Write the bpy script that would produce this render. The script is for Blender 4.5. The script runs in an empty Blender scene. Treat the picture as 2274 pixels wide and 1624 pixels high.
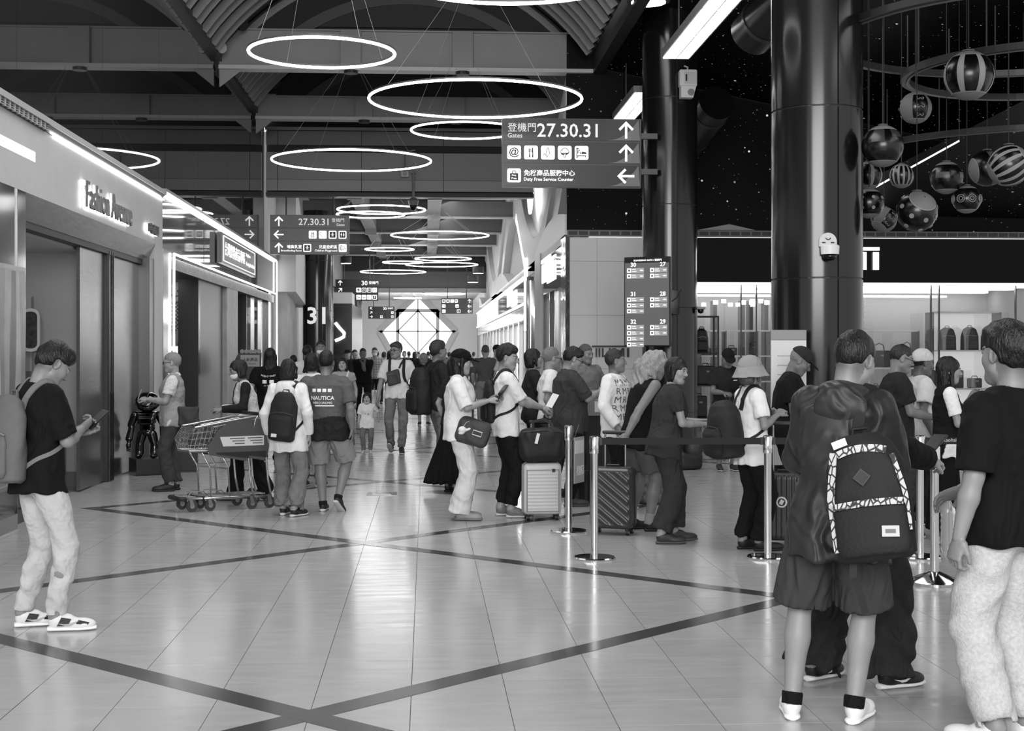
import bpy, math, random
import numpy as np
from mathutils import Matrix, Vector, Euler

# ------------------------------------------------------------------ camera
SC = bpy.context.scene
COL = SC.collection
F, HC, CU, CV = 3150.0, 1.62, 1137.0, 784.0          # focal length in px, eye height, principal column, horizon row
TH = math.atan((1137 - 946) / F)
_c, _s = math.cos(TH), math.sin(TH)
cam = bpy.data.cameras.new('camera')
cam.sensor_fit = 'HORIZONTAL'; cam.sensor_width = 36.0
cam.lens = 36.0 * F / 2274.0
cam.shift_y = -(812 - CV) / 2274.0
cam.clip_end = 400
camo = bpy.data.objects.new('camera', cam); COL.objects.link(camo)
camo.location = (0, 0, HC); camo.rotation_euler = (math.pi / 2, 0, -TH)
SC.camera = camo

# ------------------------------------------------------------------ world, light, exposure
W = bpy.data.worlds.new('world'); SC.world = W; W.use_nodes = True
W.node_tree.nodes['Background'].inputs[0].default_value = (0.8, 0.8, 0.8, 1)
W.node_tree.nodes['Background'].inputs[1].default_value = 0.62
def area(name, loc, rot, sx, sy, power):
    l = bpy.data.lights.new(name, 'AREA'); l.shape = 'RECTANGLE'; l.size = sx; l.size_y = sy; l.energy = power
    o = bpy.data.objects.new(name, l); COL.objects.link(o); o.location = loc; o.rotation_euler = rot
    return o
area('fill_light_behind', (-1.0, -6.0, 5.0), (math.radians(80), 0, 0), 10, 5, 1150)  # unseen fill added behind the camera to brighten beam fronts, no window modelled
area('hall_fill_light', (-0.5, 13.0, 8.3), (0, 0, 0), 4.5, 9, 330)  # added area light standing in for the glow of the ring lamps
area('side_hall_fill_light', (7.5, 10.0, 5.6), (0, 0, 0), 2.5, 6, 60)  # extra area light added out of frame over the side hall
area('far_hall_fill_light', (-0.6, 74.0, 4.6), (math.radians(35), 0, 0), 5, 8, 900)  # fill added to brighten the end wall, not a fixture
area('middle_hall_fill_light', (-0.9, 50.0, 5.8), (0, math.radians(-20), 0), 4, 22, 300)  # fill added to lift the wavy facade and the corridor beyond the portal
for _k, _v in (('max_bounces', 6), ('diffuse_bounces', 3), ('glossy_bounces', 3), ('transmission_bounces', 4), ('transparent_max_bounces', 8)):
    if hasattr(SC, 'cycles'): setattr(SC.cycles, _k, _v)
SC.view_settings.view_transform = 'Standard'; SC.view_settings.look = 'None'
SC.view_settings.exposure = 0.82; SC.view_settings.gamma = 1.0; SC.view_settings.use_curve_mapping = False

# ------------------------------------------------------------------ helpers: pixels to directions
def ray(u, v):
    a = (u - CU) / F
    return (a * _c + _s, _c - a * _s, -(v - CV) / F)
def G(u, v, z=0.0):                                   # where the pixel's direction meets the height z
    d = ray(u, v); t = (z - HC) / d[2]
    return (d[0] * t, d[1] * t)
def AY(u, v, Y):
    d = ray(u, v); t = Y / d[1]
    return (d[0] * t, Y, HC + d[2] * t)
def AX(u, v, X):
    d = ray(u, v); t = X / d[0]
    return (X, d[1] * t, HC + d[2] * t)

# ------------------------------------------------------------------ helpers: materials
_mats = {}
def lin(g): return g ** 2.2
def mat(g=0.5, rough=0.5, metal=0.0, emit=0.0, name=None, noise=0.0, nscale=30.0, bump=0.0, bscale=60.0, spec=0.5,
        aniso=None, alpha=1.0, trans=0.0, coat=0.0):
    key = (g, rough, metal, emit, noise, nscale, bump, bscale, spec, aniso, alpha, trans, coat)
    if key in _mats: return _mats[key]
    m = bpy.data.materials.new(name or 'tone_%02d' % int(g * 100)); m.use_nodes = True
    nt = m.node_tree; b = nt.nodes['Principled BSDF']
    l = lin(g)
    b.inputs['Base Color'].default_value = (l, l, l, 1)
    b.inputs['Roughness'].default_value = rough; b.inputs['Metallic'].default_value = metal
    b.inputs['Specular IOR Level'].default_value = spec
    if coat: b.inputs['Coat Weight'].default_value = coat; b.inputs['Coat Roughness'].default_value = 0.05
    if trans: b.inputs['Transmission Weight'].default_value = trans
    if alpha < 1: b.inputs['Alpha'].default_value = alpha
    if emit: b.inputs['Emission Color'].default_value = (1, 1, 1, 1); b.inputs['Emission Strength'].default_value = emit
    if noise or bump:
        tc = nt.nodes.new('ShaderNodeTexCoord'); mp = nt.nodes.new('ShaderNodeMapping')
        nt.links.new(tc.outputs['Object'], mp.inputs[0])
        if aniso: mp.inputs['Scale'].default_value = aniso
    if noise:
        n = nt.nodes.new('ShaderNodeTexNoise'); n.inputs['Scale'].default_value = nscale; n.inputs['Detail'].default_value = 5
        nt.links.new(mp.outputs[0], n.inputs['Vector'])
        r = nt.nodes.new('ShaderNodeMapRange'); r.inputs[1].default_value = 0.3; r.inputs[2].default_value = 0.7
        r.inputs[3].default_value = l * (1 - noise); r.inputs[4].default_value = l * (1 + noise)
        nt.links.new(n.outputs['Fac'], r.inputs[0]); nt.links.new(r.outputs[0], b.inputs['Base Color'])
    if bump:
        n2 = nt.nodes.new('ShaderNodeTexNoise'); n2.inputs['Scale'].default_value = bscale; n2.inputs['Detail'].default_value = 4
        nt.links.new(mp.outputs[0], n2.inputs['Vector'])
        bp = nt.nodes.new('ShaderNodeBump'); bp.inputs['Strength'].default_value = bump; bp.inputs['Distance'].default_value = 0.02
        nt.links.new(n2.outputs['Fac'], bp.inputs['Height']); nt.links.new(bp.outputs[0], b.inputs['Normal'])
    _mats[key] = m
    return m
def glow(s, name='lamp_glow'): return mat(0.9, 0.5, emit=s, name=name)
def steel(g=0.62, r=0.22): return mat(g, r, metal=1.0, name='steel')
CHROME = mat(0.82, 0.12, metal=1.0, name='chrome')
BLACK = mat(0.10, 0.45, name='black')
BLACKGLOSS = mat(0.05, 0.06, name='black_gloss')
GLASS = mat(0.9, 0.02, trans=1.0, name='clear_glass', alpha=0.16)
WHITE = mat(0.86, 0.5, name='white')

# ------------------------------------------------------------------ helpers: meshes and objects
def tag(o, label=None, cat=None, group=None, kind=None):
    if label: o['label'] = label
    if cat: o['category'] = cat
    if group: o['group'] = group
    if kind: o['kind'] = kind
    return o
def mk(name, v, f, m=None, parent=None, smooth=False, loc=None, rot=None):
    me = bpy.data.meshes.new(name)
    me.from_pydata([tuple(p) for p in v], [], [tuple(q) for q in f]); me.update()
    if smooth: me.polygons.foreach_set('use_smooth', [True] * len(me.polygons))
    if m: me.materials.append(m)
    return link(name, me, parent, loc, rot)
def link(name, me, parent=None, loc=None, rot=None):
    o = bpy.data.objects.new(name, me); COL.objects.link(o)
    if parent is not None: o.parent = parent
    if loc is not None: o.location = loc
    if rot is not None: o.rotation_euler = rot
    return o
def thing(name, label, cat, loc=(0, 0, 0), rz=0.0, group=None):
    o = bpy.data.objects.new(name, None); COL.objects.link(o); o.empty_display_size = 0.1
    o.location = loc; o.rotation_euler = (0, 0, rz)
    return tag(o, label, cat, group)
def struct(name, loc=(0, 0, 0)):
    o = bpy.data.objects.new(name, None); COL.objects.link(o); o.location = loc
    return tag(o, kind='structure')
def copy_tree(o, parent=None, loc=None, rz=None, label=None):
    c = o.copy(); COL.objects.link(c); c.parent = parent
    if loc is not None: c.location = loc
    if rz is not None: c.rotation_euler = (0, 0, rz)
    if label: c['label'] = label
    for ch in o.children: copy_tree(ch, c)
    return c

class MB:
    """collects simple solids and builds them as one mesh"""
    def __init__(s): s.v = []; s.f = []
    def add(s, v, f):
        n = len(s.v); s.v += [tuple(p) for p in v]; s.f += [tuple(i + n for i in q) for q in f]; return s
    def box(s, c, d, M=None, bev=0.0):
        hx, hy, hz = d[0] / 2, d[1] / 2, d[2] / 2
        if bev <= 0:
            v = [(x, y, z) for z in (-hz, hz) for y in (-hy, hy) for x in (-hx, hx)]
            f = [(0, 2, 3, 1), (4, 5, 7, 6), (0, 1, 5, 4), (2, 6, 7, 3), (0, 4, 6, 2), (1, 3, 7, 5)]
        else:
            b = min(bev, hx * .9, hy * .9, hz * .9); v = []; f = []
            for sx in (-1, 1):
                for sy in (-1, 1):
                    for sz in (-1, 1):
                        v += [(sx * hx, sy * (hy - b), sz * (hz - b)), (sx * (hx - b), sy * hy, sz * (hz - b)), (sx * (hx - b), sy * (hy - b), sz * hz)]
            I = lambda x, y, z, k: ((x * 2 + y) * 2 + z) * 3 + k
            for a in (0, 1):
                f += [(I(a, 0, 0, 0), I(a, 1, 0, 0), I(a, 1, 1, 0), I(a, 0, 1, 0)), (I(0, a, 0, 1), I(0, a, 1, 1), I(1, a, 1, 1), I(1, a, 0, 1)),
                      (I(0, 0, a, 2), I(1, 0, a, 2), I(1, 1, a, 2), I(0, 1, a, 2))]
                for c2 in (0, 1):
                    f += [(I(a, c2, 0, 0), I(a, c2, 0, 1), I(a, c2, 1, 1), I(a, c2, 1, 0)), (I(a, 0, c2, 0), I(a, 0, c2, 2), I(a, 1, c2, 2), I(a, 1, c2, 0)),
                          (I(0, a, c2, 1), I(0, a, c2, 2), I(1, a, c2, 2), I(1, a, c2, 1))]
                    for d2 in (0, 1): f.append((I(a, c2, d2, 0), I(a, c2, d2, 1), I(a, c2, d2, 2)))
        if M is not None: v = [M @ Vector(p) for p in v]
        return s.add([(p[0] + c[0], p[1] + c[1], p[2] + c[2]) for p in v], f)
    def span(s, x0, x1, y0, y1, z0, z1, bev=0.0):
        return s.box(((x0 + x1) / 2, (y0 + y1) / 2, (z0 + z1) / 2), (abs(x1 - x0), abs(y1 - y0), abs(z1 - z0)), bev=bev)
    def cyl(s, a, b, r1, r2=None, n=16, caps=True):
        r2 = r1 if r2 is None else r2
        a = Vector(a); b = Vector(b); d = (b - a).normalized()
        u = d.orthogonal().normalized(); w = d.cross(u)
        v = []
        for p, r in ((a, r1), (b, r2)):
            v += [p + (u * math.cos(2 * math.pi * i / n) + w * math.sin(2 * math.pi * i / n)) * r for i in range(n)]
        f = [(i, (i + 1) % n, n + (i + 1) % n, n + i) for i in range(n)]
        if caps: f += [tuple(range(n - 1, -1, -1)), tuple(range(n, 2 * n))]
        return s.add(v, f)
    def tube(s, pts, r, n=8, closed=False, flat=None, up=None):
        """tube along a path; flat=(w,h) gives a ribbon section"""
        P = [Vector(p) for p in pts]; N = len(P); v = []; f = []
        pu = None
        for i, p in enumerate(P):
            if closed: d = P[(i + 1) % N] - P[i - 1]
            else: d = P[min(i + 1, N - 1)] - P[max(i - 1, 0)]
            d = d.normalized() if d.length > 1e-9 else Vector((0, 0, 1))
            if up is not None:
                upv = Vector(up[i]) if isinstance(up, (list, np.ndarray)) else Vector(up)
                u = d.cross(upv); u = u.normalized() if u.length > 1e-6 else d.orthogonal().normalized()
            elif pu is None: u = d.orthogonal().normalized()
            else:
                u = pu - d * pu.dot(d); u = u.normalized() if u.length > 1e-6 else d.orthogonal().normalized()
            pu = u; w = u.cross(d)
            rr = r[i] if isinstance(r, (list, tuple)) else r
            if flat:
                for a2, b2 in ((-1, -1), (1, -1), (1, 1), (-1, 1)): v.append(p + u * (flat[0] / 2 * a2) + w * (flat[1] / 2 * b2))
            else:
                v += [p + (u * math.cos(2 * math.pi * k / n) + w * math.sin(2 * math.pi * k / n)) * rr for k in range(n)]
        m = 4 if flat else n
        for i in range(N if closed else N - 1):
            j = (i + 1) % N
            f += [(i * m + k, i * m + (k + 1) % m, j * m + (k + 1) % m, j * m + k) for k in range(m)]
        if not closed: f += [tuple(range(m - 1, -1, -1)), tuple(range((N - 1) * m, N * m))]
        return s.add(v, f)
    def lathe(s, prof, n=24, o=(0, 0, 0)):
        v = []; f = []
        for r, z in prof: v += [(o[0] + r * math.cos(2 * math.pi * i / n), o[1] + r * math.sin(2 * math.pi * i / n), o[2] + z) for i in range(n)]
        for k in range(len(prof) - 1):
            f += [(k * n + i, k * n + (i + 1) % n, (k + 1) * n + (i + 1) % n, (k + 1) * n + i) for i in range(n)]
        f += [tuple(range(n - 1, -1, -1)), tuple(range((len(prof) - 1) * n, len(prof) * n))]
        return s.add(v, f)
    def prism(s, poly, a, b, axis='y'):
        """extrude a polygon: axis y -> poly is (x,z), axis x -> (y,z), axis z -> (x,y)"""
        n = len(poly)
        P = {'y': lambda p, t: (p[0], t, p[1]), 'x': lambda p, t: (t, p[0], p[1]), 'z': lambda p, t: (p[0], p[1], t)}[axis]
        v = [P(p, a) for p in poly] + [P(p, b) for p in poly]
        f = [(i, (i + 1) % n, n + (i + 1) % n, n + i) for i in range(n)] + [tuple(range(n - 1, -1, -1)), tuple(range(n, 2 * n))]
        return s.add(v, f)
    def build(s, name, m, parent=None, smooth=False, loc=None, rot=None, autos=None):
        o = mk(name, s.v, s.f, m, parent, smooth, loc, rot)
        if autos:
            o.data.polygons.foreach_set('use_smooth', [True] * len(o.data.polygons)); o.data.set_sharp_from_angle(angle=math.radians(autos))
        return o

_fc = bpy.data.curves.new('lettering_source', 'FONT')
_fo = bpy.data.objects.new('lettering_source', _fc)
_tc = {}
def text_mesh(s, bold=0.0, ex=0.0):
    """glyph outlines as a mesh, unit size, lower-left at the origin of the bounding box; returns verts, faces, w, h"""
    k = (s, bold, ex)
    if k not in _tc:
        if _fo.name not in COL.objects: COL.objects.link(_fo)
        _fc.body = s; _fc.offset = bold; _fc.extrude = ex; _fc.resolution_u = 2
        dg = bpy.context.evaluated_depsgraph_get(); dg.update()
        me = bpy.data.meshes.new_from_object(_fo.evaluated_get(dg))
        v = np.array([q.co[:] for q in me.vertices]) if len(me.vertices) else np.zeros((1, 3))
        f = [tuple(p.vertices) for p in me.polygons]
        bpy.data.meshes.remove(me)
        lo = v.min(0); hi = v.max(0); v[:, :2] -= lo[:2]
        _tc[k] = (v, f, hi[0] - lo[0], hi[1] - lo[1])
    return _tc[k]
def lettering(s, m, parent, origin, right, up, h=None, w=None, bold=0.0, depth=0.004, name='lettering', align='l', fit=None):
    """text whose letters have height h (of the bounding box) or width w on a plane through origin"""
    v, f, tw, th = text_mesh(s, bold, 0.5)
    right = Vector(right).normalized(); up = Vector(up).normalized(); n = right.cross(up)
    sy = h / th if h else w / tw
    sx = w / tw if w else sy
    if fit and tw * sx > fit: sx = fit / tw
    dx = {'l': 0, 'c': -tw * sx / 2, 'r': -tw * sx}[align]
    o = Vector(origin)
    vv = [o + right * (p[0] * sx + dx) + up * (p[1] * sy) + n * (p[2] * depth) for p in v]
    return mk(name, vv, f, m, parent)
# ================================================================== SETTING
XL = -3.85; XR = 2.62; XC = -0.53
rnd = random.Random(5)
# ---- floor: grout slab, tiles as pieces, dark stone bands
def floor_mat():
    m = bpy.data.materials.new('polished_floor_tile'); m.use_nodes = True
    nt = m.node_tree; b = nt.nodes['Principled BSDF']; L = nt.links.new
    oi = nt.nodes.new('ShaderNodeObjectInfo'); tc = nt.nodes.new('ShaderNodeTexCoord')
    geo = nt.nodes.new('ShaderNodeNewGeometry')
    mp = nt.nodes.new('ShaderNodeMapping'); mp.inputs['Scale'].default_value = (1.0, 4.5, 1.0)
    L(geo.outputs['Position'], mp.inputs[0])
    n = nt.nodes.new('ShaderNodeTexNoise'); n.inputs['Scale'].default_value = 3.0; n.inputs['Detail'].default_value = 6
    L(mp.outputs[0], n.inputs['Vector'])
    n2 = nt.nodes.new('ShaderNodeTexNoise'); n2.inputs['Scale'].default_value = 90.0; n2.inputs['Detail'].default_value = 3
    L(geo.outputs['Position'], n2.inputs['Vector'])
    a = nt.nodes.new('ShaderNodeMath'); a.operation = 'ADD'; L(n.outputs['Fac'], a.inputs[0])
    a2 = nt.nodes.new('ShaderNodeMath'); a2.operation = 'MULTIPLY'; a2.inputs[1].default_value = 0.5
    L(oi.outputs['Random'], a2.inputs[0]); L(a2.outputs[0], a.inputs[1])
    a3 = nt.nodes.new('ShaderNodeMath'); a3.operation = 'MULTIPLY_ADD'; a3.inputs[1].default_value = 0.5
    L(n2.outputs['Fac'], a3.inputs[0]); L(a.outputs[0], a3.inputs[2])
    r = nt.nodes.new('ShaderNodeMapRange'); r.inputs[1].default_value = 0.5; r.inputs[2].default_value = 1.5
    r.inputs[3].default_value = 0.375; r.inputs[4].default_value = 0.435
    L(a3.outputs[0], r.inputs[0]); L(r.outputs[0], b.inputs['Base Color'])
    rr = nt.nodes.new('ShaderNodeMapRange'); rr.inputs[1].default_value = 0.3; rr.inputs[2].default_value = 0.7
    rr.inputs[3].default_value = 0.13; rr.inputs[4].default_value = 0.23
    L(n.outputs['Fac'], rr.inputs[0]); L(rr.outputs[0], b.inputs['Roughness'])
    n3 = nt.nodes.new('ShaderNodeTexNoise'); n3.inputs['Scale'].default_value = 2.2; n3.inputs['Detail'].default_value = 3
    mp3 = nt.nodes.new('ShaderNodeMapping'); mp3.inputs['Scale'].default_value = (1.0, 3.0, 1.0)
    L(geo.outputs['Position'], mp3.inputs[0]); L(mp3.outputs[0], n3.inputs['Vector'])
    bp = nt.nodes.new('ShaderNodeBump'); bp.inputs['Strength'].default_value = 0.05; bp.inputs['Distance'].default_value = 0.02
    L(n3.outputs['Fac'], bp.inputs['Height']); L(bp.outputs[0], b.inputs['Normal'])
    b.inputs['Specular IOR Level'].default_value = 0.5
    return m
FLOORM = floor_mat()
floor = MB().span(-9, 13, 1.5, 90, -0.12, -0.004).build('floor', mat(0.22, 0.7, name='grout'))
tag(floor, kind='structure')
TS = 0.4515
tile_me = None
cells = []
for i in range(-9, 27):
    for j in range(-9, 186):
        x = -0.07 + i * TS; y = 6.12 + j * TS
        if x < XL - 0.4 or (x < XL - 0.01 and y > 21): continue
        if y > 27 and x > 4.6: continue
        cells.append((x, y))
def in_view(x, y):
    X = x * _c - y * _s; D = x * _s + y * _c
    u = CU + F * X / max(D, .1); v = CV + F * HC / max(D, .1)
    return -20 < u < 2294 and v < 1640
vis = sorted([p for p in cells if p[1] > 4 and in_view(p[0] + TS / 2, p[1] + TS / 2)], key=lambda p: p[1])[:300]
visset = set(vis)
h = TS / 2 - 0.0016
tv = [(-h, -h, 0), (h, -h, 0), (h, h, 0), (-h, h, 0), (-h, -h, -.006), (h, -h, -.006), (h, h, -.006), (-h, h, -.006)]
tf = [(0, 1, 2, 3), (0, 4, 5, 1), (1, 5, 6, 2), (2, 6, 7, 3), (3, 7, 4, 0)]
for (x, y) in vis:
    if tile_me is None:
        o = mk('tile', tv, tf, FLOORM, floor); tile_me = o.data
    else: o = link('tile', tile_me, floor)
    o.location = (x + TS / 2, y + TS / 2, rnd.uniform(-0.0003, 0.0))
rest = MB()
for p in cells:
    if p not in visset and p[1] < 89:
        rest.add([(a + p[0] + TS / 2, b + p[1] + TS / 2, c) for a, b, c in tv[:4]] , [(0, 1, 2, 3)])
tag(rest.build('tiles_further_off', FLOORM, floor), kind='stuff')
BANDM = mat(0.27, 0.16, name='dark_stone_band', noise=0.18, nscale=60)
_sk = [0]
def strip(a, b, w=0.15):
    _sk[0] = (_sk[0] + 1) % 5
    a = Vector((a[0], a[1], 0)); b = Vector((b[0], b[1], 0)); d = (b - a).normalized(); n = Vector((-d.y, d.x, 0)) * (w / 2)
    a = a - d * w * .48; b = b + d * w * .48
    q = [a - n, b - n, b + n, a + n]
    MB().prism([(p.x, p.y) for p in q], -0.004, 0.0010 + .0003 * _sk[0], 'z').build('band', BANDM, floor)
for k in range(-1, 12):
    y0 = 6.37 + 5.765 * k
    for sx in (-1, 1):
        strip((XC, y0), (XC + sx * 2.96, y0 + 2.88)); strip((XC + sx * 2.96, y0 + 2.88), (XC, y0 + 5.765))
for k in range(0, 3):
    y0 = 9.45 + 5.765 * k
    strip((3.95, y0), (6.9, y0 + 2.88)); strip((3.95, y0), (6.9, y0 - 2.88))
# floor access plate
mp_ = thing('floor_access_plate', 'small rectangular metal access plate set flush in the floor', 'floor plate', (*G(848, 1098), 0.0))
MB().box((0, 0, 0.003), (0.34, 0.36, 0.006)).build('frame', mat(0.45, 0.3, metal=1), mp_)
MB().box((0, 0, 0.007), (0.22, 0.22, 0.004)).build('lid', mat(0.6, 0.25, metal=1), mp_)

# ---- left side: shop fronts
wl = struct('wall_left')
FASC = mat(0.69, 0.42, name='satin_fascia', noise=0.04, nscale=3)
STEEL = mat(0.52, 0.26, metal=0.9, name='brushed_steel', noise=0.22, nscale=4, aniso=(1, 1, 14))
DARKFR = mat(0.13, 0.3, name='dark_frame')
MB().span(-4.25, XL, 3, 21.04, 3.17, 3.86).build('fascia_panel', FASC, wl)
MB().span(-4.25, XL, 20.5, 21.04, 0, 3.17).build('jamb_panel', FASC, wl)
MB().span(-4.25, XL - .02, 20.17, 20.5, 0, 2.96).build('inner_jamb', mat(0.33, 0.3, metal=.6), wl)
MB().prism([(-4.3, 2.93), (-3.96, 2.93), (XL, 3.17), (-4.3, 3.17)], 13.93, 20.5, 'y').build('door_header', STEEL, wl)
MB().span(-4.1, -3.97, 13.93, 20.2, 2.86, 2.93).build('door_track', BLACK, wl)
MB().span(-4.25, XL, 9, 13.93, 0, 3.17).build('corner_pillar', mat(0.16, 0.08, name='dark_gloss_panel'), wl)
MB().span(-3.88, XL + .012, 13.6, 13.62, 0, 3.17).build('pillar_joint', steel(.5), wl)
MB().span(-4.3, XL + .10, 9, 13.3, 0, 0.14).build('plinth', mat(0.42, 0.2), wl)
# cornice, vents and light strip
MB().span(-4.3, XL + .06, 3, 21.04, 3.93, 3.99).build('cornice', mat(0.62, 0.35), wl)
MB().span(-4.3, XL + .06, 21.04, 36.9, 3.985, 4.03).build('cornice', mat(0.45, 0.3), wl)
MB().prism([(XL + .05, 3.93), (XL - .02, 3.93), (XL - .02, 3.86)], 14.6, 21.0, 'y').build('cornice_lip', mat(.5, .3, metal=.7), wl)
MB().span(XL + .002, XL + .035, 14.9, 21.0, 3.848, 3.866).build('cornice_light_strip', glow(2.0), wl)
gr = MB().span(XL - .02, XL + .02, 3, 14.6, 3.86, 3.93)
gr.build('vent_recess', BLACK, wl)
for k in range(34):
    y = 9.5 + k * 0.15
    MB().span(XL + .02, XL + .05, y, y + .02, 3.86, 3.93).build('vent_bar', mat(.6, .3), wl)
for k in range(3): MB().span(XL + .02, XL + .04, 9, 14.6, 3.868 + k * .022, 3.874 + k * .022).build('vent_slat', mat(.6, .3), wl)
MB().span(XL - .03, XL + .004, 9, 14.25, 3.50, 3.60).build('light_slot', glow(.45), wl)
# steel sliding panels with the black post
for a, b in ((16.78, 18.03), (18.37, 20.17)):
    MB().span(-4.06, -4.02, a, b, 0.02, 2.9).build('sliding_panel', STEEL, wl)
MB().span(-4.08, -3.98, 18.03, 18.37, 0, 2.9).build('black_post', BLACK, wl)
for y in (18.09, 18.2, 18.31): MB().span(-3.98, -3.96, y - .012, y + .012, 0, 2.9).build('post_rib', mat(.3, .2, metal=.8), wl)
# inside the first shop
SHOPW = mat(0.66, 0.55, name='shop_wall')
sh = struct('wall_shop_first')
MB().span(-9, -4.1, 17.5, 17.6, 0, 3.0).build('back_wall', SHOPW, sh)
MB().span(-9, -4.1, 12.9, 17.5, 2.83, 2.9).build('shop_ceiling', mat(.68, .6), sh)
MB().span(-9, -4.25, 12.8, 12.9, 0, 3.0).build('side_wall', SHOPW, sh)
MB().span(-9, -4.1, 12.9, 17.5, -.004, .004).build('shop_floor', mat(.5, .2), sh)
MB().span(-9, -4.1, 17.44, 17.5, 0, .18).build('skirting', mat(.45, .4), sh)
MB().span(-6.2, -4.74, 17.40, 17.5, 0, 2.3).build('niche_frame', mat(.66, .5), sh)
MB().span(-4.98, -4.765, 17.385, 17.41, 0.0, 1.98).build('niche_panel', mat(.5, .5), sh)
MB().span(-6.2, -4.74, 17.39, 17.41, 2.0, 2.28).build('niche_head', mat(.62, .5), sh)
MB().cyl((-4.66, 16.2, 2.825), (-4.66, 16.2, 2.84), .1, n=20).build('downlight', glow(24), sh)
MB().span(-5.15, -4.75, 15.9, 16.1, 2.815, 2.832).build('spot_rail', BLACK, sh)
# second shop with light tubes
GLOSSP = mat(0.42, 0.04, name='mirror_fascia', metal=0.35)
MB().span(-4.2, XL, 21.04, 36.7, 3.15, 3.97).build('glass_fascia', GLOSSP, wl)
for y in (24.9, 28.8, 32.7): MB().span(XL - .01, XL + .004, y - .008, y + .008, 3.16, 3.97).build('fascia_joint', BLACK, wl)
NEON = glow(4.5, 'light_tube')
def light_tube(pts, r=.018):
    MB().tube(pts, r, 8).build('light_tube', NEON, wl)
light_tube([(XL + .04, 21.15, 3.95), (XL + .04, 36.6, 3.95), (XL + .04, 36.6, 1.0)])
light_tube([(XL + .04, 21.75, 0.9), (XL + .04, 21.75, 3.12), (XL + .04, 36.4, 3.12)])
MB().span(-4.1, XL + .01, 21.04, 21.72, 0, 3.15).build('chrome_jamb', mat(.55, .1, metal=.8), wl)
MB().span(-4.2, XL - .02, 21.8, 36.4, 2.9, 3.08).build('patterned_header', mat(.3, .35, noise=.9, nscale=9), wl)
MB().span(-4.12, XL - .03, 28.0, 29.6, 0, 2.9).build('shop_pier', mat(.62, .4, noise=.2, nscale=3), wl)
MB().span(-4.3, XL - .1, 24.95, 25.15, 0, 2.9).build('door_post', mat(.2, .2), wl)
MB().span(-4.2, XL - .12, 25.15, 28.0, 0, 2.9).build('door_panel', mat(.42, .35), wl)
MB().span(-4.2, XL - .06, 35.6, 36.7, 0, 3.15).build('end_pier', mat(.3, .15), wl)
MB().span(-4.2, XL - .14, 31.6, 35.6, 0, 2.9).build('glass_door', mat(.26, .06), wl)
for y in (31.6, 33.0, 34.4): MB().span(-4.2, XL - .1, y - .05, y + .05, 0, 2.9).build('door_rail', mat(.5, .15, metal=.9), wl)
s2 = struct('wall_shop_second')
for k in range(4): MB().cyl((-4.75, 22.4 + k * 1.1, 2.9), (-4.75, 22.4 + k * 1.1, 2.915), .09, n=16).build('downlight', glow(16), s2)  # discs added to brighten the dark interior of this shop
MB().span(-9, -4.2, 26.2, 26.3, 0, 3.0).build('back_wall', mat(.45, .5), s2)
MB().span(-9, -4.2, 21.0, 35, 2.92, 3.0).build('shop_ceiling', mat(.5, .6), s2)
MB().span(-9, -4.2, 21, 35, -.004, .004).build('shop_floor', mat(.4, .2), s2)
MB().span(-4.9, -4.45, 26.1, 26.2, 0, 2.9).build('shelf_column', mat(.6, .5), s2)
MB().span(-4.45, -4.25, 25.9, 26.2, 0, 2.9).build('shelf_post', mat(.5, .4), s2)
# lattice ornament
Ya = 26.08
MB().span(-4.86, -4.47, Ya, Ya + .03, 2.02, 2.56).build('lattice_back', mat(.30, .4), s2)
for k in range(-5, 9):
    for sgn in (1, -1):
        x0 = -4.86 + k * .07; pts = []
        for t in np.linspace(0, 1, 12):
            x = x0 + sgn * t * .54 if sgn > 0 else x0 + .3 - t * .54; z = 2.02 + t * .54
            if -4.855 < x < -4.475: pts.append((x, Ya - .006, z))
        if len(pts) > 2: MB().tube([pts[0], pts[-1]], .007, 4).build('lattice_bar', mat(.75, .4), s2)
for z in (.55, .95, 1.35, 1.75): MB().span(-4.9, -4.46, 25.75, 26.2, z, z + .03).build('shelf', mat(.7, .4), s2)
MB().span(-4.85, -4.5, 26.06, 26.1, 1.40, 1.74).build('lit_back', glow(.5), s2)

# ---- mirror glass above the shops
gl = struct('window_1')
MIR = mat(0.17, 0.018, name='dark_mirror_glass', spec=1.0, metal=0.0)
MIR.node_tree.nodes['Principled BSDF'].inputs['IOR'].default_value = 2.1
ys = [3, 6.6, 10.2, 13.8, 17.4, 21.0, 24.6, 28.2, 31.8, 34.43]
for k in range(len(ys) - 1):
    o = MB().span(XL - .09, XL - .05, ys[k] + .004, ys[k + 1] - .004, 4.0, 7.06).build('pane', MIR, gl)
MB().span(XL - .2, XL + .05, 3, 34.43, 7.06, 7.2).build('head_channel', mat(.12, .4), gl)
MB().span(XL - .12, XL - .04, 34.43, 34.46, 4.0, 7.2).build('end_mullion', mat(.5, .35), gl)

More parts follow.
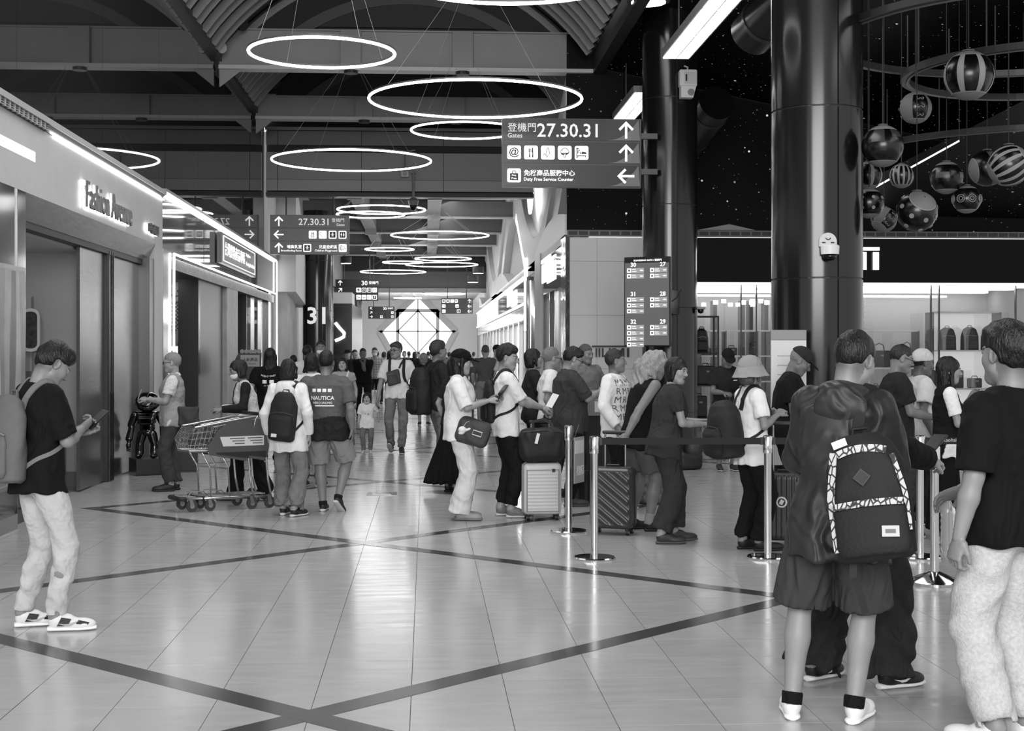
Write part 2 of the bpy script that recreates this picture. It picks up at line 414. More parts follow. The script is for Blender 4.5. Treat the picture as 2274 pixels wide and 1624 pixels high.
# ---- vault over the first bays
ce = struct('ceiling')
VC = (-0.4, 4.75); VR = 4.25
def vault_mat():
    m = bpy.data.materials.new('corrugated_deck'); m.use_nodes = True
    nt = m.node_tree; b = nt.nodes['Principled BSDF']
    b.inputs['Base Color'].default_value = (.016, .016, .016, 1); b.inputs['Roughness'].default_value = .5
    return m
VM = vault_mat()
def arc(r, y, a0=35, a1=145, n=28, c=VC):
    return [(c[0] + r * math.cos(math.radians(a)), y, c[1] + r * math.sin(math.radians(a))) for a in np.linspace(a0, a1, n)]
A0 = arc(VR, 2); A1 = arc(VR, 34.4)
mk('vault', A0 + A1, [(i, i + 1, 28 + i + 1, 28 + i) for i in range(27)], VM, ce, True)
RIBM = mat(0.55, 0.35, name='grey_steel_rib')
y = 12.0; k = 0
while y < 34.2:
    if not (26.3 < y < 26.9 or 31.9 < y < 32.6):
        MB().tube(arc(VR - .10, y), 0, flat=(.14, .045), up=(0, 1, 0)).build('vault_rib', RIBM, ce)
        MB().tube(arc(VR - .03, y), 0, flat=(.03, .16), up=(0, 1, 0)).build('vault_rib_web', mat(.16, .5), ce)
    y += (.42, .62)[k % 2]; k += 1
BEAMM = mat(0.56, 0.45, name='grey_beam', noise=.05, nscale=2); BEAML = mat(0.74, 0.4, name='beam_flange')
for (yb, zb, zt) in ((26.8, 6.96, 7.68), (32.5, 6.96, 7.46)):
    MB().span(XL, 3.15, yb - .03, yb + .03, zb, zt).build('beam_web', BEAMM, ce)
    MB().span(XL, 3.15, yb - .17, yb + .17, zb - .05, zb + .02).build('beam_flange', BEAML, ce)
    MB().span(XL, 3.15, yb - .1, yb + .1, zt - .03, zt).build('beam_top', BEAMM, ce)
    A = arc(3.42, yb + .12, 20, 160, 30, (-.36, 4.85))
    pol = [(p[0], p[2]) for p in A if p[2] > zt - .05]
    MB().prism(pol, yb + .1, yb + .14, 'y').build('tympanum', mat(.17, .6), ce)
    MB().tube([q for q in arc(3.46, yb + .1, 20, 160, 30, (-.36, 4.85)) if q[2] > zt - .3], 0, flat=(.2, .06), up=(0, 1, 0)).build('arch_rim', mat(.28, .5), ce)
    B = arc(VR - .02, yb + .2); pol2 = [(p[0], p[2]) for p in B]
    MB().prism(pol2, yb + .18, yb + .2, 'y').build('arch_wall', mat(.11, .6), ce)
    for u in (780, 1027):
        x = AY(u, 200, 26.8)[0]
        MB().span(x - .19, x + .19, yb - .2, yb - .03, zb + .02, zt - .02).build('hanger_plate', mat(.52, .4), ce)
        MB().cyl((x, yb - .1, zb - .05), (x, yb - .1, zb - .11), .13, n=16).build('hanger_disc', mat(.2, .4), ce)
# brackets at the ends of the beams
for yb in (26.8, 32.5):
    MB().prism([(2.9, 6.9), (3.3, 6.9), (4.25, 7.85), (4.25, 8.3), (3.6, 8.1), (3.15, 7.7), (2.9, 7.7)], yb - .06, yb + .06, 'y').build('beam_bracket', BEAMM, ce)
    MB().prism([(XL, 6.6), (-3.4, 6.96), (-3.4, 7.5), (XL, 7.5)], yb - .05, yb + .05, 'y').build('beam_bracket', BEAMM, ce)
    for sx, xx in ((1, 2.95), (-1, -3.55)):
        sp = MB().cyl((xx - .05, yb - .25, 7.78), (xx - .2 * sx, yb - .42, 7.66), .12, .12, 14)
        sp.build('floodlight', mat(.12, .4), ce, autos=40)
        MB().cyl((xx, yb - .2, 7.6), (xx, yb - .2, 7.8), .04, n=8).build('floodlight_stem', BLACK, ce)
xg, yg, zg = AY(492, 106, 26.2)
MB().cyl((xg - .12, yg + .15, zg + .05), (xg, yg, zg), .05, .115, 20).build('spot_horn', mat(.22, .35), ce, autos=40)
MB().cyl((xg, yg, zg), (xg + .012, yg - .015, zg - .003), .1, n=20).build('spot_lens', mat(.7, .2), ce)
MB().prism([(2.6, 5.4), (3.2, 6.9), (2.6, 6.9)], 32.2, 32.4, 'y').build('gusset', mat(.5, .5), ce)
# right edge of the vault and the slope to the starry ceiling
MB().span(3.15, 3.35, 2, 34.4, 6.9, 7.9).build('edge_beam', mat(.14, .5), ce)

# ---- portal between the halls
po = struct('wall_portal')
PANEL = mat(0.55, 0.5, name='portal_panel')
xs = [XL] + [AY(u, 360, 34.5)[0] for u in (617, 803, 985)] + [2.62]
for k in range(len(xs) - 1):
    MB().span(xs[k] + .006, xs[k + 1] - .006, 34.45, 34.6, 5.8, 6.46).build('portal_panel', PANEL, po)
    MB().span(xs[k] + .006, xs[k + 1] - .006, 34.40, 34.6, 5.53, 5.79).build('portal_lip', mat(.58, .45), po)
    MB().span(xs[k] + .006, xs[k + 1] - .006, 34.47, 34.6, 6.64, 6.98).build('portal_panel', mat(.38, .5), po)
MB().span(XL, 2.62, 34.62, 34.8, 5.42, 9.0).build('portal_back', mat(.06, .6), po)
MB().span(XL, 2.62, 34.44, 34.8, 5.40, 5.5).build('portal_soffit', mat(.12, .5), po)
MB().span(XL, 2.62, 34.3, 34.36, 6.98, 7.05).build('portal_pipe', mat(.5, .4), po)

# ---- ceiling of the further hall
ce2 = struct('ceiling_far')
MB().span(XL, 2.9, 34.8, 66, 6.75, 6.85).build('deck', mat(.14, .6), ce2)
for k in range(110):
    yk = 35.0 + k * .28
    MB().span(XL, 2.9, yk, yk + .1, 6.68, 6.75).build('deck_rib', mat(.30, .6), ce2)
yb = 39.0
while yb < 65:
    MB().span(XL, 2.8, yb - .03, yb + .03, 5.9, 6.4).build('beam_web', mat(.46, .45), ce2)
    MB().span(XL, 2.8, yb - .14, yb + .14, 5.86, 5.91).build('beam_flange', mat(.72, .4), ce2)
    for x in (-1.95, 0.25):
        MB().span(x - .2, x + .2, yb - .1, yb + 5.6, 5.98, 6.42).build('joist', mat(.5, .5), ce2)
        MB().span(x - .2, x + .2, yb - .18, yb - .03, 5.8, 6.4).build('hanger_plate', mat(.6, .4), ce2)
    yb += 5.77
for yc in (40.1, 47.3, 54.5):
    MB().cyl((-3.1, yc + .9, 5.1), (-3.1, yc + .9, 5.35), .22, n=20).build('can_light', mat(.2, .4), ce2, autos=40)
    MB().cyl((-3.1, yc + .9, 5.09), (-3.1, yc + .9, 5.1), .19, n=20).build('can_lens', glow(6), ce2)
for (u, v) in ((1062, 607), (1050, 627)):
    p = AY(u, v, 56); MB().cyl(p, (p[0], p[1], p[2] + .25), .22, n=18).build('can_light', mat(.2, .4), ce2, autos=40)
    MB().cyl(p, (p[0], p[1], p[2] - .01), .2, n=18).build('can_lens', glow(6), ce2)
# second portal, far hall and end window
p2 = struct('wall_portal_far')
MB().span(XL, 2.8, 66, 66.2, 4.62, 5.4).build('portal_panel', mat(.42, .5), p2)
MB().span(XL, 2.8, 65.9, 66.2, 4.42, 4.60).build('portal_lip', mat(.66, .5), p2)
MB().span(XL, 2.8, 66, 66.3, 5.4, 6.8).build('portal_head', mat(.2, .5), p2)
MB().span(XL, 2.8, 66.3, 84, 4.75, 4.85).build('far_soffit', mat(.7, .5), p2)
fw = struct('wall_end')
YE = 84.0
def EP(u, v): p = AY(u, v, YE); return (p[0], p[2])
MB().span(-7, 6, YE + .4, YE + .6, -.1, 9).build('outside_screen', mat(.9, .6, emit=1.05, name='hazy_daylight'), fw)
ol = [EP(928, 652), EP(1012, 736), EP(928, 820), EP(842, 736)]
# wall around a diamond opening
bx = [(-7, 0), (6, 0), (6, 9), (-7, 9)]
T, R, B, L = ol[0], ol[1], (ol[2][0], 0.0), ol[3]
cx_ = T[0]
ENDW = mat(.72, .6, name='end_wall')
for nm, pol in (('wall_piece', [(-7, 9), (-7, 0), (B[0] - .6, 0), (L[0], L[1]), (T[0], T[1]), (T[0], 9)]),
                ('wall_piece', [(6, 0), (6, 9), (T[0], 9), (T[0], T[1]), (R[0], R[1]), (B[0] + .6, 0)])):
    MB().prism(pol, YE, YE + .3, 'y').build(nm, ENDW, fw)
FRM = mat(.62, .5, name='window_frame')
we = struct('window_2')
def bar(a, b, w=.2, n='frame_bar', y=YE - .05):
    a = Vector((a[0], y, a[1])); b = Vector((b[0], y, b[1])); 
    MB().tube([a, b], 0, flat=(w, .12), up=(0, 1, 0)).build(n, FRM, we)
lo_l = EP(868, 800); lo_r = EP(988, 800)
bar(L, T, .34); bar(T, R, .34); bar(L, (cx_ - 1.4, L[1] - 1.55), .34); bar(R, (cx_ + 1.4, L[1] - 1.55), .34)
x1 = EP(883, 700)[0]; x2 = EP(972, 700)[0]; zt = EP(928, 690)[1]
bar((x1, zt), (x1, .4), .18); bar((x2, zt), (x2, .4), .18); bar((x1 - .5, zt), (x2 + .5, zt), .18)
for a, b in (((cx_, T[1]), (cx_, .3)), ((L[0], L[1]), (R[0], R[1])), ((x1, L[1]), (cx_, zt)), ((cx_, zt), (x2, L[1])), ((x1, L[1]), (cx_, L[1] - 1.3)), ((cx_, L[1] - 1.3), (x2, L[1]))):
    bar(a, b, .075, 'glazing_bar')
MB().prism([(L[0], L[1]), (T[0], T[1]), (R[0], R[1]), (cx_ + .6, 0.2), (cx_ - .6, .2)], YE + .02, YE + .03, 'y').build('pane', GLASS, we)
# far block outside the window
for i, (u, w_, vt) in enumerate(((890, 22, 716), (916, 26, 706), (945, 30, 700), (975, 22, 714), (1000, 14, 722))):
    pass
# side walls of the further halls
w2 = struct('wall_left_far')
MB().span(-4.2, XL, 36.9, 90, 0, 7).build('wall_panel', mat(.62, .5), w2)
MB().span(-4.2, XL, 34.82, 36.88, 4.05, 7).build('upper_panel', mat(.78, .5), w2)
MB().span(-4.1, XL + .25, 37.2, 44, 0, 3.3).build('floral_panel', mat(.64, .4, noise=.18, nscale=1.4), w2)
MB().span(-4.1, XL + .35, 44, 46, 0, 3.0).build('panel_return', mat(.68, .4), w2)
MB().span(XL, XL + .30, 47, 66, 0, 4.2).build('dark_wall', mat(.12, .12), w2)
MB().span(XL, -2.6, 50.2, 58, 0, 3.35).build('dark_display_wall', mat(.12, .25), w2)
MB().span(XL, -2.6, 50.2, 52.0, 3.36, 3.75).build('lit_head', mat(.75, .4), w2)
# white curved wings over the left shops
for k, (y0, y1) in enumerate(((36.9, 40.5), (37.2, 44))):
    pts = []
    for t in np.linspace(0, 1, 14): pts.append((y0 + (y1 - y0) * t, 5.9 - 2.4 * t ** 1.6 - .3 * k))
    pol = [(36.9, 6.8 - k * .5)] + pts + [(y1, 2.9), (36.9, 3.2)]
    pol = [(a_ + .12 * k, b_) for a_, b_ in pol]
    MB().prism(pol, XL, XL + .5 - .2 * k, 'x').build('curved_wing', mat(.80 - .1 * k, .45), w2)
# stuff at the end of the far corridor on the left
for k in range(4):
    yk = 60 + k * 4.5
    MB().span(XL, XL + .55, yk, yk + .5, 0, 4.4).build('pilaster', mat(.5, .2, metal=.7), w2)
    MB().span(XL + .3, XL + .34, yk + .8, yk + 3.6, .3, 3.0).build('lit_panel', glow(.9), w2)

# ---- right side: white corner wall, bag shop, wavy facade
wr = struct('wall_right')
WHW = mat(.80, .38, name='white_lacquer_wall')
YT = 26.6
def panels(x0, x1, zz, xx):
    for i in range(len(xx) - 1):
        for j in range(len(zz) - 1):
            MB().span(xx[i] + .002, xx[i + 1] - .002, YT, YT + .1, zz[j] + .002, zz[j + 1] - .002).build('wall_panel', WHW, wr)
panels(2.7, 4.95, [0, .85, 1.32, 2.33, 3.35, 3.80], [2.7, 3.22, 4.1, 4.95])
MB().span(2.7, 4.95, YT + .05, YT + .2, 0, 3.8).build('panel_backing', mat(.6, .5), wr)
def vent(x0, x1, y, parent):
    MB().span(x0, x1, y, y + .06, 3.82, 3.94).build('vent_frame', mat(.42, .4), parent)
    n = int((x1 - x0) / .2)
    for k in range(n): MB().span(x0 + .02 + k * .2, x0 + .185 + k * .2, y - .012, y, 3.845, 3.915).build('vent_slot', mat(.2, .5), parent)
vent(2.66, 4.95, YT, wr); vent(4.95, 12.5, YT - .02, wr)
def star_mat():
    m = bpy.data.materials.new('starry_print'); m.use_nodes = True
    nt = m.node_tree; b = nt.nodes['Principled BSDF']; L = nt.links.new
    b.inputs['Base Color'].default_value = (.0025, .0025, .0025, 1); b.inputs['Roughness'].default_value = .5; b.inputs['Specular IOR Level'].default_value = .12
    g = nt.nodes.new('ShaderNodeNewGeometry')
    tot = None
    for sc, rad, st in ((2.6, .026, .55), (5.6, .034, .30), (10.0, .04, .10)):
        v = nt.nodes.new('ShaderNodeTexVoronoi'); v.inputs['Scale'].default_value = sc; L(g.outputs['Position'], v.inputs['Vector'])
        r = nt.nodes.new('ShaderNodeMapRange'); r.inputs[1].default_value = rad * 2.6; r.inputs[2].default_value = rad * 1.2
        r.inputs[3].default_value = 0; r.inputs[4].default_value = st
        L(v.outputs['Distance'], r.inputs[0])
        sep = nt.nodes.new('ShaderNodeSeparateColor'); L(v.outputs['Color'], sep.inputs[0])
        ml = nt.nodes.new('ShaderNodeMath'); ml.operation = 'MULTIPLY'; L(r.outputs[0], ml.inputs[0]); L(sep.outputs[0], ml.inputs[1])
        if tot is None: tot = ml
        else:
            ad = nt.nodes.new('ShaderNodeMath'); ad.operation = 'ADD'; L(tot.outputs[0], ad.inputs[0]); L(ml.outputs[0], ad.inputs[1]); tot = ad
    b.inputs['Emission Color'].default_value = (1, 1, 1, 1); L(tot.outputs[0], b.inputs['Emission Strength'])
    return m
STAR = star_mat()
MB().span(2.66, 14, YT + .12, YT + .3, 3.94, 9.5).build('star_wall', STAR, wr)
ce3 = struct('ceiling_side')
# sloping starry ceiling planes of the side hall
mk('star_ceiling', [(3.35, 26.7, 7.0), (14, 26.7, 4.9), (14, 2, 7.2), (3.35, 2, 8.4)], [(0, 1, 2, 3)], STAR, ce3)
mk('star_ceiling', [(7.2, 26.6, 4.3), (14, 26.6, 4.15), (14, 17.5, 5.9), (9.2, 19.0, 5.6)], [(0, 1, 2, 3)], STAR, ce3)
DUCT = mat(.10, .32, name='dark_duct')
for (a, b, r) in ((AY(1668, 78, 18.6), (5.6, 14.5, 7.4), .30), (AY(1592, 228, 24.2), (4.6, 26.4, 5.2), .32)):
    MB().cyl(a, b, r, n=28).build('duct', DUCT, ce3, autos=40)
    d = (Vector(b) - Vector(a)).normalized()
    for t in (.3, 1.2): MB().cyl(Vector(a) + d * t, Vector(a) + d * (t + .05), r + .015, n=28).build('duct_band', mat(.2, .3), ce3, autos=40)
MB().box((8.3, 17.4, 5.75), (.9, 1.2, .45), Matrix.Rotation(.5, 3, 'Z')).build('black_box', BLACK, ce3)
# lit wedges on the star wall
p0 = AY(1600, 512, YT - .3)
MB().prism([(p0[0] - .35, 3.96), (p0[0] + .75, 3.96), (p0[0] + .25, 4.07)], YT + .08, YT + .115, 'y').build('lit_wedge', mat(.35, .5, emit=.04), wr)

# ---- bag shop
bs = struct('wall_bag_shop')
MB().span(4.95, 12.5, YT - .02, YT + .5, 2.96, 3.80).build('sign_band', mat(.03, .12, spec=.12, name='black_sign_band'), bs)
MB().span(4.95, 12.5, YT - .04, YT + .02, 2.91, 2.96).build('band_edge', glow(.45), bs)
MB().span(4.95, 5.05, YT, YT + .1, 0, 2.93).build('mullion', mat(.7, .3), bs)
for u in (1646, 1680, 2068, 2086, 2256): 
    x = AY(u, 700, YT)[0]; MB().span(x - .009, x + .009, YT - .01, YT + .05, 0, 2.93).build('mullion', mat(.3, .2, metal=.8), bs)
xm = [5.05] + [AY(u, 700, YT)[0] for u in (1680, 2068, 2256)] + [12.5]
for k in range(len(xm) - 1): MB().span(xm[k] + .02, xm[k + 1] - .02, YT + .015, YT + .027, .05, 2.92).build('pane', GLASS, bs)
MB().span(4.95, 12.5, 31.0, 31.1, 0, 3.2).build('back_wall', mat(.70, .5), bs)
MB().span(4.95, 12.5, YT, 31, 2.98, 3.05).build('shop_ceiling', mat(.66, .5), bs)
MB().span(4.95, 12.5, YT, 31, -.004, .003).build('shop_floor', mat(.55, .2), bs)
MB().span(4.85, 4.95, YT + .1, 31, 0, 3.0).build('side_wall', mat(.7, .5), bs)
MB().span(12.5, 12.6, YT, 31, 0, 3.0).build('side_wall', mat(.7, .5), bs)
MB().span(5.0, 12.3, 28.2, 28.27, 2.94, 2.975).build('cove_light', glow(7), bs)
MB().span(5.0, 12.3, 30.4, 30.6, 2.93, 2.975).build('cove_light', glow(4), bs)
for k in range(14):
    x = 5.3 + k * .5; 
    MB().cyl((x, 27.4, 2.96), (x, 27.4, 2.975), .05, n=12).build('downlight', glow(14), bs)
for k in range(9):
    z = 2.0 + k * .1
    MB().tube([(7.6 + t * 2.1, 30.95 - .03, z + .03 * math.sin(t * 9 + k)) for t in np.linspace(0, 1, 24)], .014, 5).build('wave_ridge', mat(.6, .5), bs)
# mirrors/dividers
for u in (1588, 1650, 1668, 1702):
    x = AY(u, 700, 29)[0]; MB().span(x - .04, x + .04, 29.0, 29.3, 0, 2.7).build('divider', mat(.12, .08), bs)
    MB().cyl((x, 28.95, 2.62), (x, 28.95, 2.7), .05, n=10).build('divider_lamp', glow(8), bs)
# chain of bag-shop front along the corridor
MB().span(XR, XR + .08, YT - .01, YT + .9, 0, 3.82).build('chrome_corner', mat(.7, .06, metal=.9, name='chrome_strip', bump=.25, bscale=3), wr)
MB().span(XR + .02, XR + .2, 27.5, 32.2, 2.92, 3.72).build('dark_sign_panel', mat(.08, .05), wr)
MB().span(XR, XR + .25, 27.5, 33, 3.72, 3.86).build('soffit_edge', mat(.45, .4), wr)
MB().span(XR + .1, XR + .2, 27.5, 29.4, 0, 2.92).build('door_pane', mat(.60, .3), wr)
MB().span(XR + .3, XR + .4, 29.4, 32.2, 0, 2.92).build('door_pane', mat(.75, .3, emit=.25), wr)
for y in (29.4, 30.6, 32.2): MB().span(XR + .05, XR + .25, y - .05, y + .05, 0, 2.92).build('door_post', mat(.6, .1, metal=.9), wr)
MB().span(XR - .02, XR + .3, 32.3, 33.9, 0, 3.9).build('white_pier', mat(.8, .4), wr)
MB().cyl((XR - .05, 34.8, 0), (XR - .05, 34.8, 3.4), .11, n=14).build('chrome_pole', CHROME, wr, autos=40)
# second shop on the right, lit fascia
MB().span(XR, XR + .2, 37.0, 72, 2.95, 3.62).build('lit_fascia', mat(.5, .06, metal=.4), wr)
RT = glow(4.0)
for a, b in (((XR - .03, 37, 3.62), (XR - .03, 72, 3.62)), ((XR - .03, 37, 2.92), (XR - .03, 72, 2.92)), ((XR - .03, 37, 2.2), (XR - .03, 37, 4.1))):
    MB().tube([a, b], .035, 6).build('light_tube', RT, wr)
MB().span(XR - .02, XR, 52, 72, 3.0, 3.55).build('lit_sign', glow(1.6), wr)
MB().span(XR, XR + .15, 37, 72, 2.5, 2.85).build('mirror_header', mat(.6, .12, metal=.8, bump=.4, bscale=2), wr)
for k in range(12):
    y = 38 + k * 2.6
    MB().span(XR + .05, XR + .3, y, y + .5, 0, 2.6).build('chrome_pilaster', mat(.75, .08, metal=.9), wr)
    MB().span(XR + .35, XR + .4, y + .6, y + 2.5, .2, 2.5).build('lit_window', mat(.8, .3, emit=1.3), wr)
MB().span(XR + .4, XR + .6, 33.9, 88, 0, 3.9).build('wall_backing', mat(.6, .5), wr)
# wavy white facade above
WAVE = mat(.92, .42, name='white_sculpted_facade'); WAVE2 = mat(.84, .45, name='grey_white_facade')
def wv(y, ph, amp, base, per=21.0): return base + amp * math.cos(2 * math.pi * (y - ph) / per)
Yw = np.linspace(26.75, 70, 90)
def wave_layer(fn_lo, fn_hi, x0, x1, m, name='wave_ribbon', y0=26.75, y1=70):
    Y = np.linspace(y0, y1, 80)
    lo = [(y, fn_lo(y)) for y in Y]; hi = [(y, fn_hi(y)) for y in Y]
    v = [(x1, a, b) for a, b in lo] + [(x1, a, b) for a, b in hi] + [(x0, a, b) for a, b in lo] + [(x0, a, b) for a, b in hi]
    n = len(Y); f = []
    for i in range(n - 1):
        f += [(2 * n + i, 2 * n + i + 1, 3 * n + i + 1, 3 * n + i), (2 * n + i, i, i + 1, 2 * n + i + 1), (3 * n + i, 3 * n + i + 1, n + i + 1, n + i)]
    f += [(0, 2 * n, 3 * n, n), (n - 1, 2 * n - 1, 4 * n - 1, 3 * n - 1)]
    mk(name, v, f, m, wr, False)
MB().span(XR + .35, XR + .5, 26.75, 72, 3.85, 9).build('facade_back', mat(.66, .5), wr)
wave_layer(lambda y: max(3.86, wv(y, 45.5, 1.55, 4.35)), lambda y: max(3.9, wv(y, 45.5, 1.55, 4.35) + .75), XR + .12, XR + .4, WAVE)
wave_layer(lambda y: max(3.86, wv(y, 45.5, 1.55, 4.35) + .75), lambda y: wv(y, 44.5, 1.45, 5.35) + .5, XR + .02, XR + .4, WAVE2)
wave_layer(lambda y: wv(y, 44.5, 1.45, 5.35) + .5, lambda y: wv(y, 43.5, 1.3, 6.6) + .9, XR + .20, XR + .4, WAVE)
wave_layer(lambda y: 3.86, lambda y: 3.87 + max(0, .55 * math.cos(2 * math.pi * (y - 29.5) / 21)), XR + .0, XR + .4, WAVE)
for (ya, yb2, off) in ((38.2, 42.6, .0), (33.3, 35.2, -.35)):
    MB().tube([(XR + .1, y, wv(y, 45.5, 1.55, 4.35) + .33 + off * (y - 33.3)) for y in np.linspace(ya, yb2, 12)], 0, flat=(.24, .05), up=(1, 0, 0)).build('facade_light', glow(6), wr)
yy, zz = AX(1182, 445, XR + .05)[1:]
MB().tube([(XR + .0, yy - 1.2 + 2.4 * t, zz + .95 - 1.15 * math.sin(math.pi * t)) for t in np.linspace(.05, .95, 12)], 0, flat=(.3, .05), up=(1, 0, 0)).build('facade_light', glow(3), wr)
# ================================================================== smooth solids (signed distance fields meshed on a grid)
def V3(p): return np.asarray(p, float)
def s_cone(a, b, r1, r2=None):
    a, b = V3(a), V3(b); r2 = r1 if r2 is None else r2
    ba = b - a; L2 = max(float(ba @ ba), 1e-9)
    def d(x, y, z):
        t = np.clip(((x - a[0]) * ba[0] + (y - a[1]) * ba[1] + (z - a[2]) * ba[2]) / L2, 0, 1)
        return np.sqrt((x - a[0] - t * ba[0]) ** 2 + (y - a[1] - t * ba[1]) ** 2 + (z - a[2] - t * ba[2]) ** 2) - (r1 + (r2 - r1) * t)
    R = max(r1, r2)
    return d, np.minimum(a, b) - R, np.maximum(a, b) + R
def s_ell(c, r, R=None):
    """ellipsoid; R is a 3x3 matrix whose columns are its axes"""
    c, r = V3(c), V3(r); A = np.eye(3) if R is None else np.asarray(R, float)
    def d(x, y, z):
        X, Y, Z = x - c[0], y - c[1], z - c[2]
        p = [(A[0, i] * X + A[1, i] * Y + A[2, i] * Z) / r[i] for i in range(3)]
        k0 = np.sqrt(p[0] ** 2 + p[1] ** 2 + p[2] ** 2)
        k1 = np.sqrt((p[0] / r[0]) ** 2 + (p[1] / r[1]) ** 2 + (p[2] / r[2]) ** 2)
        return k0 * (k0 - 1) / np.maximum(k1, 1e-6)
    ext = np.sqrt(((A * r) ** 2).sum(1))
    return d, c - ext, c + ext
def s_box(c, hs, rr=0.01, R=None):
    c, hs = V3(c), V3(hs); A = np.eye(3) if R is None else np.asarray(R, float)
    def d(x, y, z):
        X, Y, Z = x - c[0], y - c[1], z - c[2]
        q = [np.abs(A[0, i] * X + A[1, i] * Y + A[2, i] * Z) - (hs[i] - rr) for i in range(3)]
        return np.sqrt(sum(np.maximum(t, 0) ** 2 for t in q)) + np.minimum(np.maximum(q[0], np.maximum(q[1], q[2])), 0) - rr
    ext = (np.abs(A) * hs).sum(1)
    return d, c - ext, c + ext
def s_loft(o, R, st, cap=0.02):
    """elliptic loft along the local z axis of frame (o, R): stations (z, rx, ry, cx, cy)"""
    o = V3(o); A = np.asarray(R, float); st = np.array([tuple(q) + (0,) * (5 - len(q)) for q in st], float)
    def d(x, y, z):
        X, Y, Z = x - o[0], y - o[1], z - o[2]
        lx = A[0, 0] * X + A[1, 0] * Y + A[2, 0] * Z; ly = A[0, 1] * X + A[1, 1] * Y + A[2, 1] * Z; lz = A[0, 2] * X + A[1, 2] * Y + A[2, 2] * Z
        rx = np.interp(lz, st[:, 0], st[:, 1]); ry = np.interp(lz, st[:, 0], st[:, 2])
        lx = lx - np.interp(lz, st[:, 0], st[:, 3]); ly = ly - np.interp(lz, st[:, 0], st[:, 4])
        k0 = np.sqrt((lx / rx) ** 2 + (ly / ry) ** 2); k1 = np.sqrt((lx / rx ** 2) ** 2 + (ly / ry ** 2) ** 2)
        dd = k0 * (k0 - 1) / np.maximum(k1, 1e-6)
        dz = np.maximum(st[0, 0] - lz, lz - st[-1, 0])
        return np.where((dd > 0) & (dz > 0), np.sqrt(np.maximum(dd, 0) ** 2 + np.maximum(dz, 0) ** 2), np.maximum(dd, dz))
    cs = []
    for q in st:
        for a in (-1, 1):
            for b in (-1, 1): cs.append(o + A @ np.array([q[3] + a * q[1], q[4] + b * q[2], q[0]]))
    cs = np.array(cs)
    return d, cs.min(0), cs.max(0)
def s_plane(p, n):
    p, n = V3(p), V3(n) / np.linalg.norm(n)
    return (lambda x, y, z: (x - p[0]) * n[0] + (y - p[1]) * n[1] + (z - p[2]) * n[2]), None, None
class Field:
    """ordered list of (op, prim, k): 'u' smooth union, 's' smooth subtraction, 'i' intersection, 'w' wobble"""
    def __init__(s): s.ops = []
    def u(s, prim, k=0.02): s.ops.append(('u', prim, k)); return s
    def sub(s, prim, k=0.005): s.ops.append(('s', prim, k)); return s
    def cut(s, p, n, k=0.004): s.ops.append(('i', s_plane(p, n), k)); return s          # keeps the side against n
    def cutin(s, p, n, lo, hi, k=0.004): s.ops.append(('i', (s_plane(p, n)[0], V3(lo), V3(hi)), k)); return s
    def wob(s, fn): s.ops.append(('w', fn, 0)); return s
    def bounds(s):
        b = [q[1] for q in s.ops if q[0] == 'u']
        return np.min([q[1] for q in b], 0), np.max([q[2] for q in b], 0)
    @staticmethod
    def _comb(op, f, d, k):
        if op == 'u':
            h = np.maximum(k - np.abs(f - d), 0) / k
            return np.minimum(f, d) - h * h * k * .25
        if op == 's': d = -d
        h = np.maximum(k - np.abs(f - d), 0) / k
        return np.maximum(f, d) + h * h * k * .25
    def at(s, P):
        P = np.asarray(P, float).reshape(-1, 3); x, y, z = P.T; f = np.full(len(P), 0.5)
        for op, pr, k in s.ops:
            if op == 'w': f = f + pr(x, y, z); continue
            if op == 'i' and pr[1] is not None:
                m = np.all((P > pr[1]) & (P < pr[2]), 1)
                f = np.where(m, s._comb('i', f, pr[0](x, y, z), k), f)
            else: f = s._comb(op, f, pr[0](x, y, z), k)
        return f
    def val(s, x, y, z):
        f = 0.5
        for op, pr, k in s.ops:
            if op == 'w': f = f + pr(x, y, z)
            elif op == 'i' and pr[1] is not None:
                lo, hi = pr[1], pr[2]; m = (x > lo[0]) & (x < hi[0]) & (y > lo[1]) & (y < hi[1]) & (z > lo[2]) & (z < hi[2])
                f = np.where(m, s._comb('i', f, pr[0](x, y, z), k), f)
            else: f = s._comb(op, f, pr[0](x, y, z), k)
        return f
    def normal(s, P, e=0.006):
        P = np.asarray(P, float).reshape(-1, 3); g = np.stack([s.at(P + e * v) - s.at(P - e * v) for v in np.eye(3)], 1)
        return g / np.maximum(np.linalg.norm(g, axis=1, keepdims=True), 1e-9)
    def push(s, P, off=0.006, it=6):
        P = np.asarray(P, float).copy()
        for _ in range(it): P -= s.normal(P) * (s.at(P) - off)[:, None] * .9
        return P
    def grid(s, res, pad=2, lo=None, hi=None):
        l, h = s.bounds()
        if lo is not None: l = np.maximum(l, lo)
        if hi is not None: h = np.minimum(h, hi)
        l = l - pad * res - .004; n = np.ceil((h - l) / res).astype(int) + pad + 2
        ax = [l[i] + res * np.arange(n[i]) for i in range(3)]
        f = np.full(tuple(n), 0.5, np.float32)
        for op, pr, k in s.ops:
            if op in 'us' or (op == 'i' and pr[1] is not None):
                m = 0.02 + 2 * k + res * 2 if op != 'i' else 0
                a = [max(0, int((pr[1][i] - m - l[i]) / res)) for i in range(3)]
                b = [min(n[i], int((pr[2][i] + m - l[i]) / res) + 2) for i in range(3)]
                if any(a[i] >= b[i] for i in range(3)): continue
            else: a = [0, 0, 0]; b = list(n)
            sl = tuple(slice(a[i], b[i]) for i in range(3))
            x, y, z = np.meshgrid(*[ax[i][sl[i]] for i in range(3)], indexing='ij', sparse=True)
            if op == 'w': f[sl] = f[sl] + pr(x, y, z)
            else: f[sl] = s._comb(op, f[sl], pr[0](x, y, z), k)
        f[0] = f[-1] = .5; f[:, 0] = f[:, -1] = .5; f[:, :, 0] = f[:, :, -1] = .5
        return f, l
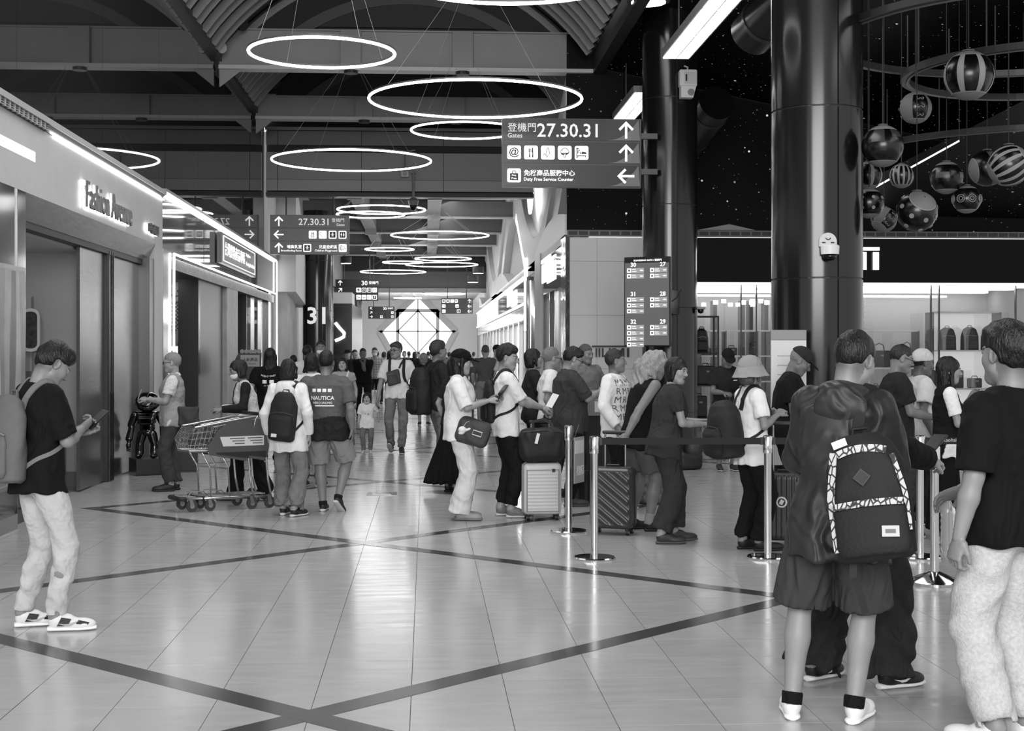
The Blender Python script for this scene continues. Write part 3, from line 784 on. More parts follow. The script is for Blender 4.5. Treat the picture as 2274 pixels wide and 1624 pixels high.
    def mesh(s, res, lo=None, hi=None):
        f, l = s.grid(res, lo=lo, hi=hi)
        return nets(f, l, res)
def nets(f, l, res):
    """naive surface nets"""
    neg = f < 0
    cnt = np.zeros(tuple(np.array(f.shape) - 1), np.int8)
    for i in (0, 1):
        for j in (0, 1):
            for k in (0, 1): cnt += neg[i:f.shape[0] - 1 + i, j:f.shape[1] - 1 + j, k:f.shape[2] - 1 + k]
    act = (cnt > 0) & (cnt < 8)
    idx = np.full(act.shape, -1, np.int64); ii = np.argwhere(act); idx[act] = np.arange(len(ii))
    if len(ii) == 0: return np.zeros((0, 3)), np.zeros((0, 4), int)
    acc = np.zeros((len(ii), 3)); num = np.zeros(len(ii))
    C = [(i, j, k) for i in (0, 1) for j in (0, 1) for k in (0, 1)]
    val = {c: f[ii[:, 0] + c[0], ii[:, 1] + c[1], ii[:, 2] + c[2]].astype(float) for c in C}
    for c in C:
        for a in range(3):
            if c[a] == 0:
                c2 = list(c); c2[a] = 1; c2 = tuple(c2)
                v0, v1 = val[c], val[c2]; m = (v0 < 0) != (v1 < 0)
                t = np.where(m, v0 / np.where(m, v0 - v1, 1), 0)
                p = np.array(c, float)[None, :].repeat(len(ii), 0); p[:, a] += t
                acc += p * m[:, None]; num += m
    vert = (ii + acc / num[:, None]) * res + l
    quads = []
    for a in range(3):
        b, c = (a + 1) % 3, (a + 2) % 3
        s0 = [slice(1, -1)] * 3; s1 = [slice(1, -1)] * 3; s0[a] = slice(0, -1); s1[a] = slice(1, None)
        n0 = neg[tuple(s0)]; n1 = neg[tuple(s1)]
        e = np.argwhere(n0 != n1)
        if len(e) == 0: continue
        flip = n0[tuple(e.T)]
        off = np.ones(3, int); off[a] = 0
        e = e + off
        q = []
        for db, dc in ((-1, -1), (0, -1), (0, 0), (-1, 0)):
            p = e.copy(); p[:, b] += db; p[:, c] += dc
            q.append(idx[tuple(p.T)])
        q = np.stack(q, 1); q[~flip] = q[~flip][:, ::-1]
        quads.append(q)
    return vert, np.concatenate(quads)
def npmesh(name, v, q, m, parent=None, tone=None, scale=1.0, smooth=True):
    me = bpy.data.meshes.new(name); v = np.asarray(v, float) * scale; q = np.asarray(q)
    me.vertices.add(len(v)); me.vertices.foreach_set('co', v.astype(np.float32).ravel())
    me.loops.add(q.size); me.loops.foreach_set('vertex_index', q.astype(np.int32).ravel())
    me.polygons.add(len(q)); me.polygons.foreach_set('loop_start', np.arange(0, q.size, 4, dtype=np.int32))
    me.polygons.foreach_set('use_smooth', np.ones(len(q), bool) if smooth else np.zeros(len(q), bool))
    me.update(calc_edges=True)
    if tone is not None:
        at = me.attributes.new('tone', 'FLOAT', 'POINT'); at.data.foreach_set('value', np.asarray(tone, np.float32))
    me.materials.append(m)
    return link(name, me, parent)
def joinm(parts):
    vs, qs, n = [], [], 0
    for v, q in parts: vs.append(v); qs.append(q + n); n += len(v)
    return np.concatenate(vs), np.concatenate(qs)
def rotm(ax, deg):
    c, s = math.cos(math.radians(deg)), math.sin(math.radians(deg))
    return np.array({'x': [[1, 0, 0], [0, c, -s], [0, s, c]], 'y': [[c, 0, s], [0, 1, 0], [-s, 0, c]], 'z': [[c, -s, 0], [s, c, 0], [0, 0, 1]]}[ax])
def frame_z(d, hint=(0, 1, 0)):
    """rotation whose z column is d and whose y column leans to hint"""
    z = V3(d) / np.linalg.norm(d); y = V3(hint) - z * (V3(hint) @ z)
    if np.linalg.norm(y) < 1e-5: y = np.array([1., 0, 0]) - z * z[0]
    y /= np.linalg.norm(y); x = np.cross(y, z)
    return np.stack([x, y, z], 1)
def tone_mat(name, rough=.5, bump=0.0, bscale=200, spec=.4, sss=0.0):
    m = bpy.data.materials.new(name); m.use_nodes = True; nt = m.node_tree; b = nt.nodes['Principled BSDF']
    a = nt.nodes.new('ShaderNodeAttribute'); a.attribute_name = 'tone'
    nt.links.new(a.outputs['Fac'], b.inputs['Base Color']); b.inputs['Roughness'].default_value = rough
    b.inputs['Specular IOR Level'].default_value = spec
    if bump:
        n = nt.nodes.new('ShaderNodeTexNoise'); n.inputs['Scale'].default_value = bscale
        tc = nt.nodes.new('ShaderNodeTexCoord'); nt.links.new(tc.outputs['Object'], n.inputs['Vector'])
        bp = nt.nodes.new('ShaderNodeBump'); bp.inputs['Strength'].default_value = bump; bp.inputs['Distance'].default_value = .004
        nt.links.new(n.outputs['Fac'], bp.inputs['Height']); nt.links.new(bp.outputs[0], b.inputs['Normal'])
    return m
SKIN = tone_mat('skin', .48, .05, 260)
CLOTHT = tone_mat('printed_cloth', .8, 1.0, 12, .2); CLOTHT.node_tree.nodes['Bump'].inputs['Distance'].default_value = .03
_cl = {}
def crease(g, rough, strength, scale, name, noise=.05, nscale=20, spec=.2, fine=0.0):
    k = (g, rough, strength, scale, name)
    if k in _cl: return _cl[k]
    m = mat(g, rough, noise=noise, nscale=nscale, spec=spec, name=name, alpha=1.0, coat=0.0, bump=fine, bscale=180.0 + len(_cl) * .01)
    nt = m.node_tree; b = nt.nodes['Principled BSDF']; L = nt.links.new
    tc = nt.nodes.new('ShaderNodeTexCoord'); mp = nt.nodes.new('ShaderNodeMapping'); mp.inputs['Scale'].default_value = (1, 1, .6); mp.inputs['Rotation'].default_value = (.5, .4, 0)
    L(tc.outputs['Object'], mp.inputs[0])
    n = nt.nodes.new('ShaderNodeTexNoise'); n.inputs['Scale'].default_value = scale; n.inputs['Detail'].default_value = 2.5; n.inputs['Roughness'].default_value = .55; n.inputs['Distortion'].default_value = 1.6
    try: n.noise_type = 'RIDGED_MULTIFRACTAL'
    except Exception: pass
    L(mp.outputs[0], n.inputs['Vector'])
    bp = nt.nodes.new('ShaderNodeBump'); bp.inputs['Strength'].default_value = strength; bp.inputs['Distance'].default_value = .05
    L(n.outputs['Fac'], bp.inputs['Height']); L(bp.outputs[0], b.inputs['Normal'])
    _cl[k] = m
    return m
def cloth(g, kind='cotton'):
    if kind == 'denim': return crease(g, .85, .6, 11, 'denim', .2, 9)
    if kind == 'shell': return crease(g, .5, .7, 7, 'shell_fabric', .04, 20, .35)
    if kind == 'fleece': return mat(g, .95, noise=.14, nscale=70, bump=.25, bscale=120, spec=.1, name='fleece')
    return crease(g, .85, .55 if g < .5 else .34, 8, 'cotton')
# ================================================================== PEOPLE
def ik(a, t, l1, l2, pole):
    a, t = V3(a), V3(t); d = t - a; L = np.linalg.norm(d)
    if L > (l1 + l2) * .995: d *= (l1 + l2) * .995 / L; L = (l1 + l2) * .995; t = a + d
    u = d / L; x = (l1 * l1 - l2 * l2 + L * L) / (2 * L); h = math.sqrt(max(l1 * l1 - x * x, 0))
    p = V3(pole) - u * (V3(pole) @ u); p /= max(np.linalg.norm(p), 1e-6)
    return a + u * x + p * h, t
def folds(amp, seed, fz=26, fx=9, lo=None, hi=None):
    r = random.Random(seed); a, b, c, e = [r.uniform(0, 6.28) for _ in range(4)]
    def w(x, y, z):
        m = 1.0
        if lo is not None: m = np.clip((hi - z) / (hi - lo), 0, 1)
        q = np.sin(fz * z + 4.5 * np.sin(fx * .7 * x + a) + 4.0 * np.sin(fx * .8 * y + b)) * np.sin(7 * z + 9 * x + 6 * y + c) + .7 * np.sin(fz * .5 * z + 17 * x - 13 * y + e + 2 * np.sin(9 * y + a))
        return amp * q * m
    return w
def hand_field(W, D, N, side, curl=25, spread=1.0, thumb=30):
    """W wrist, D finger direction, N back-of-hand normal, side +1 right / -1 left"""
    R = frame_z(D, N); T = lambda p: V3(W) + R @ V3(p)
    sx = 1.0 if side > 0 else -1.0            # thumb side along +x for a right hand seen with its back up
    f = Field()
    f.u(s_loft(W, R, [(-.06, .026, .021), (0, .028, .019), (.03, .037, .017), (.06, .041, .016), (.088, .039, .013)]), .01)
    for i, (x, L, r) in enumerate(((.031, .066, .0088), (.0105, .076, .009), (-.0105, .071, .0087), (-.030, .055, .0078))):
        p = np.array([-sx * x * 1.0 if False else sx * -x, 0, .082]); ang = curl * (.5 + .12 * i); d0 = np.array([sx * -x * .6 * spread, 0, 1.0])
        for seg, fr in enumerate((.46, .30, .26)):
            a = math.radians(ang); dv = np.array([d0[0] * math.cos(a), -math.sin(a), math.cos(a)]); dv /= np.linalg.norm(dv)
            q = p + dv * L * fr
            f.u(s_cone(T(p), T(q), r * (1 - .08 * seg), r * (.92 - .08 * seg)), .006)
            p = q; ang += curl * (1.0 - .25 * seg)
    p = np.array([sx * -.03 if False else -sx * -.034, -.004, .022]); p[0] = -sx * .034 * -1
    # thumb leaves the side of the palm near its base
    tx = -sx
    p = np.array([tx * .030, -.006, .018]); a = math.radians(thumb)
    q = p + np.array([tx * math.sin(a) * .9, -.35, math.cos(a)]) * .040
    e = q + np.array([tx * math.sin(a) * .35, -.45, math.cos(a)]) * .034
    f.u(s_cone(T(p), T(q), .0145, .0105), .012); f.u(s_cone(T(q), T(e), .0105, .0085), .006)
    return f
HEADB = dict(
    short=dict(fore=(.088, .062), nape=(-.088, -.062), th=.012),
    buzz=dict(fore=(.086, .066), nape=(-.086, -.055), th=.005),
)
PEOPLE = []
def person(u, v, ht, face, label, lod=1.0, pos=None, b=1.0, bd=1.0, sex='m', lean=0, side=0, twist=0, head=(0, 0, 0), R=None, L=None, Rp=None, Lp=None,
           Rh=None, Lh=None, curl=(24, 24), feet=None, hair='short', hairg=.09, skin=.58, top=None, bottom=None, shoes=None, hat=None, mask=None,
           glasses=False, drop=0.0, belly=0.0, seed=0, elbow=None, group=None, noname=None, handfine=True, wristn=None, scale_head=1.0, sit=False, collar=None, smile=0):
    x0, y0 = pos if pos else G(u, v)
    root = thing('person', label, 'person', (x0, y0, 0), -math.radians(face), group)
    K = ht / 1.706
    top = dict(dict(kind='t', g=.2, hem=.84, ease=1.0, sl=.72, mat='cotton'), **(top or {}))
    bottom = dict(dict(kind='long', g=.2, ease=1.0, hem=.10, mat='cotton'), **(bottom or {}))
    shoes = dict(dict(g=.15, sole=.8, kind='sneaker'), **(shoes or {}))
    P0 = np.array([0, 0, .94 - drop])
    Rs = rotm('z', -twist) @ rotm('x', -lean) @ rotm('y', side)
    C = lambda p: P0 + Rs @ V3(p)
    sw = .172 * b if sex == 'm' else .156 * b
    S = {1: C((sw, -.012, .434)), -1: C((-sw, -.012, .434))}
    NB = C((0, -.02, .49))
    Rh_ = Rs @ rotm('z', -head[0]) @ rotm('x', -head[1]) @ rotm('y', head[2])
    Rn = Rs @ rotm('x', -head[1] * .3)
    HCn = NB + Rn @ V3((0, .010, .048)) + Rh_ @ V3((0, .016, .098))
    HD = lambda p: HCn + Rh_ @ (V3(p) * scale_head)
    arms = {}
    for sd, tgt, pole in ((1, R, Rp), (-1, L, Lp)):
        t = C((sd * (sw + .07), .03, .452 - .51)) if tgt is None else V3(tgt)
        po = V3(pole) if pole is not None else np.array([sd * .45, -.75, -.5])
        e, w = ik(S[sd], t, .285, .25, po)
        arms[sd] = (S[sd], e, w)
    ft = feet or ((.10, 0, 0, 8, 0), (-.10, 0, 0, -8, 0))
    legs = {}
    for sd, q in ((1, ft[0]), (-1, ft[1])):
        hip = P0 + np.array([sd * .088 * b, 0, -.03])
        Rf = rotm('z', -q[3]) @ rotm('x', -q[4])
        q = (q[0], q[1] + .032) + tuple(q[2:])
        ank = np.array([q[0], q[1], q[2]]) + Rf @ np.array([0, -.045, .085]) + np.array([0, .0, 0])
        pole = np.array([q[5] if len(q) > 5 else sd * .12, 1.0, .1])
        kn, an = ik(hip, ank, .435, .415, Rf @ pole if not sit else pole)
        legs[sd] = (hip, kn, an, Rf, np.array([q[0], q[1], q[2]]))
    # ---------------- skin
    F_ = Field()
    tw = 1.0 if sex == 'm' else .92
    F_.u(s_loft(P0, Rs, [(-.10, .12, .09), (0, .145 * b * tw, .10 * bd), (.14, .13 * b * tw, .09 * bd), (.3, .15 * b * tw, .10 * bd), (.42, .14 * b * tw, .08), (.47, .07, .055)]), .02)
    F_.u(s_cone(C((0, -.015, .45)), NB + Rn @ V3((0, .015, .07)), .058 if sex == 'm' else .048, .052 if sex == 'm' else .043), .03)
    am = (1.0 if sex == 'm' else .84) * (.55 + .45 * b)
    for sd in (1, -1):
        s, e, w = arms[sd]
        F_.u(s_cone(s, e, .05 * am, .039 * am), .02); F_.u(s_cone(e, e + (w - e) * .35, .039 * am, .041 * am), .015); F_.u(s_cone(e + (w - e) * .35, w, .041 * am, .026 * am), .015)
        h, k, a, Rf, q = legs[sd]
        lm = .55 + .45 * b
        F_.u(s_cone(h, k, .082 * lm, .054 * lm), .02); F_.u(s_cone(k, k + (a - k) * .35, .052 * lm, .057 * lm), .02)
        back = (Rf @ np.array([0, -1, 0])); cf = k + (a - k) * .32 + back * .014
        F_.u(s_ell(cf, (.05 * lm, .05 * lm, .13), frame_z(a - k)), .02)
        F_.u(s_cone(k + (a - k) * .35, a, .054 * lm, .036), .02)
        F_.u(s_cone(a, q + Rf @ np.array([0, .12, .03]), .036, .026), .02)
    parts = [F_.mesh(.013 * max(lod, 1))]
    ntone = [np.full(len(parts[0][0]), lin(skin))]
    # ---------------- hands
    HF = {}
    for sd, ov, cu in ((1, Rh, curl[0]), (-1, Lh, curl[1])):
        s, e, w = arms[sd]
        D = (w - e) if ov is None else V3(ov[:3])
        N = V3(ov[3:6]) if ov is not None and len(ov) > 3 else (np.array([sd * 1.0, .25, .15]) if D[2] < -.12 else np.array([sd * .5, -.2, .9]))
        hf = hand_field(w, D / np.linalg.norm(D), N, sd, cu); HF[sd] = hf
        if lod < 3:
            p = hf.mesh(.0042 * max(1, lod * .95)); parts.append(p); ntone.append(np.full(len(p[0]), lin(skin * .97)))
    # ---------------- head
    hs = scale_head; E = lambda c, r, R_=None: s_ell(HD(c), V3(r) * hs, Rh_ if R_ is None else Rh_ @ R_)
    Q = lambda a, b_, r1, r2=None: s_cone(HD(a), HD(b_), r1 * hs, (r1 if r2 is None else r2) * hs)
    fem = sex == 'f'
    H_ = Field()
    H_.u(s_cone(HD((0, -.022, -.07)), NB + Rs @ V3((0, .005, -.02)), .053 * hs if not fem else .045 * hs, .055 if not fem else .047), .03)
    H_.u(E((0, -.012, .026), (.075, .096, .09)), .03)
    H_.u(E((0, .030, -.042), (.059 if not fem else .055, .064, .072)), .04)
    H_.u(Q((-.016 if not fem else -.008, .070, -.095), (.016 if not fem else .008, .070, -.095), .021 if not fem else .018), .03)
    for sd in (1, -1):
        H_.u(E((sd * .036, .056, -.022), (.027, .03, .03)), .025)
        H_.u(Q((sd * .05, .015, -.06), (sd * .022, .06, -.09), .022), .03)
    if lod < 2.2:
        H_.u(Q((-.034, .081, .024), (.034, .081, .024), .0125), .016)
        H_.u(Q((0, .090, .014), (0, .1105, -.022), .0075, .0125), .012)
        for sd in (1, -1):
            H_.u(E((sd * .0125, .1, -.026), (.0085, .010, .008)), .008)
            H_.sub(E((sd * .032, .100, .007), (.016, .017, .011)), .014)
            H_.u(E((sd * .031, .0805, .006), (.0135, .0125, .0125)), .003)
            H_.u(E((sd * .031, .0855, .0135), (.0165, .011, .0055)), .006)
            H_.u(E((sd * .078, -.006, -.008), (.008, .019, .031), rotm('z', -sd * 22)), .008)
            H_.sub(E((sd * .087, -.002, -.004), (.006, .010, .017), rotm('z', -sd * 22)), .005)
        H_.u(E((0, .0885, -.0535), (.0215, .0105, .0062)), .006); H_.u(E((0, .0875, -.0645), (.0185, .0105, .0068)), .006)
        H_.sub(Q((-.019, .1005, -.0588), (.019, .1005, -.0588), .0022), .004)
    else:
        H_.u(Q((0, .09, .01), (0, .108, -.022), .009, .013), .012)
        for sd in (1, -1): H_.u(E((sd * .078, -.006, -.008), (.009, .019, .03)), .008); H_.sub(E((sd * .032, .102, .007), (.016, .016, .011)), .014)
    hv, hq = H_.mesh(.0052 * (1 if lod <= 1 else lod * .9))
    lp = (hv - HCn) @ Rh_ / hs
    tn = np.full(len(hv), lin(skin)); X, Y, Z = lp.T
    fr = Y > .055
    def put(mask, g):
        tn[mask] = lin(g)
    ax = np.abs(X)
    put(fr & (((X) / .021) ** 2 + ((Z + .0588) / .0115) ** 2 < 1) & (Y > .075), skin * (.72 if not fem else .62))
    put(fr & (np.abs(Z - .0285 + (ax - .03) * .12) < .0042) & (ax > .013) & (ax < .049) & (Y > .05), max(.1, hairg if hairg < .5 else .3) + .08)
    put(fr & (((ax - .031) / .0135) ** 2 + ((Z - .0055) / .0058) ** 2 < 1) & (Y > .07), .62)
    put(fr & (((ax - .031) / .0068) ** 2 + ((Z - .0055) / .0068) ** 2 < 1) & (Y > .07), .06)
    put(fr & (np.abs(Z - .0125) < .0028) & (ax > .017) & (ax < .046) & (Y > .066), .14)
    if hair in ('short', 'tuft', 'side', 'flat') and hairg < .3:
        m_ = (Z < .02) & (Z > -.12) & (Y < -.01); tn[m_] = tn[m_] * (1 - .55 * np.clip((Z[m_] + .12) / .06, 0, 1))
    parts.append((hv, hq)); ntone.append(tn)
    bv, bq = joinm(parts)
    npmesh('body', bv, bq, SKIN, root, np.concatenate(ntone), K)
    # ---------------- hair
    HR = 0.0085 * max(1, lod * .8)
    hg = cloth(hairg, 'hair')
    hm = mat(hairg, .42 if hairg < .3 else .6, name='hair', bump=.5, bscale=120, aniso=(1, 1, .25), spec=.4, noise=.25, nscale=120)
    f = None
    rr = np.random.RandomState(seed + 3)
    def strands(amp, fr_=90):
        ph = rr.uniform(0, 6, 4)
        return lambda x, y, z: amp * (np.sin(fr_ * x + 3 * np.sin(20 * z + ph[0])) * np.sin(fr_ * y + ph[1] + 2 * np.sin(17 * z)) + .6 * np.sin(.6 * fr_ * (x + y) + ph[2]))
    def capcut(f, fore, nape, kk=.012):
        a = HD((0, fore[0], fore[1])); c_ = HD((0, nape[0], nape[1])); d = c_ - a
        n = np.cross(Rh_[:, 0], d); n = n / np.linalg.norm(n)
        if n @ Rh_[:, 2] > 0: n = -n
        f.cut(a, n, kk)
    if hair in ('short', 'buzz', 'tuft', 'flat', 'side', 'balding'):
        th = dict(short=.014, buzz=.006, tuft=.024, flat=.016, side=.017, balding=.006)[hair]
        f = Field(); f.u(E((0, -.015, .032), (.0755 + th * .35, .096 + th * .6, .089 + th)), .01)
        if hair in ('tuft', 'flat', 'side'): f.u(E((0, .042, .088), (.058, .045, .034)), .03)
        if hair == 'side': f.u(E((.02, .06, .075), (.055, .03, .03)), .03)
        capcut(f, (.092, .058 if hair != 'balding' else .08), (-.088, -.114), .04)
        for sd in (1, -1):
            f.sub(E((sd * .086, .006, -.022), (.03, .030, .046)), .02)
        if hair == 'tuft': f.wob(strands(.0045, 75))
        else: f.wob(strands(.0022))
    elif hair in ('long', 'longback', 'bob', 'bangs'):
        f = Field(); f.u(E((0, -.016, .028), (.084, .106, .098)), .01)
        zl = {'long': -.36, 'longback': -.34, 'bob': -.105, 'bangs': -.13}[hair]
        capcut(f, (.10, .048 if hair != 'bangs' else .036), (-.02, -.30) if hair != 'bangs' else (.02, -.30))
        g2 = Field()
        # falling curtain behind and beside the face
        dn = -np.array([0, 0, 1.0]) if True else None
        base = HD((0, -.045, -.01)); Rc = frame_z((0, 0, -1), Rs[:, 1])
        Rc = np.stack([Rs[:, 0], np.cross((0, 0, -1), Rs[:, 0]), np.array([0, 0, -1.0])], 1); Rc[:, 1] *= 1
        L_ = -zl
        f.u(s_loft(base, Rc, [(-.03, .074, .062), (.06, .084, .06), (.12, .086, .055), (min(.22, L_ * .75), .088, .05, 0, .012), (L_, .06, .03, 0, .02)] if L_ > .2 else
                   [(-.03, .074, .062), (.03, .084, .066), (.07, .085, .062), (L_, .066, .048)]), .025)
        for sd in (1, -1):
            f.u(s_cone(HD((sd * .074, .01, .02)), HD((sd * .082, .018, -.08)) + np.array([0, 0, min(0, zl + .2)]) * (1 if hair == 'long' else .3), .022, .016), .02)
        f.sub(E((0, .085, -.035), (.062, .062, .085)), .01)
        f.wob(strands(.0028, 110))
    elif hair == 'curly':
        f = Field(); f.u(E((0, -.03, .02), (.115, .12, .12)), .02)
        f.u(s_ell(HD((0, -.07, -.12)), (.14, .10, .16)), .05); f.u(s_ell(HD((0, -.05, -.24)), (.12, .075, .08)), .05)
        f.sub(E((0, .11, -.03), (.07, .07, .10)), .02); f.wob(strands(.013, 62))
    elif hair == 'bonnet': f = None
    if f is not None and hat in ('cap', 'bucket', 'cap_back'):
        f.cut(HD((0, 0, .058)), Rh_ @ V3((0, -.12, 1)), .004)
    if f is not None:
        v_, q_ = f.mesh(HR); npmesh('hair', v_, q_, hm, root, None, K)
    if hat: 
        hk = hat if isinstance(hat, str) else hat
        hgr = noname if noname is not None else .12
        f = Field()
        if hk in ('cap', 'cap_back'):
            f.u(E((0, -.012, .036), (.090, .112, .100)), .01); f.cut(HD((0, 0, .034)), Rh_ @ V3((0, -.10, -1)), .006)
            d = 1 if hk == 'cap' else -1
            br = Field(); br.u(E((0, .10 * d if d > 0 else -.11, .046 if d > 0 else .028), (.080, .085, .012), rotm('x', -14 * d)), .01)
            br.sub(E((0, -.012, .03), (.080, .100, .09)), .006)
            v_, q_ = br.mesh(.006 * max(1, lod * .8)); br_ = (v_, q_)
        elif hk == 'bucket':
            f.u(E((0, -.008, .050), (.095, .115, .095)), .01); f.cut(HD((0, 0, .03)), Rh_ @ V3((0, 0, -1)), .006)
            br = Field(); br.u(s_loft(HD((0, -.005, -.045)), Rh_, [(0, .152, .174), (.03, .132, .152), (.09, .100, .120)]), .005); br.sub(s_loft(HD((0, -.005, -.06)), Rh_, [(0, .150, .172), (.035, .122, .143), (.10, .086, .106)]), .004)
            br.wob(folds(.004, seed, 20, 22)); br_ = br.mesh(.006 * max(1, lod * .8))
        elif hk == 'beanie':
            f.u(E((0, -.02, .035), (.092, .112, .105)), .01); f.cut(HD((0, 0, .02)), Rh_ @ V3((0, .3, -1)), .006); f.wob(strands(.002, 60)); br_ = None
        v_, q_ = f.mesh(.006 * max(1, lod * .8))
        ho = npmesh('hat', v_, q_, cloth(hgr), root, None, K)
        if br_ is not None: npmesh('brim', br_[0], br_[1], cloth(hgr), ho, None, K)
    if mask:
        f = Field(); f.u(E((0, .032, -.05), (.069, .082, .064)), .01); f.cut(HD((0, .02, 0)), Rh_ @ V3((0, -1, .05)), .004); f.cut(HD((0, 0, -.008)), Rh_ @ V3((0, .25, 1)), .004)
        v_, q_ = f.mesh(.0062 * max(1, lod * .8)); npmesh('face_mask', v_, q_, mat(mask, .8), root, None, K)
    if glasses and lod < 3:
        mb = MB()
        for sd in (1, -1):
            pts = [HD((sd * .031 + .021 * math.cos(a), .112 - .012 * abs(sd * .031 + .021 * math.cos(a)) / .05, .004 + .016 * math.sin(a))) * K for a in np.linspace(0, 6.283, 15)[:-1]]
            mb.tube(pts, .0016 * K * max(1, lod), 5, True); mb.tube([HD((sd * .051, .1, .008)) * K, HD((sd * .082, .0, .012)) * K], .0017 * K * max(1, lod), 5)
        mb.tube([HD((-.011, .112, .008)) * K, HD((.011, .112, .008)) * K], .0016 * K * max(1, lod), 5)
        mb.build('glasses', mat(.1, .3), root)
    # ---------------- bottom
    CR = .0095 * max(1, lod * .85)
    e = bottom['ease']; B_ = Field(); bk = bottom['kind']
    hipw = .168 * b if sex == 'm' else .166 * b
    if bk in ('skirt', 'dress'):
        hz = bottom['hem']; fl = bottom.get('flare', 1.6)
        tilt = bottom.get('tilt', (0, 0))
        B_.u(s_loft((0, 0, 0), np.eye(3), [(hz, hipw * fl, .125 * fl, tilt[0], tilt[1]), (hz + .1, hipw * fl * .96, .125 * fl * .96, tilt[0] * .8, tilt[1] * .8), (.70 - drop, hipw * 1.12, .14), (.9 - drop, hipw * .98, .122 * bd), (1.04 - drop, .14 * b, .10 * bd)]), .02)
        ph = rr.uniform(0, 6)
        B_.wob(lambda x, y, z: .016 * np.sin(15 * np.arctan2(y - tilt[1] * .5, x - tilt[0] * .5) + ph) * np.clip((.8 - z) * 1.6, 0, 1))
    else:
        B_.u(s_loft(P0 + np.array([0, 0, 0]), Rs if abs(lean) < 12 else rotm('x', -lean * .5), [(-.12, .13 * b, .10 * bd * e), (-.07, hipw * .98 * (.5 + .5 * e), .125 * bd * (.5 + .5 * e)), (.0, hipw * (.6 + .4 * e), .125 * bd * (.6 + .4 * e)), (.09, .152 * b, .108 * bd)]), .02)
        B_.u(s_ell(P0 + np.array([0, -.05, -.05]), (.135 * b, .085 * bd, .10)), .03)
        for sd in (1, -1):
            h, k, a, Rf, q = legs[sd]; d = k - h; Ln = np.linalg.norm(d); fz = frame_z(d, (0, 1, 0))
            r0, r1 = .098 * b * (.55 + .45 * e), .072 * (.5 + .5 * b) * e
            if bk == 'shorts':
                en = Ln * bottom.get('len', .86); fl = bottom.get('flare', 1.18)
                B_.u(s_loft(h, fz, [(-.02, r0, r0 * 1.05), (en * .5, (r0 + r1 * fl) / 2 * 1.04, (r0 + r1 * fl) / 2 * 1.06), (en, r1 * fl * 1.12, r1 * fl * 1.16)]), .03)
                if lod < 1.6: B_.sub(s_loft(h, fz, [(en - .02, r1 * fl * .94, r1 * fl * .96), (en + .02, r1 * fl * .96, r1 * fl * 1.0)]), .004)
            else:
                d2 = a - k; L2 = np.linalg.norm(d2); fz2 = frame_z(d2, (0, 1, 0)); en = L2 * (1 - (bottom['hem'] - .085) / .42)
                rh = bottom.get('rh', .058) * (.5 + .5 * e)
                B_.u(s_cone(h, k, r0, r1), .03)
                B_.u(s_loft(k, fz2, [(-.03, r1 * .98, r1 * .98), (en * .35, (r1 * .7 + rh * .3), (r1 * .7 + rh * .3) * 1.06), (en, rh, rh * 1.12)]), .014)
                if lod < 1.6: B_.sub(s_loft(k, fz2, [(en - .02, rh * .76, rh * .86), (en + .02, rh * .78, rh * .88)]), .004)
        if bk == 'long': B_.wob(folds(.004 * bottom.get('fold', 1), seed + 5, 40, 16)); B_.wob(folds(.006 * bottom.get('fold', 1), seed + 6, 58, 14, .12, .5))
        else: B_.wob(folds(.005, seed + 5, 14, 34))
    v_, q_ = B_.mesh(CR)
    bt = bottom.get('tone')
    npmesh({'long': 'trousers', 'shorts': 'shorts', 'skirt': 'skirt', 'dress': 'skirt'}[bk], v_, q_, CLOTHT if bt else cloth(bottom['g'], bottom['mat']), root, bt(v_) if bt else None, K)
    # ---------------- top
    e = top['ease']; zh = top['hem'] - .94
    if sex == 'm': W_ = [(.172, .128), (.172, .127), (.166, .122), (.186, .13), (.188, .12), (.150, .092), (.085, .07)]
    else: W_ = [(.168, .128), (.162, .122), (.142, .112), (.160, .125), (.164, .108), (.136, .085), (.08, .066)]
    zz = [zh, min(0, zh + .15) if zh < -.05 else zh + .02, .15, .30, .395, .452, .497]
    if zz[1] <= zz[0]: zz[1] = zz[0] + .02
    fl = top.get('flare', 1.0)
    st = []
    for i, (z_, (wx, wy)) in enumerate(zip(zz, W_)):
        ee = 1 + (e - 1) * (1 if i < 5 else .35); m_ = fl if i == 0 else (1 + fl) / 2 if i == 1 else 1
        st.append((z_, wx * b * ee * m_, wy * bd * ee * m_ + (belly if 0 < i < 4 else belly * .6 if i == 0 else 0) * .5, 0, (belly if 0 < i < 4 else belly * .6 if i == 0 else 0) * .5))
    T_ = Field(); T_.u(s_loft(P0, Rs, st), .02)
    if fem and top.get('bust', True):
        for sd in (1, -1): T_.u(s_ell(C((sd * .07, .085, .27)), (.068, .055, .065), Rs), .05)
    if top['kind'] != 'tank':
        for sd in (1, -1): T_.u(s_cone(C((sd * .06, -.015, .462)), S[sd] + Rs @ V3((0, 0, .0)), .038, .050 * (.6 + .4 * e)), .045)
    sl = top['sl']
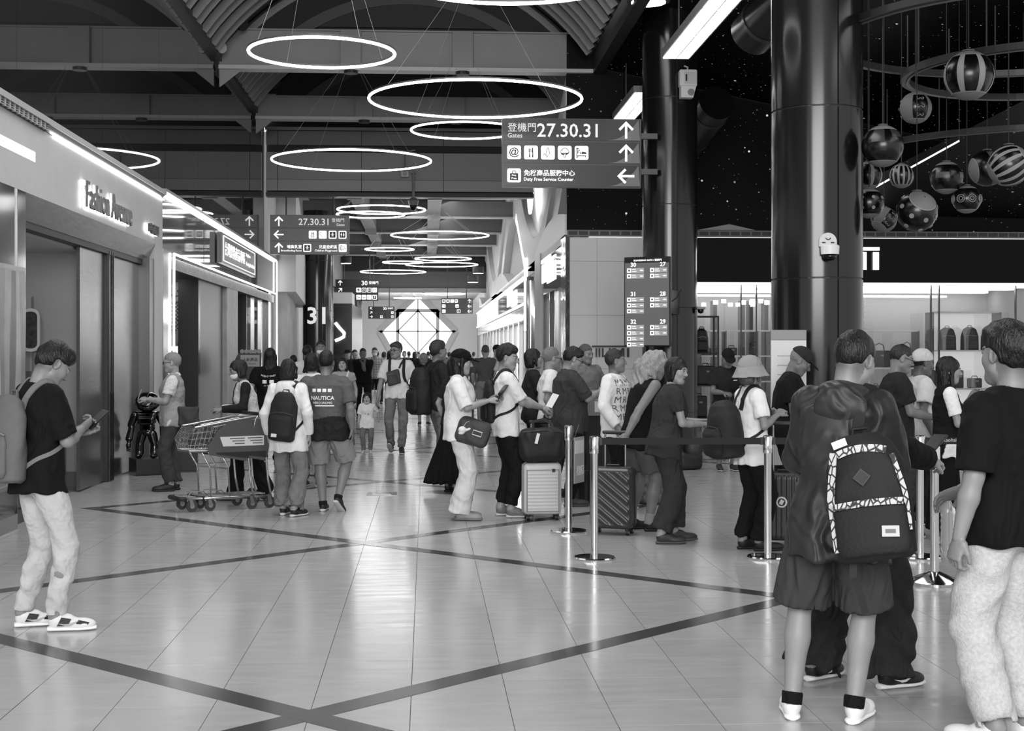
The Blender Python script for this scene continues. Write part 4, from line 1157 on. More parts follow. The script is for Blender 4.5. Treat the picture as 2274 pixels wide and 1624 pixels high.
    for sd in (1, -1):
        if top['kind'] in ('tank', 'vestonly'): continue
        s, el, w = arms[sd]; d = el - s; Ln = np.linalg.norm(d); fz = frame_z(d, Rs[:, 1])
        ra = .060 * am * (1 + (e - 1) * 1.2) + .008
        if top['kind'] == 'long':
            T_.u(s_cone(s, el, ra * .74, ra * .86), .045)
            d2 = w - el; L2 = np.linalg.norm(d2)
            T_.u(s_loft(el, frame_z(d2, fz[:, 1]), [(-.02, ra * .86, ra * .86), (L2 * .6, ra * .78, ra * .78), (L2 * .97, ra * .64, ra * .64)]), .012)
            T_.u(s_cone(el, el + d2 * .1, ra * .86), .008)
        else:
            en = Ln * sl
            T_.u(s_loft(s, fz, [(0, ra * .86, ra * .86), (en * .25, ra * .97, ra * .97), (en * .5, ra * .98, ra), (en, ra * 1.0 * top.get('cuff', 1.0), ra * 1.02 * top.get('cuff', 1.0))]), .03)
            if lod < 1.6: T_.sub(s_loft(s, fz, [(en - .014, ra * .74, ra * .74), (en + .02, ra * .76, ra * .76)]), .004)
            if sl > 1.0: T_.u(s_loft(el, frame_z(w - el, fz[:, 1]), [(0, ra * .95, ra * .95), (.08, ra, ra)]), .02)
    if top['kind'] != 'tank':
        for sd in (1, -1): T_.u(s_cone(S[sd], S[sd] + (arms[sd][1] - S[sd]) * .3, .05 * am + .007), .01)
    if zh < 0.02:
        pz = Rs[:, 2]
        cov = lambda x, y, z: np.maximum(B_.val(x, y, z) - .010, (zh + .004) - ((x - P0[0]) * pz[0] + (y - P0[1]) * pz[1] + (z - P0[2]) * pz[2]))
        T_.u((cov, P0 + np.array([-.27, -.27, zh - .06]), P0 + np.array([.27, .27, .16])), .012)
    for fn in top.get('extra', []): fn(T_, C, S, arms, Rs)
    # neck opening
    T_.sub(s_cone(NB + Rs @ V3((0, .018, .008)), NB + Rs @ V3((0, .03, .1)), .064 if sex == 'm' else .062, .08), .006)
    T_.wob(folds(.0046 * top.get('fold', 1.0), seed + 1))
    hp_ = rr.uniform(0, 6)
    T_.wob(lambda x, y, z: .0065 * np.sin(8 * np.arctan2(y, x) + hp_ + 3 * z) * np.clip((top['hem'] + .30 - z) / .30, 0, 1) * ((np.abs(x) < .24) & (z > top['hem'] - .05)))
    if top.get('cutz') is not None: T_.cut((0, 0, top['cutz']), (0, 0, -1))
    v_, q_ = T_.mesh(CR)
    tmat = cloth(top['g'], top['mat']) if not top.get('tone') else CLOTHT
    tt = None
    if top.get('tone'): tt = top['tone'](v_, (v_ - P0) @ Rs)
    to = npmesh({'t': 't_shirt', 'long': 'long_sleeved_top', 'tank': 'tank_top', 'vestonly': 'vest', 'polo': 'polo_shirt'}.get(top.get('name', top['kind']), top.get('name', 't_shirt')), v_, q_, tmat, root, tt, K)
    if top.get('hood'):
        f = Field(); f.u(s_ell(C((0, -.115, .40)), (.115, .034, .095), Rs @ rotm('x', 14)), .02); f.u(s_ell(C((0, -.035, .485)), (.115, .098, .042), Rs), .05)
        f.sub(s_ell(C((0, .015, .555)), (.07, .07, .07), Rs), .02); f.wob(folds(.004, seed + 9, 50)); v2, q2 = f.mesh(CR); npmesh('hood', v2, q2, cloth(top['g'], top['mat']), to, None, K)
    if top['kind'] in ('polo',) or top.get('collar'):
        f = Field(); f.u(s_loft(NB + Rs @ V3((0, -.0, -.03)), Rs @ rotm('x', -14), [(0, .082, .078), (.028, .074, .07), (.055, .069, .066)]), .005)
        f.sub(s_cone(NB + Rs @ V3((0, 0, -.06)), NB + Rs @ V3((0, .02, .1)), .061, .066), .004); v2, q2 = f.mesh(.007 * max(1, lod * .8))
        npmesh('collar', v2, q2, cloth(top.get('collarg', top['g']), top['mat']), to, None, K)
    # ---------------- shoes
    for sd in (1, -1):
        h, k, a, Rf, q = legs[sd]; T2 = lambda p: q + Rf @ V3(p)
        f = Field(); f.u(s_ell(T2((0, .095, .036)), (.043, .09, .038), Rf), .02); f.u(s_ell(T2((0, -.025, .05)), (.037, .055, .058), Rf), .03)
        f.u(s_cone(T2((0, -.035, .07)), T2((0, .03, .062)), .036, .034), .03)
        f.sub(s_cone(T2((0, -.04, .112)), T2((0, -.04, .2)), .034, .04), .006)
        f.cutin(T2((0, 0, .018)), Rf @ V3((0, 0, -1)), T2((0, 0, .05)) - .25, T2((0, 0, .05)) + .25)
        v_, q_ = f.mesh(.0062 * max(1, lod * .85))
        so = npmesh('shoe', v_, q_, mat(shoes['g'], .55, bump=.1, bscale=100, name='shoe_upper'), root, None, K)
        f = Field(); f.u(s_loft(q, Rf @ np.stack([[1, 0, 0], [0, 0, -1], [0, 1, 0]], 1), [(-.088, .024, .014, 0, -.014), (-.07, .036, .015, 0, -.015), (0, .037, .0145, 0, -.0145), (.1, .047, .0135, 0, -.0135), (.15, .040, .0125, 0, -.0145), (.188, .020, .011, 0, -.016)]), .006)
        v_, q_ = f.mesh(.006 * max(1, lod * .85)); npmesh('sole', v_, q_, mat(shoes['sole'], .6, name='shoe_sole'), so, None, K)
        if lod <= 1.3 and shoes.get('lace', None) is not None:
            mb = MB()
            for i in range(5):
                yy_ = .035 + i * .019; zz_ = .088 - i * .0085
                mb.tube([T2((-.022, yy_, zz_ - .006)) * K, T2((0, yy_ + .004, zz_)) * K, T2((.022, yy_, zz_ - .006)) * K], .0035 * K, 5)
            mb.build('laces', mat(shoes['lace'], .7), so)
        if bk == 'shorts' and shoes.get('sock') is not None:
            f = Field(); ta = a + (k - a) * shoes.get('sockh', .12); f.u(s_loft(a, frame_z(k - a), [(-.02, .044, .044), (np.linalg.norm(ta - a), .046, .046)]), .01)
            v_, q_ = f.mesh(.007 * max(1, lod * .85)); npmesh('sock', v_, q_, cloth(shoes['sock']), root, None, K)
    d = dict(root=root, K=K, C=C, S=S, arms=arms, legs=legs, T=T_, B=B_, HD=HD, Rs=Rs, Rh=Rh_, P0=P0, NB=NB, lod=lod, top=to, b=b, label=label)
    PEOPLE.append(d)
    return d
# ================================================================== FIXTURES AND THINGS
# ---- ring pendant lamps
RINGL = 'thin white glowing ring lamp in the further hall beyond the portal'
HOUS = mat(.30, .4, name='lamp_housing')
def ring(u, v, w, z=5.2, top=6.85, em=6.0, lb=None):
    x, y = G(u, v, z); d = x * _s + y * _c; R = w / F * d / 2
    t = thing('ring_lamp', lb or RINGL, 'lamp', (x, y, z), 0, 'ring lamps hung along the hall')
    n = 64
    circ = lambda r, zz: [(r * math.cos(2 * math.pi * i / n), r * math.sin(2 * math.pi * i / n), zz) for i in range(n)]
    rt = .019
    MB().tube(circ(R, 0), rt, 8, True).build('glowing_tube', glow(em, 'ring_glow'), t, True)
    MB().tube(circ(R, rt * 1.3), 0, closed=True, flat=(rt * 1.5, rt * 1.2), up=(0, 0, 1)).build('housing', HOUS, t)
    for k in range(4):
        a = k * math.pi / 2 + .6; mb = MB().tube([(R * math.cos(a), R * math.sin(a), 0), (.25 * math.cos(a), .25 * math.sin(a), top - z)], .003 if y < 30 else .006, 4)
        mb.build('wire', mat(.5, .4), t)
    return t
for q, z_, lb_ in (((715, 118, 322), 5.2, 'middle sized glowing ring lamp in front of the first grey beam'), ((1056, 222, 472), 5.2, 'widest glowing ring lamp just above the gates sign'), ((1034, 290, 242), 5.62, 'small glowing ring lamp partly hidden behind the gates sign'),
                     ((781, 357, 352), 5.2, 'large glowing ring lamp in front of the portal panels'), ((1130, -66, 600), 5.2, 'glowing ring lamp under the ribbed vault showing only its lower arc')): ring(*q, z=z_, lb=lb_)
for q in ((847, 466, 195), (823, 477, 150), (977, 523, 217), (865, 554, 108), (984, 575, 125), (895, 583, 90), (981, 588, 160), (873, 604, 145), (905, 630, 70), (971, 629, 128)):
    ring(*q, top=5.9)
for q in ((985, 653, 95), (905, 662, 60)): ring(*q, z=4.48, top=4.76)

# ---- columns
COLM = mat(.24, .17, metal=.85, name='dark_steel_cladding', noise=.10, nscale=2, aniso=(1, 1, .05))
def column(x, y, r, top, label, seam, joints, group=None):
    t = thing('column', label, 'column', (x, y, 0), 0, group)
    MB().cyl((0, 0, 0), (0, 0, top), r - .012, n=40).build('core', BLACK, t)
    zz = [0.0] + joints + [top]
    n = 28
    for j in range(len(zz) - 1):
        for h in (0, 1):
            a0 = seam + h * math.pi + .018; a1 = seam + (h + 1) * math.pi - .018
            A = np.linspace(a0, a1, n); v = []; f = []
            for z in (zz[j] + .009, zz[j + 1] - .009):
                v += [(r * math.cos(a), r * math.sin(a), z) for a in A]
            f = [(i, i + 1, n + i + 1, n + i) for i in range(n - 1)]
            mk('cladding_panel', v, f, COLM, t, True)
    return t
cx2, cy2, _ = AY(1814, 784, 13.95); cx1, cy1, _ = AY(1487, 784, 23.05)
JO = [.66, 2.35, 4.02, 5.75, 7.2]
column(cx2, cy2, .45, 7.9, 'dark steel clad column with a dome camera and a white notice', math.radians(-90) + .19, JO)
column(cx1, cy1, .45, 7.6, 'dark steel clad column carrying the boarding gate screen', math.radians(-90) + .1, JO)
c31 = column(-3.05, 40.1, .4, 5.6, 'dark clad column bearing the number 31', math.radians(-60), [1.4, 2.8, 4.2])
lettering('31', mat(.92, .4, emit=.25), c31, (-.24, -.43, 2.42), (1, 0, 0), (0, 0, 1), w=.5, bold=.02, depth=.03, name='number')
column(-3.32, 47.3, .25, 5.6, 'plain dark column standing next behind the numbered one', math.radians(-60), [1.4, 2.8, 4.2])
column(-3.62, 42.5, .33, 5.6, 'slim dark column between the floral panel and the numbered column', math.radians(-60), [1.4, 2.8, 4.2])
# notice board in front of the near column
nx, ny, nz = AY(1751, 800, 13.35)
t = thing('notice_board', 'white notice sheet with a grey head on the near column', 'notice', (nx, ny, 0), 0)
zt, zb = AY(1751, 733, 13.35)[2], .55
MB().span(-.17, .17, -.012, .012, zt - .095, zt).build('head_strip', mat(.55, .4), t)
MB().span(-.17, .17, -.010, .010, zb, zt - .098).build('sheet', mat(.82, .5), t)
MB().span(-.02, .02, .012, .03, 0, zb + .1).build('stand', steel(.5), t)
MB().span(-.12, .12, -.06, .08, 0, .015).build('foot', steel(.5), t)
for k in range(5): MB().span(-.11, .06 - .03 * (k % 2), -.0125, -.0102, zt - .25 - k * .09, zt - .243 - k * .09).build('text_line', mat(.6, .5), t)
# cameras
x, y, z = AY(1527, 185, 22.5)
t = thing('junction_camera', 'white square camera box on the screen column', 'camera', (x, y, z), 0); t.scale = (1.22,) * 3
MB().box((0, 0, .06), (.23, .14, .22), bev=.012).build('housing', mat(.8, .4), t)
MB().box((.02, -.072, .06), (.15, .006, .16)).build('door', mat(.72, .4), t); MB().box((-.03, -.077, .06), (.02, .004, .09)).build('slot', BLACK, t)
MB().prism([(-.1, -.05), (.1, -.05), (.06, -.2), (-.1, -.2)], -.08, .06, 'y').build('bracket', mat(.78, .4), t)
MB().cyl((.03, -.09, -.13), (.03, -.08, -.13), .045, n=16).build('lens', mat(.5, .2), t)
MB().tube([(0, 0, .16), (.0, 0, .21), (-.04, .02, .23)], .012, 6).build('cable', mat(.7, .5), t)
x, y, z = AY(1839, 545, 13.46)
t = thing('dome_camera', 'white dome camera on an arched plate on the near column', 'camera', (x, y, z), 0); t.scale = (1.22,) * 3
pl = [(-.07, -.01)] + [(.07 * math.cos(a), .03 + .07 * math.sin(a)) for a in np.linspace(math.pi, 0, 14)] + [(.07, -.01)]
MB().prism(pl, .0, .03, 'y').build('plate', mat(.78, .4), t)
MB().lathe([(.07, -.075), (.074, -.01), (.06, 0)], 20, (0, -.05, 0)).build('collar', mat(.85, .4), t, autos=40)
MB().lathe([(.005, -.125), (.03, -.12), (.048, -.105), (.055, -.075)], 20, (0, -.05, 0)).build('dome', BLACKGLOSS, t, True)
MB().tube([(.02 * math.cos(a), -.004, .065 + .02 * math.sin(a)) for a in np.linspace(math.pi * 1.1, math.pi * 1.9, 8)], .004, 5).build('mark', BLACK, t)
for sx in (-1, 1): MB().box((sx * .035, -.003, .022), (.026, .006, .008)).build('vent', BLACK, t)
x, y, z = AY(1556, 690, 22.8)
t = thing('ceiling_dome_camera', 'small dome camera on the side of the screen column', 'camera', (x, y, z), 0)
MB().box((0, 0, .04), (.14, .12, .04), bev=.01).build('arm', mat(.6, .4), t); MB().lathe([(.01, -.05), (.045, -.03), (.055, .02)], 16).build('dome', BLACKGLOSS, t, True)
# dome camera hanging from the portal
x, y, z = AY(918, 455, 34.2)
t = thing('pendant_camera', 'grey dome camera hanging on a rod below the portal', 'camera', (x, y, z), 0)
MB().cyl((0, 0, .1), (0, 0, .82), .035, n=10).build('rod', mat(.5, .4), t); MB().span(-.05, .05, 0, .26, .76, .84).build('wall_arm', mat(.5, .4), t); MB().lathe([(.1, -.02), (.13, .1), (.06, .17)], 16).build('housing', mat(.45, .4), t, autos=40)
MB().lathe([(.01, -.14), (.06, -.12), (.09, -.05), (.1, -.02)], 16).build('dome', BLACKGLOSS, t, True)
x, y, z = AY(899, 387, 34.3)
t = thing('wall_sensor', 'small pale box sensor on the portal panels', 'sensor', (x, y, z), 0)
MB().box((0, 0, 0), (.2, .12, .14), bev=.01).build('case', mat(.7, .4), t); MB().cyl((.0, -.06, 0), (0, -.075, 0), .05, n=14).build('lens', mat(.4, .3), t)
MB().tube([(0, 0, .07), (0, 0, .55), (.25, 0, .58)], .02, 6).build('conduit', mat(.45, .4), t)

# ---- linear lamps above the column row
def linear(x, y0, y1, z, label):
    t = thing('linear_lamp', label, 'lamp', (x, y0, z), 0)
    L = y1 - y0
    MB().span(-.22, .22, 0, L, .0, .11).build('housing', mat(.45, .4), t)
    n = max(1, int(L / 1.25))
    for k in range(n):
        MB().span(-.19, .19, k * L / n + .03, (k + 1) * L / n - .03, -.012, .005).build('louvre', glow(3.2), t)
        MB().span(-.006, .006, k * L / n + .03, (k + 1) * L / n - .03, -.02, -.01).build('louvre_spine', mat(.7, .4), t)
        for j in range(10): MB().span(-.19, .19, k * L / n + .06 + j * .11, k * L / n + .066 + j * .11, -.02, -.012).build('louvre_fin', mat(.75, .4), t)
    for yy_ in (.3, L - .3): MB().cyl((0, yy_, .11), (0, yy_, 1.2), .012, n=6).build('rod', mat(.3, .4), t)
linear(3.7, 14.8, 20.9, 6.0, 'long louvred fluorescent lamp above the near column')
linear(3.7, 23.65, 26.4, 6.0, 'louvred fluorescent lamp partly behind the gates sign')
for (u, v, r, Y, lb) in ((1412, 45, .28, 24.5, 'dark round can downlight with no light beside the column top'), (1440, -2, .33, 21.5, 'round can downlight shining at the column top')):
    x, y, z = AY(u, v, Y); t = thing('can_downlight', lb, 'lamp', (x, y, z), 0)
    MB().lathe([(r * .8, -.05), (r, -.04), (r, .25)], 24).build('can', mat(.18, .4), t, autos=40)
    MB().cyl((0, 0, -.06), (0, 0, -.05), r * .8, n=24).build('lens', glow(5) if v < 20 else mat(.2, .2), t)
    MB().cyl((0, 0, .25), (0, 0, 1.2), .04, n=8).build('stem', mat(.15, .4), t)

# ---- direction signs
SIGNB = mat(.09, .35, name='sign_board', emit=0.0); SIGNR = mat(.12, .3, name='sign_row')
SIGNW = mat(.93, .4, emit=.55, name='sign_white'); SIGNG = mat(.75, .4, emit=.28, name='sign_grey')
def arrow(parent, cx, cz, s, ang, y):
    c, s_ = math.cos(math.radians(ang)), math.sin(math.radians(ang))
    pol = [(-.07, -.5), (.07, -.5), (.07, .28), (.36, -.02), (.46, .09), (0, .55), (-.46, .09), (-.36, -.02), (-.07, .28)]
    P_ = [(cx + s * (p[0] * c - p[1] * s_), cz + s * (p[0] * s_ + p[1] * c)) for p in pol]
    v = [(p[0], y, p[1]) for p in P_] + [(p[0], y + .004, p[1]) for p in P_]
    # arrow as two quads and shaft
    f = [(0, 1, 2, 8), (8, 2, 5), (2, 3, 4, 5), (8, 5, 6, 7)]
    mk('arrow', v, f, SIGNW, parent)
def icon(parent, cx, cz, s, ch, y):
    r = s / 2; b = s * .12; pol = []
    for (sx, sz, a0) in ((1, 1, 0), (-1, 1, 90), (-1, -1, 180), (1, -1, 270)):
        for a in (0, 45, 90): pol.append((cx + sx * (r - b) + b * math.cos(math.radians(a0 + a)), cz + sz * (r - b) + b * math.sin(math.radians(a0 + a))))
    o = MB().prism(pol, y - .003, y, 'y').build('pictogram', SIGNW, parent)
    if ch == 'DF':
        MB().span(cx - s * .3, cx + s * .3, y - .007, y - .004, cz - s * .36, cz + s * .16).build('bag_shape', mat(.08, .5), o)
        MB().tube([(cx - s * .13, y - .0055, cz + s * .15), (cx - s * .11, y - .0055, cz + s * .32), (cx + s * .11, y - .0055, cz + s * .32), (cx + s * .13, y - .0055, cz + s * .15)], s * .03, 5).build('bag_handle', mat(.08, .5), o)
        for q, w_ in enumerate(('Duty', 'Free')): lettering(w_, SIGNW, o, (cx, y - .009, cz - s * (.08 + .2 * q)), (1, 0, 0), (0, 0, 1), h=s * .15, bold=.01, align='c', name='symbol', fit=s * .5)
        return
    lettering(ch, mat(.08, .5), o, (cx, y - .006, cz - s * .36), (1, 0, 0), (0, 0, 1), h=s * .72, bold=.01, align='c', name='symbol', fit=s * .8)
def sign(name, label, u0, u1, v0, v1, Y, rows, arrows, side='r', bracket=None, gray=SIGNB):
    a = AY(u0, v1, Y); b_ = AY(u1, v0, Y); w, h_ = b_[0] - a[0], b_[2] - a[2]
    t = thing(name, label, 'sign', (a[0], Y, a[2]), 0)
    MB().span(0, w, 0, .14, 0, h_).build('board', gray, t)
    rh = h_ / 3
    for k in range(3):
        z0 = h_ - (k + 1) * rh
        MB().span(.01 * w, .99 * w, -.012, 0, z0 + .012 * h_, z0 + rh - .012 * h_).build('row_panel', SIGNR, t)
        # pale swoosh under the arrow
        xa = w * (.89 if side == 'r' else .11); sg = 1 if side == 'r' else -1
        if side == 'r':
            pol = [(w * .74, z0 + .02 * h_)] + [(w * (.74 + .24 * q), z0 + .02 * h_ + rh * .9 * q ** 2.4) for q in np.linspace(.1, 1, 8)] + [(w * .99, z0 + .02 * h_)]
            MB().prism(pol, -.0135, -.0125, 'y').build('swoosh', mat(.42, .4), t)
        arrow(t, xa, z0 + rh / 2, rh * .72, arrows[k], -.016)
    if bracket:
        MB().span(bracket[0], bracket[1], .03, .11, h_ * .2, h_ * .28).build('bracket', mat(.3, .4), t); MB().span(bracket[0], bracket[1], .03, .11, h_ * .72, h_ * .8).build('bracket', mat(.3, .4), t)
    else:
        for xx in (w * .2, w * .8): MB().cyl((xx, .07, h_), (xx, .07, h_ + (max(.3, 5.42 - b_[2]) if Y < 40 else 5.88 - b_[2])), .02, n=8).build('rod', mat(.3, .4), t)
    for (kind, s_, rx, rz, hh) in rows:
        y_ = -.014
        if kind == 'i': icon(t, rx * w, rz * h_, hh * h_, s_, y_)
        else:
            m_ = {'t': SIGNW, 'g': SIGNG}[kind[0]]
            lettering(s_, m_, t, (rx * w, y_ - .002, rz * h_), (1, 0, 0), (0, 0, 1), h=hh * h_, bold=.012 if 'b' in kind else 0.0, depth=.004, align='r' if 'r' in kind else 'l', name='lettering')
    return t
sign('gates_sign', 'hanging sign reading Gates 27.30.31 and Duty Free Service Counter', 1115, 1424, 265, 415, 22.55,
     [('g', '登機門', .04, .80, .13), ('g', 'Gates', .04, .715, .065), ('gb', '27.30.31', .25, .725, .2)] +
     [('i', c_, .085 + .121 * k, .5, .2) for k, c_ in enumerate(('@', '🍴', '🙏', '🌳', '🛌'))] +
     [('i', 'DF', .085, .165, .2), ('tb', '免稅商品服務中心', .155, .16, .09), ('tb', 'Duty Free Service Counter', .155, .075, .062)], (0, 0, 90), 'r', (2.2, 2.5), gray=mat(.25, .35))
sign('corridor_sign', 'hanging sign reading 27.30.31 Gates, Breastfeeding Room and Children Playground', 600, 775, 478, 565, 34.55,
     [('gbr', '27.30.31', .74, .74, .17), ('g', '登機門', .78, .82, .1), ('gb', 'Gates', .84, .725, .065)] +
     [('i', c_, .54 + .126 * k, .5, .2) for k, c_ in enumerate(('🍴', '📞', '🚼', '🚻'))] +
     [('i', '🚼', .47, .165, .2), ('i', '🐎', .92, .165, .2), ('tbr', '哺集乳室', .40, .15, .09), ('tbr', 'Breastfeeding Room', .40, .06, .06), ('tbr', '兒童遊戲區', .85, .15, .09), ('tbr', 'Children Playground', .85, .06, .065)], (0, 90, 0), 'l')
sign('gate_30_sign', 'small hanging sign reading 30 Gate over the corridor', 745, 840, 621, 668, 56.3,
     [('tbr', '30', .75, .72, .22), ('t', '登機門', .78, .78, .14)] + [('i', c_, .54 + .125 * k, .5, .22) for k, c_ in enumerate(('🏃', '♿', '🚻', '☀'))] + [('i', c_, .54 + .125 * k, .165, .22) for k, c_ in enumerate(('🛌', '🌳', '🐎', '🚼'))], (0, -45, 0), 'l')
sign('far_gate_30_sign', 'furthest small sign reading 30 beneath the other gate 30 sign', 818, 876, 681, 708, 62.1, [('tbr', '30', .7, .72, .22), ('t', '登機門', .74, .78, .14), ('i', '🏃', .92, .5, .2), ('i', '🚻', .5, .165, .2), ('i', '🚻', .92, .165, .2)], (45, -45, -90), 'l')
sign('amenities_sign', 'small hanging sign of pictograms with arrows right of the end window', 980, 1050, 663, 697, 62.1, [('i', c_, .08 + .13 * k, .83, .22) for k, c_ in enumerate(('🚻', '♿', '✉', '🏃'))] + [('i', '🛌', .08, .5, .22), ('i', '🌳', .5, .5, .22), ('i', '🐎', .08, .165, .22), ('i', '🚼', .55, .165, .22)], (0, 90, 90), 'r')

# ---- boarding gate screen
x, y, z = AY(1437, 670, 22.0)
t = thing('gate_screen', 'tall screen titled BOARDING GATE listing gates 27 to 32', 'screen', (x, y, z), math.radians(-24))
w, h_ = .60, 1.13; t.scale = (1.24,) * 3
MB().box((0, .03, 0), (w, .07, h_), bev=.008).build('frame', BLACK, t)
MB().box((0, -.006, 0), (w - .03, .004, h_ - .03)).build('display', mat(.30, .2, emit=.045), t)
MB().box((0, -.009, h_ / 2 - .045), (w - .03, .003, .06)).build('title_bar', mat(.06, .3), t)
lettering('BOARDING GATE / 登機門', SIGNW, t, (-.17, -.012, h_ / 2 - .058), (1, 0, 0), (0, 0, 1), w=.36, bold=.015, depth=.002)
for (col, zz_, num, n) in ((0, .44, '30', 2), (1, .44, '27', 2), (0, .07, '31', 3), (1, .07, '28', 2), (0, -.28, '32', 4), (1, -.28, '29', 2)):
    x0 = -.26 if col == 0 else .04
    lettering(num, SIGNW, t, (x0 + (.05 if col == 0 else .13), -.012, zz_), (1, 0, 0), (0, 0, 1), h=.055, bold=.02, depth=.002, name='gate_number')
    for k in range(n):
        zc = zz_ - .045 - k * .072
        MB().box((x0 + .11, -.0095, zc), (.225, .002, .062)).build('flight_row', mat(.55, .3, emit=.10), t)
        MB().box((x0 + .028, -.011, zc), (.05, .002, .05)).build('airline_tile', mat(.9, .3, emit=.5), t)
        MB().box((x0 + .028, -.0125, zc), (.022, .001, .022), Matrix.Rotation(.6 * k + col, 3, 'Y')).build('airline_mark', mat(.3, .4), t)
        for q, (dx, ww) in enumerate(((.09, .05), (.095, .06), (.19, .04))):
            MB().box((x0 + dx, -.011, zc + (.012 if q == 0 else -.012 if q == 1 else 0)), (ww, .001, .009 if q < 2 else .014)).build('text_line', mat(.9, .4, emit=.35), t)
MB().box((.12, .33, 0), (.3, .56, .3)).build('mount', BLACK, t)
MB().tube([(.31, .05, .0), (.36, .1, .05), (.40, .16, .15)], .008, 6).build('cable', BLACK, t)

# ---- shop lettering
t = thing('shop_sign', 'backlit Fashion Avenue lettering on the satin fascia', 'sign', (XL + .03, 16.1, 3.25), 0)
lettering('Fashion Avenue', mat(.30, .4), t, (.035, 0, 0), (0, 1, 0), (0, 0, 1), w=2.45, h=.30, bold=.0, depth=.02)
lettering('Fashion Avenue', glow(2.2), t, (.0, -.02, -.008), (0, 1, 0), (0, 0, 1), w=2.46, h=.312, bold=.008, depth=.012, name='halo')
t = thing('shop_sign_small', 'small backlit lettering at the end of the satin fascia', 'sign', (XL + .03, 19.7, 3.27), 0)
lettering('時尚匯', mat(.22, .4), t, (.03, 0, 0), (0, 1, 0), (0, 0, 1), w=.72, h=.14, depth=.03)
lettering('時尚匯', glow(1.8), t, (.0, -.012, -.006), (0, 1, 0), (0, 0, 1), w=.73, h=.15, bold=.006, depth=.012, name='halo')
t = thing('product_sign', 'black signboard with white Chinese lettering above the neon framed shop', 'sign', (XL + .02, 26.3, 3.28), 0)
MB().span(0, .09, 0, 5.2, 0, .56).build('board', mat(.10, .3), t)
for (a, b_) in (((.095, .2, .05), (.095, 5.0, .05)), ((.095, .2, .51), (.095, 5.0, .51)), ((.095, .2, .05), (.095, .2, .51)), ((.095, 5.0, .05), (.095, 5.0, .51))):
    MB().tube([a, b_], .012, 4).build('border', SIGNW, t)
lettering('台灣農特產品專區', SIGNW, t, (.095, .4, .16), (0, 1, 0), (0, 0, 1), w=2.9, h=.26, bold=.004, depth=.006)
lettering('Duty Free', SIGNW, t, (.095, 3.5, .33), (0, 1, 0), (0, 0, 1), w=.7, h=.09, bold=.004, depth=.006)
lettering('Taiwan Agricultural Product', SIGNW, t, (.095, 3.5, .14), (0, 1, 0), (0, 0, 1), w=1.45, h=.10, bold=.004, depth=.006)
def tumi(parent, o, right, w, h_, m, depth=.02):
    """block capitals T U M I under one long bar"""
    right = Vector(right); n = Vector(right).cross(Vector((0, 0, 1))); s_ = w / 4.0
    def blk(x0, x1, z0, z1, sk=0.0):
        o_ = Vector(o); pts = [(x0, z0), (x1, z0), (x1 + sk, z1), (x0 + sk, z1)]
        v = [o_ + right * (p[0] * s_) + Vector((0, 0, p[1] * h_)) + n * q for q in (0, depth) for p in pts]
        mk('letter_stroke', v, [(0, 1, 2, 3), (7, 6, 5, 4), (0, 4, 5, 1), (1, 5, 6, 2), (2, 6, 7, 3), (3, 7, 4, 0)], m, parent)
    blk(0, 3.74, .86, 1)                               # bar
    blk(.36, .52, 0, .78); blk(.66, .82, 0, .78)   # T stem pair
    blk(1.0, 1.16, 0, .78); blk(1.16, 1.7, 0, .14); blk(1.7, 1.86, 0, .78)
    blk(2.05, 2.22, 0, .78); blk(2.56, 2.74, 0, .78, -.36); blk(2.56, 2.74, 0, .78, .42); blk(3.06, 3.24, 0, .78); blk(3.5, 3.72, 0, .78)
t = thing('tumi_letters', 'dark TUMI lettering on the white corner wall', 'sign', (AY(1314, 792, YT)[0], YT - .02, AY(1314, 793, YT)[2]), 0)
tumi(t, (0, 0, 0), (1, 0, 0), .76, .215, mat(.2, .4))
t = thing('tumi_light_sign', 'glowing white TUMI letters on the black band over the bag shop', 'sign', (AY(1950, 600, YT)[0] - 1.87, YT - .06, AY(1950, 600, YT)[2]), 0)
tumi(t, (0, 0, 0), (1, 0, 0), 2.0, .43, glow(3))
t = thing('tumi_side_sign', 'glowing TUMI letters on the dark panel along the corridor', 'sign', (XR - .02, 31.7, 3.16), 0)
tumi(t, (0, 0, 0), (0, -1, 0), 2.45, .52, glow(1.6), .03)
t = thing('dior_style_sign', 'glowing block letters on the lit shop fascia further along', 'sign', (XR - .08, 44.5, 3.05), 0)
for k, (yy_) in enumerate((0, .7, 1.4, 2.1)):
    MB().span(0, .03, -yy_ - .42, -yy_, 0, .45).build('letter_block', glow(2.4), t)
t['label'] = 'row of glowing block letters on the lit fascia beyond the white pier'; t.name = 'fascia_letters'

# ---- neon arrow on the dark wall
x, y, z = AX(752, 745, XL + .78)
t = thing('neon_arrow', 'white neon tube bent to a point on the dark wall', 'neon sign', (XL + .8, 50.1, 2.1), 0)
pts = [AY(743, 717, 50), AY(752, 728, 50), AY(763, 740, 50), AY(762, 748, 50), AY(753, 753, 50), AY(743, 757, 50)]
MB().tube([(p[0] - (XL + .8) + .02, p[1] - 50 - .02, p[2] - 2.1) for p in pts], .05, 8).build('tube', glow(8), t)
MB().box((pts[2][0] - XL - .8 - .15, .06, 0), (.5, .03, 1.0)).build('backing', mat(.12, .2), t)

